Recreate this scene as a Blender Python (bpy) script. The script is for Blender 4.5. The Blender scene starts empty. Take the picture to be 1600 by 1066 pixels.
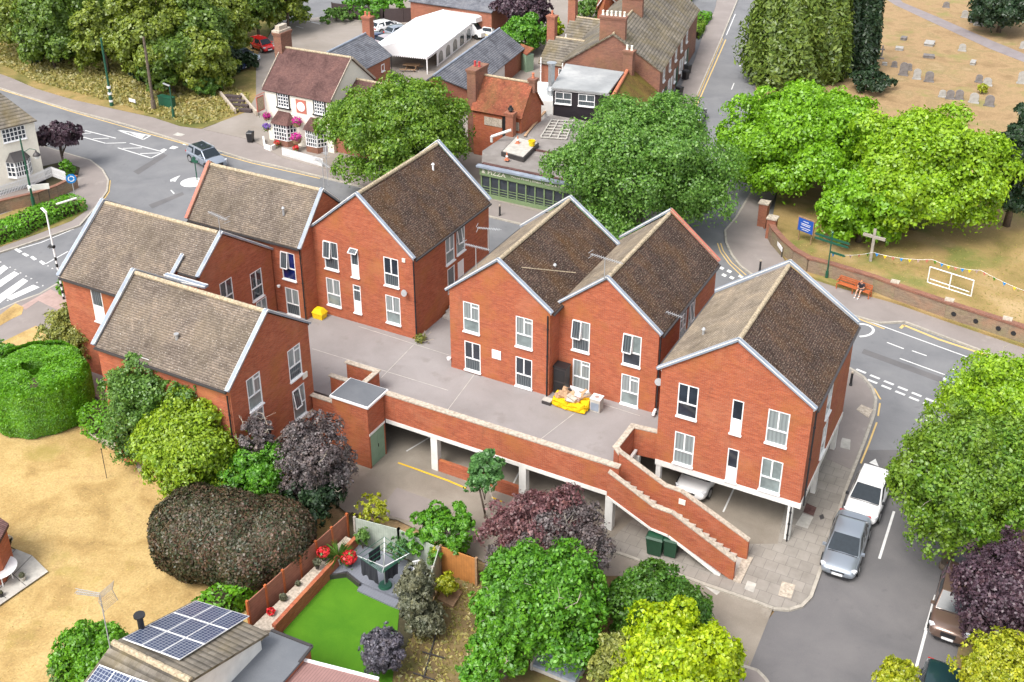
import bpy, bmesh, math, random
import numpy as np
from mathutils import Vector, Matrix
from mathutils.geometry import tessellate_polygon
sc = bpy.context.scene
COL = sc.collection
R = math.radians
# ---------------------------------------------------------------- camera
F_PX, PITCH, YAW, CX, CY, H = 1767.7, 0.45517, 0.4881, 800.0, 365.1, 40.0
cam_d = bpy.data.cameras.new("camera"); cam = bpy.data.objects.new("camera", cam_d); COL.objects.link(cam)
cam.location = (0, 0, H); cam.rotation_euler = (math.pi/2-PITCH, 0, YAW)
cam_d.sensor_width = 36; cam_d.lens = F_PX/1600*36; cam_d.shift_y = -(533-CY)/1600
cam_d.clip_end = 2000; cam_d.clip_start = 0.5
sc.camera = cam
# ---------------------------------------------------------------- sky, sun, exposure
SUN_EL, SUN_AZ = 56.0, 192.0        # azimuth clockwise from +Y
w = bpy.data.worlds.new("World"); sc.world = w; w.use_nodes = True
nt = w.node_tree; nt.nodes.clear()
sky = nt.nodes.new('ShaderNodeTexSky'); sky.sky_type = 'NISHITA'; sky.sun_disc = False
sky.sun_elevation = R(SUN_EL); sky.sun_rotation = R(SUN_AZ); sky.air_density = 1.0; sky.dust_density = 4.0; sky.ozone_density = 0.6
hsv = nt.nodes.new('ShaderNodeHueSaturation'); hsv.inputs['Saturation'].default_value = 0.35
bg = nt.nodes.new('ShaderNodeBackground'); bg.inputs[1].default_value = 0.15
wo = nt.nodes.new('ShaderNodeOutputWorld')
nt.links.new(sky.outputs[0], hsv.inputs['Color']); nt.links.new(hsv.outputs[0], bg.inputs[0]); nt.links.new(bg.outputs[0], wo.inputs[0])
sd = bpy.data.lights.new("sun", 'SUN'); sd.energy = 1.15; sd.angle = R(22); sd.color = (1, .96, .9)
so = bpy.data.objects.new("sun", sd); COL.objects.link(so)
sv = Vector((math.sin(R(SUN_AZ))*math.cos(R(SUN_EL)), math.cos(R(SUN_AZ))*math.cos(R(SUN_EL)), math.sin(R(SUN_EL))))
so.rotation_euler = sv.to_track_quat('Z', 'Y').to_euler()
sc.view_settings.view_transform = 'Standard'; sc.view_settings.look = 'None'
sc.view_settings.exposure = 1.1; sc.view_settings.gamma = 1; sc.view_settings.use_curve_mapping = False
sc.cycles.max_bounces = 6; sc.cycles.transparent_max_bounces = 4; sc.cycles.transmission_bounces = 2
# ---------------------------------------------------------------- survey: a sight line through a spot of the photo meets a known plane
_f = (math.sin(YAW), math.cos(YAW)); _x = (math.cos(YAW), -math.sin(YAW))
def ray(x, y):
    a, b = (x-CX)/F_PX, -(y-CY)/F_PX
    cp, sp = math.cos(PITCH), math.sin(PITCH)
    wx, wy, wz = a, b*sp+cp, b*cp-sp
    return Vector((wx*_x[0]+wy*_x[1], wx*_f[0]+wy*_f[1], wz))
def g(x, y, z=0.0):
    d = ray(x, y); t = (z-H)/d.z
    return Vector((d.x*t, d.y*t, z))
def onX(x, y, X0):
    d = ray(x, y); t = X0/d.x; return Vector((X0, d.y*t, H+d.z*t))
def onY(x, y, Y0):
    d = ray(x, y); t = Y0/d.y; return Vector((d.x*t, Y0, H+d.z*t))
def proj(p):
    a = p[0]*_x[0]+p[1]*_f[0]; b = p[0]*_x[1]+p[1]*_f[1]; c = p[2]-H
    cp, sp = math.cos(PITCH), math.sin(PITCH)
    d = b*cp-c*sp; u = b*sp+c*cp
    return CX+F_PX*a/d, CY-F_PX*u/d
def zat(y, X, Y):
    lo, hi = -20, 39
    for _ in range(40):
        m = (lo+hi)/2
        if proj((X, Y, m))[1] > y: lo = m
        else: hi = m
    return m
def mpp(p):   # metres per photo dot at a point
    a = p[0]*_x[1]+p[1]*_f[1]
    return (a*math.cos(PITCH)-(p[2]-H)*math.sin(PITCH))/F_PX
# ---------------------------------------------------------------- objects
def tag(o, label=None, cat=None, group=None, kind=None):
    if label: o['label'] = label
    if cat: o['category'] = cat
    if group: o['group'] = group
    if kind: o['kind'] = kind
    return o
def thing(name, label, cat, loc=(0, 0, 0), rz=0, group=None):
    o = bpy.data.objects.new(name, None); o.empty_display_size = .3; COL.objects.link(o)
    o.location = loc; o.rotation_euler = (0, 0, rz)
    return tag(o, label, cat, group)
def wloc(o):
    v = Vector((0, 0, 0))
    while o is not None:
        v = v+o.location; o = o.parent
    return v
class MB:
    """collects faces; build() links them as ONE mesh object with metric UVs"""
    def __init__(s): s.v = []; s.f = []; s.m = []; s.mi = 0
    def poly(s, pts, m=None):
        b = len(s.v); s.v += [tuple(p) for p in pts]; s.f.append(tuple(range(b, b+len(pts)))); s.m.append(s.mi if m is None else m)
    def quad(s, a, b, c, d, m=None): s.poly((a, b, c, d), m)
    def box(s, a, b, m=None):
        x0, y0, z0 = a; x1, y1, z1 = b
        s.obox((x0, y0, z0), (x1-x0, 0, 0), (0, y1-y0, 0), (0, 0, z1-z0), m)
    def obox(s, o, u, v, w, m=None):
        o, u, v, w = map(Vector, (o, u, v, w))
        if u.cross(v).dot(w) < 0: u, v = v, u
        p = [o, o+u, o+u+v, o+v, o+w, o+u+w, o+u+v+w, o+v+w]
        b = len(s.v); s.v += [tuple(q) for q in p]
        for f in ((3, 2, 1, 0), (4, 5, 6, 7), (0, 1, 5, 4), (1, 2, 6, 5), (2, 3, 7, 6), (3, 0, 4, 7)):
            s.f.append(tuple(b+i for i in f)); s.m.append(s.mi if m is None else m)
    def bar(s, a, b, wd, ht, up=(0, 0, 1), m=None, off=0):
        """a bar from a to b, wd wide across, ht tall along up, lying on the line"""
        a, b = Vector(a), Vector(b); d = b-a; up = Vector(up); side = d.cross(up).normalized(); u2 = side.cross(d).normalized()
        s.obox(a-side*wd/2+u2*off, d, side*wd, u2*ht, m)
    def cyl(s, a, b, r0, r1=None, n=10, caps=True, m=None):
        a, b = Vector(a), Vector(b); r1 = r0 if r1 is None else r1
        d = (b-a).normalized(); t = Vector((1, 0, 0)) if abs(d.x) < .8 else Vector((0, 1, 0))
        u = d.cross(t).normalized(); v = d.cross(u)
        k = len(s.v)
        for c, r in ((a, r0), (b, r1)):
            for i in range(n):
                t = 2*math.pi*i/n; s.v.append(tuple(c+u*math.cos(t)*r+v*math.sin(t)*r))
        mm = s.mi if m is None else m
        for i in range(n):
            j = (i+1) % n; s.f.append((k+i, k+j, k+n+j, k+n+i)); s.m.append(mm)
        if caps:
            s.f.append(tuple(k+i for i in reversed(range(n)))); s.m.append(mm)
            s.f.append(tuple(k+n+i for i in range(n))); s.m.append(mm)
    def tube(s, pts, r, n=8, m=None):
        rs = r if isinstance(r, (list, tuple)) else [r]*len(pts)
        for i in range(len(pts)-1): s.cyl(pts[i], pts[i+1], rs[i], rs[i+1], n, True, m)
    def lathe(s, c, prof, n=16, m=None):
        c = Vector(c); mm = s.mi if m is None else m
        k = len(s.v)
        for r, z in prof:
            for i in range(n):
                t = 2*math.pi*i/n; s.v.append((c.x+math.cos(t)*r, c.y+math.sin(t)*r, c.z+z))
        for j in range(len(prof)-1):
            for i in range(n):
                i2 = (i+1) % n
                s.f.append((k+j*n+i, k+j*n+i2, k+(j+1)*n+i2, k+(j+1)*n+i)); s.m.append(mm)
    def prism(s, pts, z0, z1, m=None):
        """closed column over a plan outline (counter-clockwise or not)"""
        pts = [Vector((p[0], p[1])) for p in pts]
        ar = sum(pts[i].x*pts[(i+1) % len(pts)].y-pts[(i+1) % len(pts)].x*pts[i].y for i in range(len(pts)))
        if ar < 0: pts.reverse()
        mm = s.mi if m is None else m
        k = len(s.v); n = len(pts)
        s.v += [(p.x, p.y, z1) for p in pts]+[(p.x, p.y, z0) for p in pts]
        tr = tessellate_polygon([[Vector((p.x, p.y, 0)) for p in pts]])
        for t in tr:
            a, b, c = [pts[i] for i in t]
            if (b-a).x*(c-a).y-(b-a).y*(c-a).x < 0: t = (t[0], t[2], t[1])
            s.f.append(tuple(k+i for i in t)); s.m.append(mm)
        for i in range(n):
            j = (i+1) % n; s.f.append((k+n+i, k+n+j, k+j, k+i)); s.m.append(mm)
    def build(s, name, mats, parent=None, loc=None, smooth=False, uv=True):
        if not isinstance(mats, (list, tuple)): mats = [mats]
        off = wloc(parent) if parent is not None else Vector(loc or (0, 0, 0))
        me = bpy.data.meshes.new(name)
        V = np.array(s.v, dtype=np.float64).reshape(-1, 3)
        me.from_pydata((V-np.array(off)).tolist(), [], s.f)
        for m in mats: me.materials.append(m)
        me.polygons.foreach_set('material_index', s.m)
        if uv:
            ul = me.uv_layers.new(name='metric'); data = np.zeros(len(me.loops)*2)
            me.update()
            for p in me.polygons:
                n = p.normal
                if abs(n.z) > .995: t = Vector((1, 0, 0))
                else: t = Vector((-n.y, n.x, 0)).normalized()
                bb = n.cross(t)
                for li in p.loop_indices:
                    q = V[me.loops[li].vertex_index]
                    data[li*2] = q[0]*t.x+q[1]*t.y+q[2]*t.z; data[li*2+1] = q[0]*bb.x+q[1]*bb.y+q[2]*bb.z
            ul.data.foreach_set('uv', data)
        if smooth: me.polygons.foreach_set('use_smooth', [True]*len(me.polygons))
        me.update()
        o = bpy.data.objects.new(name, me); COL.objects.link(o)
        if parent is not None: o.parent = parent
        else: o.location = off
        return o
def copy_tree(o, parent=None):
    c = o.copy(); COL.objects.link(c); c.parent = parent
    for ch in list(o.children): copy_tree(ch, c)
    return c
# ---------------------------------------------------------------- materials
def _mat(name):
    m = bpy.data.materials.new(name); m.use_nodes = True; n = m.node_tree; n.nodes.clear()
    o = n.nodes.new('ShaderNodeOutputMaterial'); b = n.nodes.new('ShaderNodeBsdfPrincipled'); n.links.new(b.outputs[0], o.inputs[0])
    return m, n, b
def N(nt, typ, **kw):
    n = nt.nodes.new(typ)
    for k, v in kw.items():
        if k in n.inputs: n.inputs[k].default_value = v
        else: setattr(n, k, v)
    return n
def coords(nt, kind='Object'):
    t = nt.nodes.new('ShaderNodeTexCoord'); return t.outputs[kind]
def ramp(nt, fac, stops):
    r = nt.nodes.new('ShaderNodeValToRGB'); e = r.color_ramp.elements
    while len(e) < len(stops): e.new(.5)
    for i, (p, c) in enumerate(stops): e[i].position = p; e[i].color = (*c, 1)
    nt.links.new(fac, r.inputs[0]); return r.outputs[0]
def mixc(nt, fac, a, b, typ='MIX'):
    m = nt.nodes.new('ShaderNodeMix'); m.data_type = 'RGBA'; m.blend_type = typ
    for s, v in ((m.inputs[0], fac), (m.inputs[6], a), (m.inputs[7], b)):
        if isinstance(v, (int, float)): s.default_value = v
        elif isinstance(v, tuple): s.default_value = (*v, 1)
        else: nt.links.new(v, s)
    return m.outputs[2]
def noise(nt, vec, scale, detail=4, rough=.55, dist=0):
    n = N(nt, 'ShaderNodeTexNoise', Scale=scale, Detail=detail, Roughness=rough, Distortion=dist); nt.links.new(vec, n.inputs['Vector']); return n.outputs['Fac']
def mapping(nt, vec, scale=(1, 1, 1), rot=(0, 0, 0)):
    m = nt.nodes.new('ShaderNodeMapping'); m.inputs['Scale'].default_value = scale; m.inputs['Rotation'].default_value = rot; nt.links.new(vec, m.inputs[0]); return m.outputs[0]
def bump(nt, b, h, strength=.3, dist=.02):
    n = nt.nodes.new('ShaderNodeBump'); n.inputs['Strength'].default_value = strength; n.inputs['Distance'].default_value = dist
    nt.links.new(h, n.inputs['Height']); nt.links.new(n.outputs[0], b.inputs['Normal'])
def plain(name, c, rough=.6, metal=0, var=.12, scale=6, coat=0, spec=.5):
    m, nt, b = _mat(name)
    f = noise(nt, coords(nt), scale, 5)
    lo = tuple(x*(1-var) for x in c); hi = tuple(min(1, x*(1+var)) for x in c)
    nt.links.new(ramp(nt, f, [(.3, lo), (.7, hi)]), b.inputs['Base Color'])
    b.inputs['Roughness'].default_value = rough; b.inputs['Metallic'].default_value = metal; b.inputs['Coat Weight'].default_value = coat
    b.inputs['Specular IOR Level'].default_value = spec
    return m
def brick_mat(name, c1, c2, mortar, stain=.35, pale=.25):
    m, nt, b = _mat(name)
    uv = coords(nt, 'UV')
    br = N(nt, 'ShaderNodeTexBrick', Scale=1.0); nt.links.new(uv, br.inputs['Vector'])
    br.inputs['Color1'].default_value = (*c1, 1); br.inputs['Color2'].default_value = (*c2, 1); br.inputs['Mortar'].default_value = (*mortar, 1)
    br.inputs['Mortar Size'].default_value = .008; br.inputs['Mortar Smooth'].default_value = .3; br.inputs['Brick Width'].default_value = .225; br.inputs['Row Height'].default_value = .075; br.inputs['Bias'].default_value = -.1
    n1 = noise(nt, mapping(nt, uv, (1.2, 6, 1)), 1.2, 6, .7)
    c = mixc(nt, ramp(nt, n1, [(.42, (0, 0, 0)), (.75, (stain,)*3)]), br.outputs[0], tuple(x*.45 for x in c1))
    n2 = noise(nt, uv, .45, 5, .6)
    c = mixc(nt, ramp(nt, n2, [(.5, (0, 0, 0)), (.75, (stain,)*3)]), c, (c1[0]*.8, c1[1]*1.25, c1[2]*.8))
    n3 = noise(nt, mapping(nt, uv, (4.5, 13, 1)), 1.0, 3, .8)
    c = mixc(nt, ramp(nt, n3, [(.67, (0, 0, 0)), (.75, (pale,)*3)]), c, (.62, .42, .3))
    n4 = noise(nt, mapping(nt, uv, (1.1, .28, 1)), 1.6, 6, .75)
    c = mixc(nt, ramp(nt, n4, [(.56, (0, 0, 0)), (.72, (.38,)*3)]), c, (.10, .055, .035))
    n6 = noise(nt, mapping(nt, uv, (.35, .5, 1)), 1.0, 7, .72, .6)
    c = mixc(nt, ramp(nt, n6, [(.5, (0, 0, 0)), (.66, (.26,)*3)]), c, (.50, .22, .12))
    n5 = noise(nt, uv, 22, 2, .9)
    c = mixc(nt, .5, c, ramp(nt, n5, [(.25, (.45,)*3), (.6, (1.15, 1.1, 1.1))]), 'MULTIPLY')
    nt.links.new(c, b.inputs['Base Color']); b.inputs['Roughness'].default_value = .85
    bump(nt, b, br.outputs['Fac'], -.25, .01)
    return m
def tile_mat(name, cols, spots, spotc, moss=None, w=.165, h=.105, mossw=.5):
    m, nt, b = _mat(name)
    uv = coords(nt, 'UV')
    br = N(nt, 'ShaderNodeTexBrick', Scale=1.0); nt.links.new(uv, br.inputs['Vector'])
    br.inputs['Color1'].default_value = (*cols[0], 1); br.inputs['Color2'].default_value = (*cols[1], 1); br.inputs['Mortar'].default_value = (*[x*.3 for x in cols[0]], 1)
    br.inputs['Mortar Size'].default_value = .006; br.inputs['Mortar Smooth'].default_value = .4; br.inputs['Brick Width'].default_value = w; br.inputs['Row Height'].default_value = h; br.inputs['Bias'].default_value = 0
    n1 = noise(nt, mapping(nt, uv, (1, 1, 1)), 5, 6, .75)
    c = mixc(nt, ramp(nt, n1, [(.35, (0, 0, 0)), (.7, (.75,)*3)]), br.outputs[0], cols[2])
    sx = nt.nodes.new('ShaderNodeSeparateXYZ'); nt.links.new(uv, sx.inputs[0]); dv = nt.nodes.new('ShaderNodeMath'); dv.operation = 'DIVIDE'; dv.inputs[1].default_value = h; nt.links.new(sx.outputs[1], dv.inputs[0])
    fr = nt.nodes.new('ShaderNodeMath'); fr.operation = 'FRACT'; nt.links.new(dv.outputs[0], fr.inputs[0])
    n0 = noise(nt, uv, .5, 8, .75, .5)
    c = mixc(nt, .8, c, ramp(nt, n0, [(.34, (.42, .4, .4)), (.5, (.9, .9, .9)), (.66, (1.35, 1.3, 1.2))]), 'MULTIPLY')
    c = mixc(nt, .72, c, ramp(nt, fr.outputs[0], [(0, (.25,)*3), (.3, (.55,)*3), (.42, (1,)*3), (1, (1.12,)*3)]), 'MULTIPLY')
    if moss:
        n2 = noise(nt, mapping(nt, uv, (1, .6, 1)), .55, 6, .65)
        c = mixc(nt, ramp(nt, n2, [(.45, (0, 0, 0)), (.68, (mossw,)*3)]), c, moss)
    n3 = noise(nt, mapping(nt, uv, (1, 1.6, 1)), 9.5, 2, .7)
    c = mixc(nt, ramp(nt, n3, [(1-spots, (0, 0, 0)), (1-spots+.06, (.75,)*3)]), c, spotc)
    nt.links.new(c, b.inputs['Base Color']); b.inputs['Roughness'].default_value = .9; b.inputs['Specular IOR Level'].default_value = .2
    ad = nt.nodes.new('ShaderNodeMath'); ad.operation = 'ADD'; nt.links.new(br.outputs['Fac'], ad.inputs[0])
    ml = nt.nodes.new('ShaderNodeMath'); ml.operation = 'MULTIPLY'; ml.inputs[1].default_value = -.8; nt.links.new(n1, ml.inputs[0]); nt.links.new(ml.outputs[0], ad.inputs[1])
    bump(nt, b, ad.outputs[0], -.7, .02)
    return m
def ground_mat(name, stops, scale=.4, fine=12, finew=.35, rough=.95, b_=.3, stretch=(1, 1, 1), patch=None):
    m, nt, b = _mat(name)
    p = mapping(nt, coords(nt), stretch)
    f = noise(nt, p, scale, 8, .62, .4)
    c = ramp(nt, f, stops)
    f2 = noise(nt, p, fine, 4, .7)
    c = mixc(nt, finew, c, ramp(nt, f2, [(.3, (.35,)*3), (.7, (1.0,)*3)]), 'MULTIPLY')
    if patch:
        f3 = noise(nt, p, patch[0], 5, .6)
        c = mixc(nt, ramp(nt, f3, [(patch[1], (0, 0, 0)), (patch[1]+.12, (patch[3],)*3)]), c, patch[2])
    nt.links.new(c, b.inputs['Base Color']); b.inputs['Roughness'].default_value = rough; b.inputs['Specular IOR Level'].default_value = .25
    bump(nt, b, f2, b_, .03)
    return m
def slab_mat(name, c, w=.9, h=.6, off=.5, mort=.55, var=.25):
    m, nt, b = _mat(name)
    uv = mapping(nt, coords(nt), (1, 1, 1))
    br = N(nt, 'ShaderNodeTexBrick', Scale=1.0); nt.links.new(uv, br.inputs['Vector']); br.offset = off
    br.inputs['Color1'].default_value = (*[x*(1+var) for x in c], 1); br.inputs['Color2'].default_value = (*[x*(1-var) for x in c], 1); br.inputs['Mortar'].default_value = (*[x*mort for x in c], 1)
    br.inputs['Mortar Size'].default_value = .012; br.inputs['Brick Width'].default_value = w; br.inputs['Row Height'].default_value = h
    n1 = noise(nt, coords(nt), 1.3, 7, .7)
    cc = mixc(nt, .6, br.outputs[0], ramp(nt, n1, [(.3, (.55, .53, .5)), (.7, (1, 1, 1))]), 'MULTIPLY')
    nt.links.new(cc, b.inputs['Base Color']); b.inputs['Roughness'].default_value = .9
    return m
def stripe_mat(name, c, dark, period, axis=0, duty=.12, rough=.6, nz=.3):
    """ribs or boards: repeating dark joints along one metric direction"""
    m, nt, b = _mat(name)
    s = nt.nodes.new('ShaderNodeSeparateXYZ'); nt.links.new(coords(nt, 'UV'), s.inputs[0])
    d = nt.nodes.new('ShaderNodeMath'); d.operation = 'DIVIDE'; d.inputs[1].default_value = period; nt.links.new(s.outputs[axis], d.inputs[0])
    fr = nt.nodes.new('ShaderNodeMath'); fr.operation = 'FRACT'; nt.links.new(d.outputs[0], fr.inputs[0])
    f = noise(nt, coords(nt, 'UV'), 3, 5, .6)
    base = mixc(nt, nz, c, ramp(nt, f, [(.3, (.4,)*3), (.7, (1.3,)*3)]), 'MULTIPLY')
    cc = mixc(nt, ramp(nt, fr.outputs[0], [(0, (1, 1, 1)), (duty, (0, 0, 0))]), base, dark)
    nt.links.new(cc, b.inputs['Base Color']); b.inputs['Roughness'].default_value = rough
    return m
def leaf_mat(name, c1, c2, trans=.35, hue=None):
    m = bpy.data.materials.new(name); m.use_nodes = True; nt = m.node_tree; nt.nodes.clear()
    o = nt.nodes.new('ShaderNodeOutputMaterial')
    ge = nt.nodes.new('ShaderNodeNewGeometry')
    c = ramp(nt, ge.outputs['Random Per Island'], [(0, c1), (1, c2)])
    f = noise(nt, coords(nt), .55, 4, .6)
    c = mixc(nt, ramp(nt, f, [(.35, (0, 0, 0)), (.7, (.6,)*3)]), c, hue or tuple(x*.6 for x in c1))
    f2 = noise(nt, coords(nt), 2.4, 5, .7)
    c = mixc(nt, .8, c, ramp(nt, f2, [(.36, (.52, .56, .5)), (.5, (1, 1, 1)), (.66, (1.4, 1.28, 1.0))]), 'MULTIPLY')
    d = nt.nodes.new('ShaderNodeBsdfDiffuse'); t = nt.nodes.new('ShaderNodeBsdfTranslucent'); gl = N(nt, 'ShaderNodeBsdfGlossy', Roughness=.45)
    gl.inputs[0].default_value = (1, 1, 1, 1)
    mx = nt.nodes.new('ShaderNodeMixShader'); mx.inputs[0].default_value = trans*.95
    m2 = nt.nodes.new('ShaderNodeMixShader'); m2.inputs[0].default_value = .035
    nt.links.new(c, d.inputs[0]); nt.links.new(c, t.inputs[0]); nt.links.new(d.outputs[0], mx.inputs[1]); nt.links.new(t.outputs[0], mx.inputs[2])
    nt.links.new(mx.outputs[0], m2.inputs[1]); nt.links.new(gl.outputs[0], m2.inputs[2]); nt.links.new(m2.outputs[0], o.inputs[0])
    return m
def pane_mat(name, c, rough=.06, folds=0, c2=None, blinds=0):
    m, nt, b = _mat(name)
    if folds or blinds:
        uv = coords(nt, 'UV')
        wv = N(nt, 'ShaderNodeTexWave', Scale=folds or blinds, Distortion=2.0 if folds else 0, Detail=2.0 if folds else 0.0); wv.bands_direction = 'X' if folds else 'Y'
        nt.links.new(uv, wv.inputs['Vector'])
        cc = ramp(nt, wv.outputs['Fac'], [(.25, c2 or tuple(x*.5 for x in c)), (.6, c)])
    else:
        cc = ramp(nt, noise(nt, coords(nt, 'UV'), 1.3, 4), [(.35, tuple(x*.6 for x in c)), (.65, c)])
    nt.links.new(cc, b.inputs['Base Color']); b.inputs['Roughness'].default_value = rough; b.inputs['Coat Weight'].default_value = .6; b.inputs['Coat Roughness'].default_value = .03
    return m
M = {}
M['brick'] = brick_mat('red brick', (.475, .112, .043), (.325, .066, .026), (.35, .2, .135), stain=.8, pale=.6)
M['brick_old'] = brick_mat('old brown brick', (.25, .10, .065), (.16, .065, .045), (.26, .18, .13), .5)
M['brick_pink'] = brick_mat('pink brick', (.36, .12, .07), (.26, .085, .05), (.3, .18, .12), .4)
M['brick_flint'] = brick_mat('stone and brick', (.28, .20, .13), (.19, .13, .09), (.3, .26, .2), .6)
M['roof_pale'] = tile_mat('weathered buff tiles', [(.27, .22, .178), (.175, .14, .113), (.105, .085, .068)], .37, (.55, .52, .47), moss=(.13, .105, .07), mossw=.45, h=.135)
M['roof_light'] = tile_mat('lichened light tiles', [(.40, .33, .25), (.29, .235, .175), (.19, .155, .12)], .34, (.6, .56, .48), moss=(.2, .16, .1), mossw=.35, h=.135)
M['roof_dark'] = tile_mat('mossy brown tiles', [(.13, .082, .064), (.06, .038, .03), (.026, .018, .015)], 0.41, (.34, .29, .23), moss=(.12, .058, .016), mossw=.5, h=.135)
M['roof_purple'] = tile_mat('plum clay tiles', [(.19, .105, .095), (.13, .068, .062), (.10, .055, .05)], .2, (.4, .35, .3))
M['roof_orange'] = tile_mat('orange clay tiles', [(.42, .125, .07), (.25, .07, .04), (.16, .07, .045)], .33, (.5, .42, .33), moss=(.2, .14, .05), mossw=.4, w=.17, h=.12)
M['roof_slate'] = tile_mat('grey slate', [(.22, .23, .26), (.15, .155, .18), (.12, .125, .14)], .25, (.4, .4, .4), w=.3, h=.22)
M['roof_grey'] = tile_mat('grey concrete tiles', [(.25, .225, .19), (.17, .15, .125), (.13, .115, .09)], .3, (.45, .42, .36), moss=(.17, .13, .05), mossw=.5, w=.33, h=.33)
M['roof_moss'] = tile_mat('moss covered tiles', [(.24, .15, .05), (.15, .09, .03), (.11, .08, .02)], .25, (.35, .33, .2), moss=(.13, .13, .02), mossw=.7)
M['ridge'] = plain('lichen ridge tiles', (.38, .31, .21), .9, var=.45, scale=9)
M['lead'] = plain('blue grey verge metal', (.25, .29, .35), .4, var=.2, scale=1.5)
M['red_coping'] = plain('red coping', (.46, .15, .105), .7)
M['white'] = plain('white upvc', (.8, .8, .8), .35, var=.03)
M['white_paint'] = plain('white painted concrete', (.72, .71, .68), .6, var=.1, scale=2)
M['black'] = plain('black plastic', (.02, .02, .022), .4)
M['dark'] = plain('dark interior', (.03, .03, .03), .9)
M['gutter'] = plain('dark gutter', (.045, .04, .04), .5)
M['stone'] = plain('pale coping stone', (.42, .36, .29), .9, var=.35, scale=7)
M['concrete'] = plain('grey concrete', (.42, .4, .36), .9, var=.2, scale=3)
M['deckgrey'] = ground_mat('warm grey deck asphalt', [(.3, (.245, .226, .22)), (.7, (.315, .293, .287))], .3, 30, .2, b_=.06, patch=(.9, .58, (.2, .18, .17), .5))
M['asphalt'] = ground_mat('asphalt', [(.3, (.155, .158, .166)), (.48, (.19, .192, .2)), (.7, (.225, .226, .23))], .3, 26, .3, b_=.08, patch=(1.3, .6, (.13, .13, .137), .55))
M['asphalt2'] = ground_mat('side road asphalt', [(.3, (.125, .122, .126)), (.7, (.18, .172, .172))], .3, 26, .3, b_=.08, patch=(1.2, .62, (.1, .096, .1), .5))
M['pavement'] = ground_mat('pinkish pavement asphalt', [(.3, (.235, .205, .19)), (.7, (.29, .255, .238))], .4, 30, .2, b_=.05, patch=(.9, .62, (.33, .3, .27), .5))
M['slabs'] = slab_mat('paving slabs', (.29, .265, .235), .62, .75, .5, .62, .09)
M['carpark'] = ground_mat('car park concrete', [(.3, (.21, .18, .145)), (.7, (.31, .275, .23))], .35, 20, .25, b_=.05, patch=(.5, .58, (.36, .325, .28), .6))
M['kerb'] = plain('kerb stone', (.36, .33, .28), .9, var=.2, scale=4)
M['straw'] = ground_mat('parched lawn', [(.28, (.3, .2, .08)), (.42, (.44, .295, .115)), (.58, (.56, .40, .17)), (.75, (.42, .27, .12))], .45, 9, .55, patch=(.3, .58, (.27, .22, .055), .65))
M['churchgrass'] = ground_mat('churchyard grass', [(.3, (.2, .16, .05)), (.5, (.35, .245, .1)), (.7, (.46, .33, .17))], .2, 10, .4, patch=(.22, .52, (.13, .16, .035), .75))
M['churchfar'] = ground_mat('dry churchyard grass', [(.3, (.27, .18, .09)), (.5, (.39, .265, .14)), (.6, (.31, .225, .11)), (.75, (.46, .33, .19))], .35, 7, .55, patch=(.25, .56, (.19, .2, .06), .6))
M['bank'] = ground_mat('rough bank grass', [(.3, (.1, .11, .025)), (.5, (.24, .2, .065)), (.7, (.42, .28, .12))], .22, 5, .5, b_=.6, patch=(.3, .56, (.08, .1, .02), .6))
M['earth'] = ground_mat('garden earth and moss', [(.3, (.12, .085, .045)), (.5, (.2, .145, .065)), (.7, (.26, .2, .09))], .4, 9, .5, patch=(.5, .57, (.12, .14, .03), .6))
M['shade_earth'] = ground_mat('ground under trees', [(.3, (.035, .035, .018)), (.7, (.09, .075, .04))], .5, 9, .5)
M['turf'] = ground_mat('artificial turf', [(.3, (.06, .19, .008)), (.7, (.095, .25, .012))], .6, 45, .5, b_=.4)
M['pubyard'] = ground_mat('pub car park', [(.3, (.24, .21, .18)), (.7, (.32, .285, .255))], .2, 25, .2, patch=(.3, .6, (.22, .17, .13), .5))
M['tactile'] = slab_mat('pink tactile paving', (.42, .3, .27), .4, .4, 0, .8, .06)
M['path'] = ground_mat('churchyard path', [(.3, (.22, .19, .19)), (.7, (.28, .25, .25))], .5, 20, .2)
M['flatroof'] = ground_mat('mineral felt roof', [(.3, (.2, .18, .165)), (.7, (.3, .275, .26))], .5, 20, .3, patch=(.6, .58, (.45, .42, .39), .5))
M['greyfelt'] = ground_mat('silver grey felt', [(.3, (.25, .26, .265)), (.7, (.38, .39, .39))], .35, 20, .2, patch=(.3, .57, (.46, .46, .45), .5))
M['darkfelt'] = ground_mat('dark grey felt', [(.3, (.12, .13, .145)), (.7, (.17, .18, .195))], .35, 20, .15)
M['mark'] = ground_mat('white road paint', [(.3, (.6, .6, .58)), (.7, (.75, .75, .74))], 3, 25, .25, patch=(6, .62, (.35, .35, .35), .6))
M['yellow'] = ground_mat('yellow road paint', [(.3, (.6, .42, .16)), (.7, (.68, .48, .2))], 3, 25, .2, patch=(5, .6, (.4, .33, .22), .5))
M['yellow2'] = ground_mat('bright yellow paint', [(.3, (.65, .4, .02)), (.7, (.75, .5, .05))], 3, 25, .2)
M['glass_dark'] = pane_mat('dark glass', (.035, .045, .06))
M['glass_blue'] = pane_mat('blue blind glass', (.01, .02, .14))
M['glass_net'] = pane_mat('net curtain glass', (.26, .29, .29), folds=1.6, c2=(.2, .225, .23))
M['glass_pale'] = pane_mat('frosted glass', (.24, .29, .29), rough=.2)
M['glass_mid'] = pane_mat('grey glass', (.1, .12, .13), folds=2, c2=(.05, .06, .07))
M['glass_car'] = plain('car glass', (.022, .03, .038), .2, spec=.3)
M['door_white'] = M['white']
M['green_door'] = stripe_mat('sage green doors', (.24, .36, .25), (.14, .22, .15), .12, 0, .1, .6, .2)
M['cream'] = plain('cream render', (.78, .74, .64), .8, var=.05)
M['shopgreen'] = plain('shop front green', (.17, .24, .12), .5, var=.1)
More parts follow.
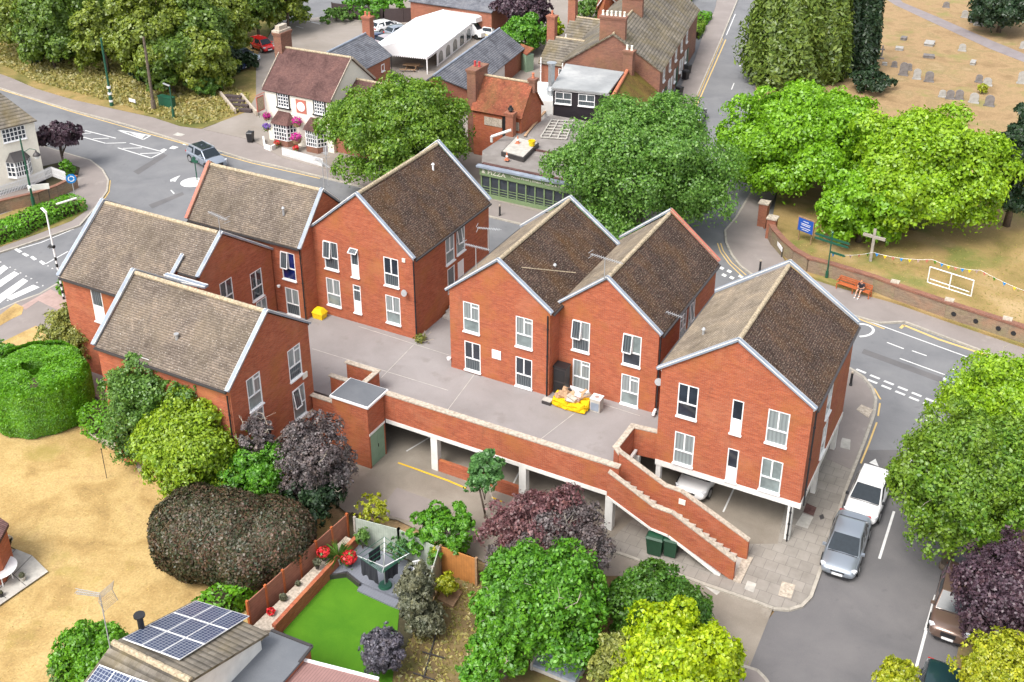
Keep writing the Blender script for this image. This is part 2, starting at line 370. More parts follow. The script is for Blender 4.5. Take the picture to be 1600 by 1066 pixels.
M['timber_black'] = stripe_mat('black weatherboard', (.025, .02, .025), (.008, .008, .008), .15, 1, .2, .5, .2)
M['fence_brown'] = stripe_mat('brown fence boards', (.33, .135, .085), (.16, .06, .035), .16, 1, .12, .8, .35)
M['fence_pale'] = stripe_mat('faded green fence boards', (.36, .40, .34), (.17, .19, .15), .13, 0, .1, .8, .35)
M['fence_orange'] = stripe_mat('orange fence boards', (.46, .19, .05), (.2, .08, .02), .14, 0, .1, .8, .35)
M['fence_dark'] = stripe_mat('dark fence boards', (.07, .05, .05), (.03, .02, .02), .14, 0, .12, .8, .3)
M['decking'] = stripe_mat('grey decking', (.17, .18, .21), (.08, .085, .1), .14, 0, .08, .6, .15)
M['ribroof'] = stripe_mat('brown ribbed roof', (.27, .15, .135), (.13, .07, .065), .13, 0, .3, .7, .2)
M['bark'] = plain('bark', (.13, .1, .075), .95, var=.4, scale=5)
M['bark_pale'] = plain('pale twigs', (.32, .28, .23), .95, var=.3, scale=5)
M['wood'] = plain('weathered wood', (.33, .3, .26), .9, var=.25)
M['wood_red'] = plain('stained bench wood', (.42, .11, .035), .5, var=.15)
M['wood_brown'] = plain('brown timber', (.3, .19, .11), .8, var=.3)
M['green_metal'] = plain('dark green metal', (.015, .085, .05), .4)
M['green_bin'] = plain('green bin plastic', (.012, .06, .03), .45)
M['grey_metal'] = plain('grey metal', (.45, .46, .47), .4, metal=.4)
M['galv'] = plain('galvanised metal', (.42, .45, .47), .4, metal=.6)
M['yellow_bag'] = plain('yellow bag', (.78, .47, .01), .85, var=.25, scale=9, spec=.2)
M['grit'] = plain('yellow grit bin', (.8, .55, .01), .45, var=.05)
M['cardboard'] = plain('cardboard', (.42, .27, .16), .9, var=.25)
M['blue_sign'] = plain('blue sign', (.02, .09, .42), .4, var=.05)
M['blue_bright'] = plain('bright blue sign', (.01, .22, .62), .4, var=.03)
M['gravestone'] = plain('gravestone', (.17, .155, .15), .9, var=.3, scale=3)
M['gravestone_pale'] = plain('pale gravestone', (.33, .32, .30), .9, var=.2, scale=3)
M['terracotta'] = plain('terracotta', (.5, .17, .09), .8)
M['red_pot'] = plain('red chimney pot', (.42, .05, .05), .7)
M['marquee'] = plain('marquee pvc', (.82, .82, .83), .4, var=.02)
M['skin'] = plain('skin', (.55, .3, .2), .6, var=.05)
M['tshirt'] = plain('black t-shirt', (.02, .02, .03), .9)
M['shorts'] = plain('grey shorts', (.12, .12, .13), .9)
M['hair'] = plain('ginger hair', (.35, .13, .05), .8)
M['flower_pink'] = leaf_mat('magenta petals', (.55, .01, .3), (.75, .03, .4), .2, hue=(.6, .05, .35))
M['flower_red'] = leaf_mat('red petals', (.6, .01, .02), (.8, .04, .05), .2, hue=(.7, .05, .06))
M['flower_purple'] = leaf_mat('purple petals', (.18, .06, .5), (.3, .15, .6), .2, hue=(.25, .15, .5))
M['pvpanel'] = slab_mat('solar cells', (.03, .04, .075), .16, .16, 0, 5.0, .15)
M['orange_rt'] = M['terracotta']
# ================================================================ THE SETTING
def P2(pts, z=0.0): return [g(x, y, z) for x, y in pts]
def sheet(name, pts, mat, z, world=False, kind='structure', label=None):
    P = [Vector((p[0], p[1], z)) for p in pts] if world else P2(pts, z)
    b = MB(); b.prism(P, z-.03, z)
    o = b.build(name, M[mat]); return tag(o, kind=kind, label=label)
def slab(name, pts, mat, z1=.12, kerb=None, world=False):
    P = [Vector((p[0], p[1], z1)) for p in pts] if world else P2(pts, z1)
    b = MB(); b.prism(P, -.04, z1); o = tag(b.build(name, M[mat]), kind='structure')
    if kerb:
        k = MB(); K = [Vector((p[0], p[1], 0)) for p in kerb] if world else P2(kerb, z1)
        for i in range(len(K)-1):
            a, c = Vector((K[i].x, K[i].y, -.03)), Vector((K[i+1].x, K[i+1].y, -.03)); k.bar(a, c, .16, z1+.035)
        tag(k.build('kerb', M['kerb']), kind='structure')
    return o
b = MB(); b.prism([(-500, -60), (250, -60), (250, 600), (-500, 600)], -.4, -.12); tag(b.build('ground', M['churchfar']), kind='structure')
sheet('road', [(-190, 30), (-120, 160), (-30, 175), (2, 120), (2, 57), (-62, 30)], 'asphalt', 0, True)
sheet('road', [(-9, 55.5), (-7, 47), (-8.2, 40.5), (-8.6, 33.5), (-13, 20), (12, 18), (14, 48), (2, 57.6), (-4, 58.2)], 'asphalt2', .004, True)
# verge bank and woodland floor, top left
slab('bank', [(-260, -60), (-260, 108), (0, 115), (17, 121), (56, 138), (113, 155), (175, 169), (239, 183), (282, 197), (315, 201), (345, 190), (385, 175), (400, 150), (400, 90), (425, 45), (520, -60)], 'bank', .16)
slab('pavement', [(-260, 118), (-260, 106), (0, 115), (17, 121), (56, 138), (113, 155), (175, 169), (239, 183), (282, 197), (315, 201), (345, 190), (395, 215), (440, 246), (500, 262), (600, 280), (700, 300), (768, 312), (843, 331), (900, 345), (1010, 330), (1080, 215), (1040, 160), (1062, 138), (1085, 95), (1100, 50), (1110, -30), (1158, -30), (1152, 0), (1129, 56), (1081, 167), (1062, 215), (1050, 270), (1030, 330), (980, 372), (900, 372), (850, 358), (817, 350), (780, 341), (700, 322), (600, 300), (500, 275), (420, 256), (394, 251), (338, 234), (296, 225), (253, 211), (197, 194), (113, 172), (37, 149), (0, 137)], 'pavement', .12,
     [(0, 137), (37, 149), (113, 172), (197, 194), (253, 211), (296, 225), (338, 234), (394, 251), (420, 256), (500, 275), (600, 300), (700, 322), (780, 341), (817, 350), (850, 358), (900, 372), (980, 372), (1030, 330), (1050, 270), (1062, 215), (1081, 167), (1129, 56), (1152, 0), (1158, -30)])
sheet('car_park', [(345, 190), (318, 202), (395, 219), (440, 246), (500, 262), (600, 280), (700, 300), (768, 312), (843, 331), (1000, 335), (1075, 200), (1035, 150), (1060, 110), (1080, 60), (1010, -30), (640, -30), (560, 20), (470, 30), (425, 48), (400, 90), (398, 150), (385, 175)], 'pubyard', .155)
sheet('pavement', [(1067, 15), (1078, -30), (1125, -30), (1118, 10), (1107, 38), (1075, 32)], 'asphalt', .16)
# west corner by the cottage
slab('pavement', [(-200, 425), (0, 394), (70, 371), (124, 352), (152, 320), (167, 298), (169, 281), (160, 265), (141, 250), (113, 242), (60, 226), (0, 205), (-200, 150)], 'pavement', .12,
     [(-200, 425), (0, 394), (70, 371), (124, 352), (152, 320), (167, 298), (169, 281), (160, 265), (141, 250), (113, 242), (60, 226), (0, 205), (-200, 150)])
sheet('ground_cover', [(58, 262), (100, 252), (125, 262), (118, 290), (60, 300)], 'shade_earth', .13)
sheet('verge', [(-60, 352), (0, 336), (60, 315), (130, 312), (136, 328), (112, 345), (60, 365), (0, 386), (-60, 400)], 'bank', .135)
# pavement beside the zebra crossing
slab('pavement', [(-300, 570), (0, 484), (26, 472), (62, 459), (79, 449), (95, 440), (150, 432), (290, 440), (330, 540), (170, 640), (150, 620), (0, 560), (-200, 700)], 'pavement', .12, [(-300, 570), (0, 484), (26, 472), (62, 459), (79, 449), (95, 440), (150, 432), (290, 440)])
sheet('tactile_paving', [(30, 480), (62, 462), (79, 452), (102, 463), (110, 492), (98, 488), (60, 470), (40, 484)], 'tactile', .128)
sheet('verge', [(0, 492), (24, 474), (37, 480), (34, 491), (17, 499), (0, 509), (-120, 545), (-120, 530)], 'straw', .13)
sheet('verge', [(-60, 555), (0, 536), (56, 509), (75, 520), (80, 560), (60, 620), (0, 600), (-60, 640)], 'straw', .132)
# gardens bottom left
sheet('lawn', [(-420, 640), (0, 560), (60, 600), (165, 640), (430, 690), (470, 700), (520, 825), (470, 880), (380, 985), (330, 1100), (120, 1400), (-300, 1300)], 'straw', .02)
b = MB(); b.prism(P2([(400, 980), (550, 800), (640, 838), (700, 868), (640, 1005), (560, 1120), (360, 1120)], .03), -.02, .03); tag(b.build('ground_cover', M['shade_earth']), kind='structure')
sheet('artificial_lawn', [(441, 985), (497, 912), (512, 905), (542, 901), (561, 909), (625, 943), (612, 1075), (520, 1075)], 'turf', .07)
sheet('garden_ground', [(635, 1010), (690, 915), (712, 878), (745, 880), (870, 900), (1000, 900), (1010, 1150), (560, 1150)], 'earth', .03)
# car park apron, pavements right
sheet('car_park', [(490, 760), (540, 800), (620, 812), (700, 850), (760, 880), (880, 900), (1000, 935), (1080, 1000), (1130, 1120), (1172, 1040), (1208, 950), (1235, 760), (1270, 650), (1100, 520), (480, 560)], 'carpark', .012)
KC = [(1300, 560), (1332, 577), (1349, 588), (1363, 605), (1369, 624), (1366, 647), (1354, 681), (1338, 723), (1321, 766), (1284, 884), (1276, 907), (1267, 932), (1253, 946), (1233, 952), (1208, 950), (1180, 939), (1098, 911), (1035, 888), (977, 867), (925, 850)]
slab('pavement', KC+[(960, 838), (1000, 800), (1170, 850), (1215, 850), (1225, 800), (1240, 745), (1255, 690), (1285, 600)], 'slabs', .1, KC)
slab('pavement', [(1300, 565), (1330, 581), (1346, 591), (1358, 606), (1365, 624), (1362, 646), (1350, 680), (1337, 716), (1329, 733), (1291, 716), (1297, 700), (1290, 660)], 'pavement', .112)
slab('pavement', [(1120, 1150), (1130, 1085), (1170, 1042), (1183, 1047), (1196, 1060), (1208, 1080), (1215, 1150)], 'pavement', .12, [(1100, 1030), (1150, 1037), (1183, 1047), (1196, 1060), (1208, 1080), (1215, 1150)])
# church side pavement and churchyard
KN = [(1205, 250), (1180, 290), (1150, 340), (1133, 360), (1135, 379), (1144, 398), (1156, 414), (1172, 426), (1220, 452), (1290, 482), (1340, 494), (1374, 504), (1414, 502), (1480, 527), (1568, 560), (1700, 608)]
slab('pavement', KN+[(1700, 560), (1600, 542), (1500, 508), (1397, 474), (1363, 464), (1300, 446), (1240, 425), (1222, 399), (1201, 370), (1190, 352), (1205, 320), (1230, 260)], 'pavement', .12, KN)
slab('churchyard', [(1201, 368), (1222, 397), (1240, 423), (1300, 443), (1363, 461), (1397, 470), (1476, 498), (1600, 540), (1800, 600), (1900, 200), (1500, 150), (1200, 180), (1215, 300)], 'churchgrass', .3)
slab('churchyard', [(1250, 230), (1180, 150), (1190, -60), (1800, -60), (2000, 250), (1560, 260)], 'churchfar', .31)
sheet('path', [(1380, -30), (1411, 4), (1461, 25), (1546, 62), (1600, 84), (1700, 125), (1700, 140), (1600, 97), (1546, 76), (1461, 37), (1399, 8), (1340, -30)], 'path', .33)
slab('pavement', [(1470, 1150), (1500, 1000), (1530, 860), (1500, 700), (1530, 640), (1700, 640), (1700, 1150)], 'earth', .12)
# ---------------------------------------------------------------- painted road markings
def marks(pts_list, mat='mark', z=.008, name='road_marking'):
    b = MB()
    for pts in pts_list:
        P = P2(pts, z); b.prism(P, z-.004, z)
    return tag(b.build(name, M[mat]), kind='structure')
def stripes(lines, w=.1, mat='mark', z=.008):
    b = MB()
    for ln in lines:
        P = P2(ln, z)
        for i in range(len(P)-1): b.bar(Vector((P[i].x, P[i].y, z-.004)), Vector((P[i+1].x, P[i+1].y, z-.004)), w, .004+.0003*i)
    return tag(b.build('road_marking', M[mat]), kind='structure')
marks([[(-22, 436), (6, 414), (13, 419), (-22, 447)], [(-30, 457), (22, 424), (30, 428), (-30, 470)], [(-30, 481), (36, 435), (44, 439), (-30, 497)], [(9, 465), (52, 445), (62, 449), (17, 469)]])
marks([[(22, 390), (26, 388), (35, 393), (30, 395)], [(34, 397), (38, 395), (46, 399), (41, 401)], [(47, 402), (51, 400), (58, 405), (53, 407)], [(61, 409), (65, 407), (72, 412), (67, 414)]])
stripes([[(30, 389), (64, 379)], [(64, 379), (115, 358)], [(125, 352), (150, 330)], [(72, 412), (106, 393)]], .1)
b = MB()
for x, y in ((1, 410), (16, 418), (24, 422), (41, 432), (49, 436), (58, 442), (67, 447), (3, 465), (12, 470), (32, 427), (75, 416), (82, 420)): b.cyl(g(x, y, .004), g(x, y, .012), .07, n=8)
tag(b.build('road_marking', M['mark']), kind='structure')
# hatched island, triangles, arrows, mini roundabout
stripes([[(120, 209), (142, 208)], [(122, 212), (165, 224)], [(133, 204), (181, 216)], [(166, 224), (197, 223)], [(145, 217), (170, 216)], [(184, 231), (236, 247)], [(236, 247), (257, 237)], [(203, 224), (257, 238)], [(192, 232), (222, 231)], [(219, 240), (250, 239)]], .13)
stripes([[(183, 203), (235, 212)], [(235, 212), (224, 218)], [(224, 218), (183, 203)]], .16)
marks([[(204, 208), (228, 211), (222, 216)], [(264, 232), (270, 228), (279, 230), (272, 233)], [(285, 226), (288, 224), (293, 225), (290, 227)], [(250, 235), (256, 232), (261, 234), (256, 237)]])
marks([[(266, 284), (266, 281), (274, 277), (282, 274), (277, 279), (274, 284), (270, 283)], [(266, 297), (268, 297), (273, 302), (271, 303)]])
b = MB(); c = g(301, 285); b.cyl((c.x, c.y, .004), (c.x, c.y, .05), 1.05, .95, n=28); tag(b.build('road_marking', M['mark']), kind='structure')
stripes([[(1344, 497), (1600, 590)], [(1406, 560), (1502, 595)], [(1425, 548), (1448, 556)], [(1470, 603), (1520, 620)], [(1386, 535), (1412, 545)]], .1)
# ghost oval, bay outline, give way dashes
t = [(1345+22*math.cos(a)-2, 516+10*math.sin(a)) for a in [i*math.pi/8-math.pi/2 for i in range(9)]]
stripes([t], .18)
stripes([[(1341, 498), (1382, 514)]], .12, 'yellow'); stripes([[(1407, 513), (1412, 508)], [(1412, 508), (1466, 530)], [(1466, 530), (1575, 566)], [(1575, 566), (1700, 612)]], .2, 'yellow')
dl = []
for i in range(6):
    x, y = 1338+i*21.7, 577+i*9.1
    if i < 5.5: dl.append([(x, y), (x+15, y+6)])
    if i > 0: dl.append([(x-4, y+7), (x+11, y+13)])
stripes(dl, .2, z=.014); stripes([[(1473, 630), (1489, 636)]], .12, z=.014)
stripes([[(1455, 643), (1440, 675)], [(1428, 703), (1415, 742)], [(1397, 799), (1374, 873)]], .13, z=.014)
stripes([[(1447, 985), (1431, 1045)], [(1446, 985), (1462, 930)]], .13, z=.014)
marks([[(1358, 723), (1368, 717), (1373, 729)], [(1386, 740), (1402, 728), (1405, 746)]], z=.016)
stripes([[(1366, 607), (1376, 624)], [(1375, 630), (1372, 650)], [(1370, 660), (1357, 695)], [(1357, 695), (1345, 724)]], .1, 'yellow', .014)
stripes([[(1129, 60), (1083, 168)], [(1134, 62), (1087, 169)]], .13, 'yellow', .01); stripes([[(1149, 22), (1135, 55)], [(1161, 90), (1156, 104)], [(1147, 130), (1143, 140)]], .1, 'mark', .01)
stripes([[(1126, 380), (1130, 392), (1143, 410), (1166, 430)], [(1121, 380), (1126, 394), (1139, 412), (1160, 432)]], .09, 'yellow', .01)
marks([[(1138+a, 421+b_), (1144+a, 424+b_), (1141+a, 427+b_), (1135+a, 424+b_)] for a, b_ in ((0, 0), (-12, -5), (4, 10), (-8, 6), (18, 8))])
stripes([[(0, 140), (40, 152), (113, 175), (253, 215), (394, 255), (500, 279)]], .12, 'yellow', .01)
stripes([[(172, 282), (170, 300), (154, 324)]], .12, 'yellow', .01)
stripes([[(622, 723), (650, 733), (700, 751), (728, 763)], [(768, 777), (784, 784)]], .12, 'yellow2', .03)
stripes([[(635, 705), (672, 683)], [(1130, 800), (1152, 752)], [(800, 760), (830, 700)], [(870, 790), (905, 735)]], .09, 'mark', .03)
stripes([[(460, 28), (500, 38)], [(484, 34), (510, 38)], [(462, 41), (474, 44)]], .12, 'mark', .17)
for pts, mt, z in (([(208, 268), (255, 240), (262, 243), (216, 273)], 'asphalt2', .004), ([(232, 320), (285, 300), (288, 304), (238, 326)], 'asphalt2', .004), ([(1350, 545), (1560, 622), (1556, 630), (1346, 552)], 'asphalt2', .004), ([(1180, 60), (1166, 110), (1160, 109), (1173, 60)], 'asphalt2', .004),
   ([(620, 762), (700, 790), (660, 820), (590, 800)], 'pavement', .018), ([(1085, 870), (1150, 900), (1120, 930), (1085, 905)], 'concrete', .018)):
    sheet('road_patch', pts, mt, z)
# service covers in the pavement
for pts, mt, z in (([(1338, 640), (1346, 632), (1364, 640), (1357, 653)], 'stone', .125), ([(1314, 690), (1316, 684), (1329, 687), (1328, 703), (1313, 699)], 'concrete', .125),
                ([(1255, 800), (1260, 786), (1276, 793), (1271, 806)], 'roof_purple', .115), ([(1243, 820), (1254, 802), (1271, 808), (1262, 826)], 'concrete', .115), ([(1280, 806), (1286, 803), (1288, 810), (1282, 812)], 'gutter', .115),
                ([(1216, 930), (1222, 908), (1243, 914), (1236, 935)], 'stone', .115), ([(1163, 920), (1168, 907), (1182, 912), (1177, 926)], 'concrete', .115), ([(270, 211), (277, 207), (289, 210), (283, 213)], 'concrete', .13)):
    sheet('service_cover', pts, mt, z)
# ================================================================ FOLIAGE
rng = np.random.default_rng(7)
def leaf_mesh(name, C, Nn, size, mat, parent, aspect=1.6, jit=.55, label=None):
    """one quad per leaf cluster: centres C, rough normals Nn"""
    n = len(C); Nn = Nn+rng.normal(0, jit, (n, 3)); Nn /= np.linalg.norm(Nn, axis=1)[:, None]
    a = rng.normal(0, 1, (n, 3)); t = np.cross(Nn, a); t /= np.linalg.norm(t, axis=1)[:, None]; b = np.cross(Nn, t)
    s = size*rng.uniform(.55, 1.35, (n, 1)); L = s*aspect/2; W = s/2
    V = np.stack([C-t*L, C+b*W+t*L*.15, C+t*L, C-b*W+t*L*.15], 1)
    V[:, 1] -= Nn*s*.12; V[:, 3] -= Nn*s*.12
    off = np.array(wloc(parent)) if parent is not None else np.zeros(3)
    V = (V-off).reshape(-1, 3)
    me = bpy.data.meshes.new(name)
    me.vertices.add(4*n); me.vertices.foreach_set('co', V.ravel())
    me.loops.add(4*n); me.loops.foreach_set('vertex_index', np.arange(4*n, dtype=np.int32))
    me.polygons.add(n); me.polygons.foreach_set('loop_start', np.arange(0, 4*n, 4, dtype=np.int32))
    me.materials.append(mat); me.update(calc_edges=True)
    o = bpy.data.objects.new(name, me); COL.objects.link(o); o.parent = parent
    return o
def dirs(n, low=-.35):
    d = rng.normal(0, 1, (int(n*2.5)+20, 3)); d /= np.linalg.norm(d, axis=1)[:, None]; d = d[d[:, 2] > low]; 
    return d[:n]
def crown_points(c, rad, n, nclump=26, cr=(.26, .42), fill=.12, flat=.8, low=-.8, drop=0, lb=1):
    nclump = int(nclump*2.3); cr = (cr[0]*.55, cr[1]*.8)
    c = np.array(c, float); rad = np.array(rad, float)
    d = dirs(nclump, low); az = np.arctan2(d[:, 1], d[:, 0]); p1, p2_ = rng.uniform(0, 6.28, 2)
    lobe = (1+lb*.11*np.sin(2*az+p1)+lb*.1*np.sin(3*az+p2_+d[:, 2]*2))[:, None]; k = np.minimum(rng.uniform(.45, .95, (len(d), 1))*lobe, .9); cc = c+d*rad*k
    rr = rng.uniform(cr[0], cr[1], len(d))*rad.min()
    cc = np.vstack([cc, c+np.array([[0, 0, rad[2]*.25]])]); rr = np.append(rr, rad.min()*.6)
    # leaves sit in small sprays, the sprays on the boughs' clumps
    ns = max(8, n//22); p = rr**2; idx = rng.choice(len(cc), ns, p=p/p.sum())
    dd = dirs(ns, -.6)
    while len(dd) < ns: dd = np.vstack([dd, dirs(ns-len(dd), -.6)])
    rads = rr[idx][:, None]*np.array([[1.2, 1.2, flat]])
    kk = rng.uniform(.7, 1.12, (ns, 1)); inner = rng.random(ns) < fill; kk[inner] *= .6; far = rng.random(ns) < .12; kk[far] *= 1.22
    S = cc[idx]+dd*rads*kk
    out = (S-c)/rad; out /= np.linalg.norm(out, axis=1)[:, None]
    SN = dd*.9+out*.5+np.array([0, 0, .4])+rng.normal(0, .25, (ns, 3)); SN /= np.linalg.norm(SN, axis=1)[:, None]
    q = rng.integers(0, ns, n); sp = min(.5, max(.1, rad.min()*.10)); off = rng.normal(0, sp*.62, (n, 3)); off -= SN[q]*(off*SN[q]).sum(1)[:, None]*.65
    C = S[q]+off; C[:, 2] -= (off**2).sum(1)*.35
    if drop: C[:, 2] -= drop*rng.random(n)**2
    return C, SN[q]+off*.5/sp, cc, rr
def limbs(base, cc, top, r, mat, parent, name='trunk', k=9):
    b = MB(); base = Vector(base); top = Vector(top); mid = base.lerp(top, .55)+Vector((rng.normal(0, .15), rng.normal(0, .15), 0))
    b.tube([base, base+Vector((0, 0, .35)), mid, top], [r*1.35, r, r*.75, r*.35], 9)
    for i in rng.choice(len(cc), min(k, len(cc)), replace=False):
        e = Vector(cc[i]); s = base.lerp(top, rng.uniform(.35, .8)); m = s.lerp(e, .5)+Vector((0, 0, .3)); b.tube([s, m, e], [r*.42, r*.26, r*.1], 6)
    return b.build(name, mat, parent, smooth=True)
def tree(name, label, px, py, rpx, hpx, zc, lm, n=9000, leaf=.3, trunk=.28, cat='tree', group=None, bark='bark', nclump=26, zr=None, core=False, **kw):
    """crown seen centred at (px,py) with half-width rpx, half-height hpx, its middle zc metres up"""
    c = g(px, py, zc); m = mpp(c); rx = rpx*m
    rz = zr or max(.5, (hpx*m-rx*.45)/.82) if not zr else zr
    rz = min(rz, zc*.98 if name != 'topiary' else rz)
    t = thing(name, label, cat, (c.x, c.y, 0), 0, group)
    n = int(n*2.8); leaf *= .6
    C, Nn, cc, rr = crown_points(c, (rx*.95, rx*.95, rz), n, nclump, **kw)
    C[:, 2] = np.maximum(C[:, 2], .1)
    leaf_mesh('crown', C, Nn, leaf, lm, t)
    limbs((c.x, c.y, -.05), cc, (c.x, c.y, zc+rz*.3), trunk, M[bark], t)
    if name in ('garden_tree', 'purple_tree', 'street_tree'):
        b = MB()
        for i in range(9):
            e = Vector(cc[rng.integers(0, len(cc))]); q = e+Vector((rng.normal(0, .35), rng.normal(0, .35), rx*.22+rng.uniform(.1, .4))); m = e.lerp(q, .5)+Vector((rng.normal(0, .1), rng.normal(0, .1), 0)); b.tube([e, m, q], [.03, .018, .008], 5)
            for j in range(3): r_ = m.lerp(q, rng.random()); b.cyl(r_, r_+Vector((rng.normal(0, .22), rng.normal(0, .22), rng.uniform(.05, .25))), .012, .005, 4)
        b.build('bare_twigs', M['bark_pale'], t)
    return t
LM = {
 'ash': leaf_mat('ash leaves', (.06, .18, .012), (.19, .34, .025), .35, hue=(.2, .29, .02)),
 'ash2': leaf_mat('mid green leaves', (.07, .2, .025), (.2, .38, .06), .38, hue=(.14, .29, .045)),
 'lime': leaf_mat('lime green leaves', (.14, .33, .008), (.27, .52, .02), .4, hue=(.2, .42, .01)),
 'lime2': leaf_mat('fresh lime leaves', (.17, .36, .008), (.34, .55, .02), .4, hue=(.32, .48, .02)),
 'yellow': leaf_mat('yellow green leaves', (.24, .42, .004), (.50, .62, .01), .4, hue=(.42, .50, .01)),
 'golden': leaf_mat('golden leaves', (.22, .31, .01), (.48, .50, .025), .4, hue=(.42, .42, .02)),
 'green': leaf_mat('fresh green leaves', (.05, .2, .012), (.16, .40, .02), .35, hue=(.1, .27, .02)),
 'oak': leaf_mat('woodland leaves', (.06, .14, .018), (.17, .28, .035), .35, hue=(.17, .25, .03)),
 'oak2': leaf_mat('yellowing woodland leaves', (.11, .18, .02), (.25, .32, .035), .35, hue=(.24, .29, .03)),
 'dark': leaf_mat('dark evergreen', (.012, .035, .014), (.04, .08, .03), .15),
 'yew': leaf_mat('olive conifer', (.075, .14, .018), (.2, .28, .045), .3, hue=(.14, .2, .03)),
 'conifer': leaf_mat('golden conifer', (.13, .26, .012), (.30, .44, .02), .3, hue=(.28, .38, .02)),
 'hedge': leaf_mat('clipped hedge', (.06, .2, .006), (.16, .38, .012), .3, hue=(.1, .3, .008)),
 'hedge2': leaf_mat('ornamental hedge', (.08, .17, .01), (.2, .34, .02), .3, hue=(.16, .3, .015)),
 'feather': leaf_mat('feathery shrub', (.06, .15, .025), (.16, .29, .05), .3, hue=(.11, .25, .03)),
 'willow': leaf_mat('pale shrub', (.16, .2, .035), (.36, .4, .1), .35, hue=(.28, .27, .06)),
 'copper': leaf_mat('copper hedge', (.03, .055, .02), (.14, .07, .05), .15, hue=(.05, .065, .03)),
 'purple': leaf_mat('purple leaves', (.035, .02, .035), (.115, .07, .095), .2, hue=(.08, .04, .055)),
 'plum': leaf_mat('plum red leaves', (.09, .04, .045), (.24, .13, .13), .25, hue=(.19, .06, .075)),
 'smoke': leaf_mat('grey purple leaves', (.06, .06, .06), (.19, .155, .16), .2, hue=(.13, .09, .09)),
 'smoke2': leaf_mat('slate purple leaves', (.07, .07, .09), (.17, .16, .2), .2, hue=(.12, .10, .14)),
 'olive': leaf_mat('olive grey leaves', (.07, .085, .05), (.19, .2, .13), .25, hue=(.2, .18, .1)),
 'maple': leaf_mat('young maple leaves', (.05, .16, .04), (.13, .3, .08), .35, hue=(.1, .24, .06)),
 'grass': leaf_mat('long grass', (.26, .25, .06), (.5, .40, .15), .4, hue=(.24, .26, .06)),
 'straw': leaf_mat('straw blades', (.42, .29, .1), (.62, .46, .2), .3, hue=(.3, .26, .07)),
 'spruce': leaf_mat('deep green spruce', (.025, .11, .01), (.10, .25, .02), .3, hue=(.08, .16, .015)),
}
T = tree
# --- woodland along the bank, top left
wg = 'woodland trees along the bank'
for a in (
 ('broad yellowing tree in the very top left corner', 35, 15, 75, 60, 5.6, 'oak2', 9500), ('olive green tree standing second from the left along the bank edge', 120, 20, 62, 62, 5.4, 'oak', 9500),
 ('tall dark tree at the top edge behind the white-banded pole', 185, -5, 60, 60, 6, 'oak', 9000), ('large woodland tree directly above the telegraph pole with stay', 232, 60, 58, 66, 6, 'oak2', 10500),
 ('bushy woodland tree with ragged hanging side right of the telegraph pole', 300, 48, 62, 75, 6, 'oak', 12000), ('tree on the carpark edge just left of the small red car', 352, 34, 48, 50, 5, 'oak2', 9500),
 ('tall tree cut by the top edge above the red car', 398, -12, 40, 36, 6, 'oak', 7000)):
    T('woodland_tree', a[0], a[1], a[2], a[3], a[4], a[5], LM[a[6]], a[7], .42, .2, group=wg, zr=a[5]*.95)
for a in (('yellow-green tree hanging over the middle of the bank', 160, 55, 48, 48, 4.6, 'oak2', 7000), ('darker tree filling behind the left edge of the woodland', 75, 45, 52, 50, 4.8, 'oak', 7000), ('tree with the lowest branches left of the roadside cabinet', 265, 92, 50, 40, 4.0, 'oak', 8000),
   ('tree between the telegraph pole and the garden steps', 320, 92, 42, 38, 4.0, 'oak2', 6500), ('background tree at the very top left of the bank', -10, -10, 60, 50, 6, 'oak', 6000), ('background tree at the top edge right of the dark one', 290, -15, 55, 45, 6, 'oak2', 6000), ('background tree at the top edge near the car park corner', 345, -8, 50, 40, 6, 'oak', 6000), ('round tree at the top edge beside the car park hedge', 445, -8, 40, 30, 5, 'oak2', 4500)):
    T('woodland_tree', a[0], a[1], a[2], a[3], a[4], a[5], LM[a[6]], a[7], .42, .18, group=wg, zr=a[5]*.95)
for lab, x, y, r, h, z, m_, n in (('dark evergreen thicket at the foot of the left woodland', 85, 72, 60, 22, 1.6, 'dark', 3500), ('dark holly bush below the telegraph pole tree', 235, 105, 42, 24, 1.8, 'dark', 3500),
   ('rounded dark bush spreading toward the parked cars', 345, 98, 45, 30, 1.9, 'dark', 4500), ('green shrub mass beside the garden steps', 320, 130, 34, 24, 1.4, 'feather', 3000),
   ('dark shrub hiding the bonnet of the parked car', 388, 95, 16, 14, 1.1, 'dark', 1400), ('scrubby bush under the left hand pole', 165, 72, 28, 22, 1.5, 'feather', 2500)):
    T('bank_shrub', lab, x, y, r, h, z, LM[m_], n, .34, .1, cat='shrub', group='shrubs on the bank', zr=z)
# --- street trees
T('ash_tree', 'large rounded green tree in front of the cream pub', 622, 204, 140, 92, 5.0, LM['ash'], 28000, .28, .32, nclump=50, cr=(.22, .36), zr=5.0)
T('ash_tree', 'largest green tree beside the pizza shop, behind the middle brick houses', 1003, 262, 150, 120, 5.8, LM['ash2'], 36000, .25, .36, nclump=52, cr=(.18, .34), zr=5.8, lb=.4)
T('chestnut_tree', 'broad bright lime green tree nearest the north road behind the noticeboard', 1262, 215, 150, 98, 5.0, LM['lime'], 32000, .33, .4, nclump=54, cr=(.22, .36), zr=5.4)
T('chestnut_tree', 'bright yellow-green tree above the white goal frame', 1442, 262, 134, 112, 5.6, LM['lime2'], 30000, .33, .4, nclump=44, cr=(.2, .34), zr=5.2)
T('chestnut_tree', 'low lime green crown spreading over the wooden cross', 1350, 318, 76, 62, 3.6, LM['lime'], 9000, .33, .25, nclump=26, zr=3.2)
T('copper_tree', 'dark purple ornamental tree beside the white cottage', 92, 212, 37, 34, 3.4, LM['purple'], 5500, .24, .12)
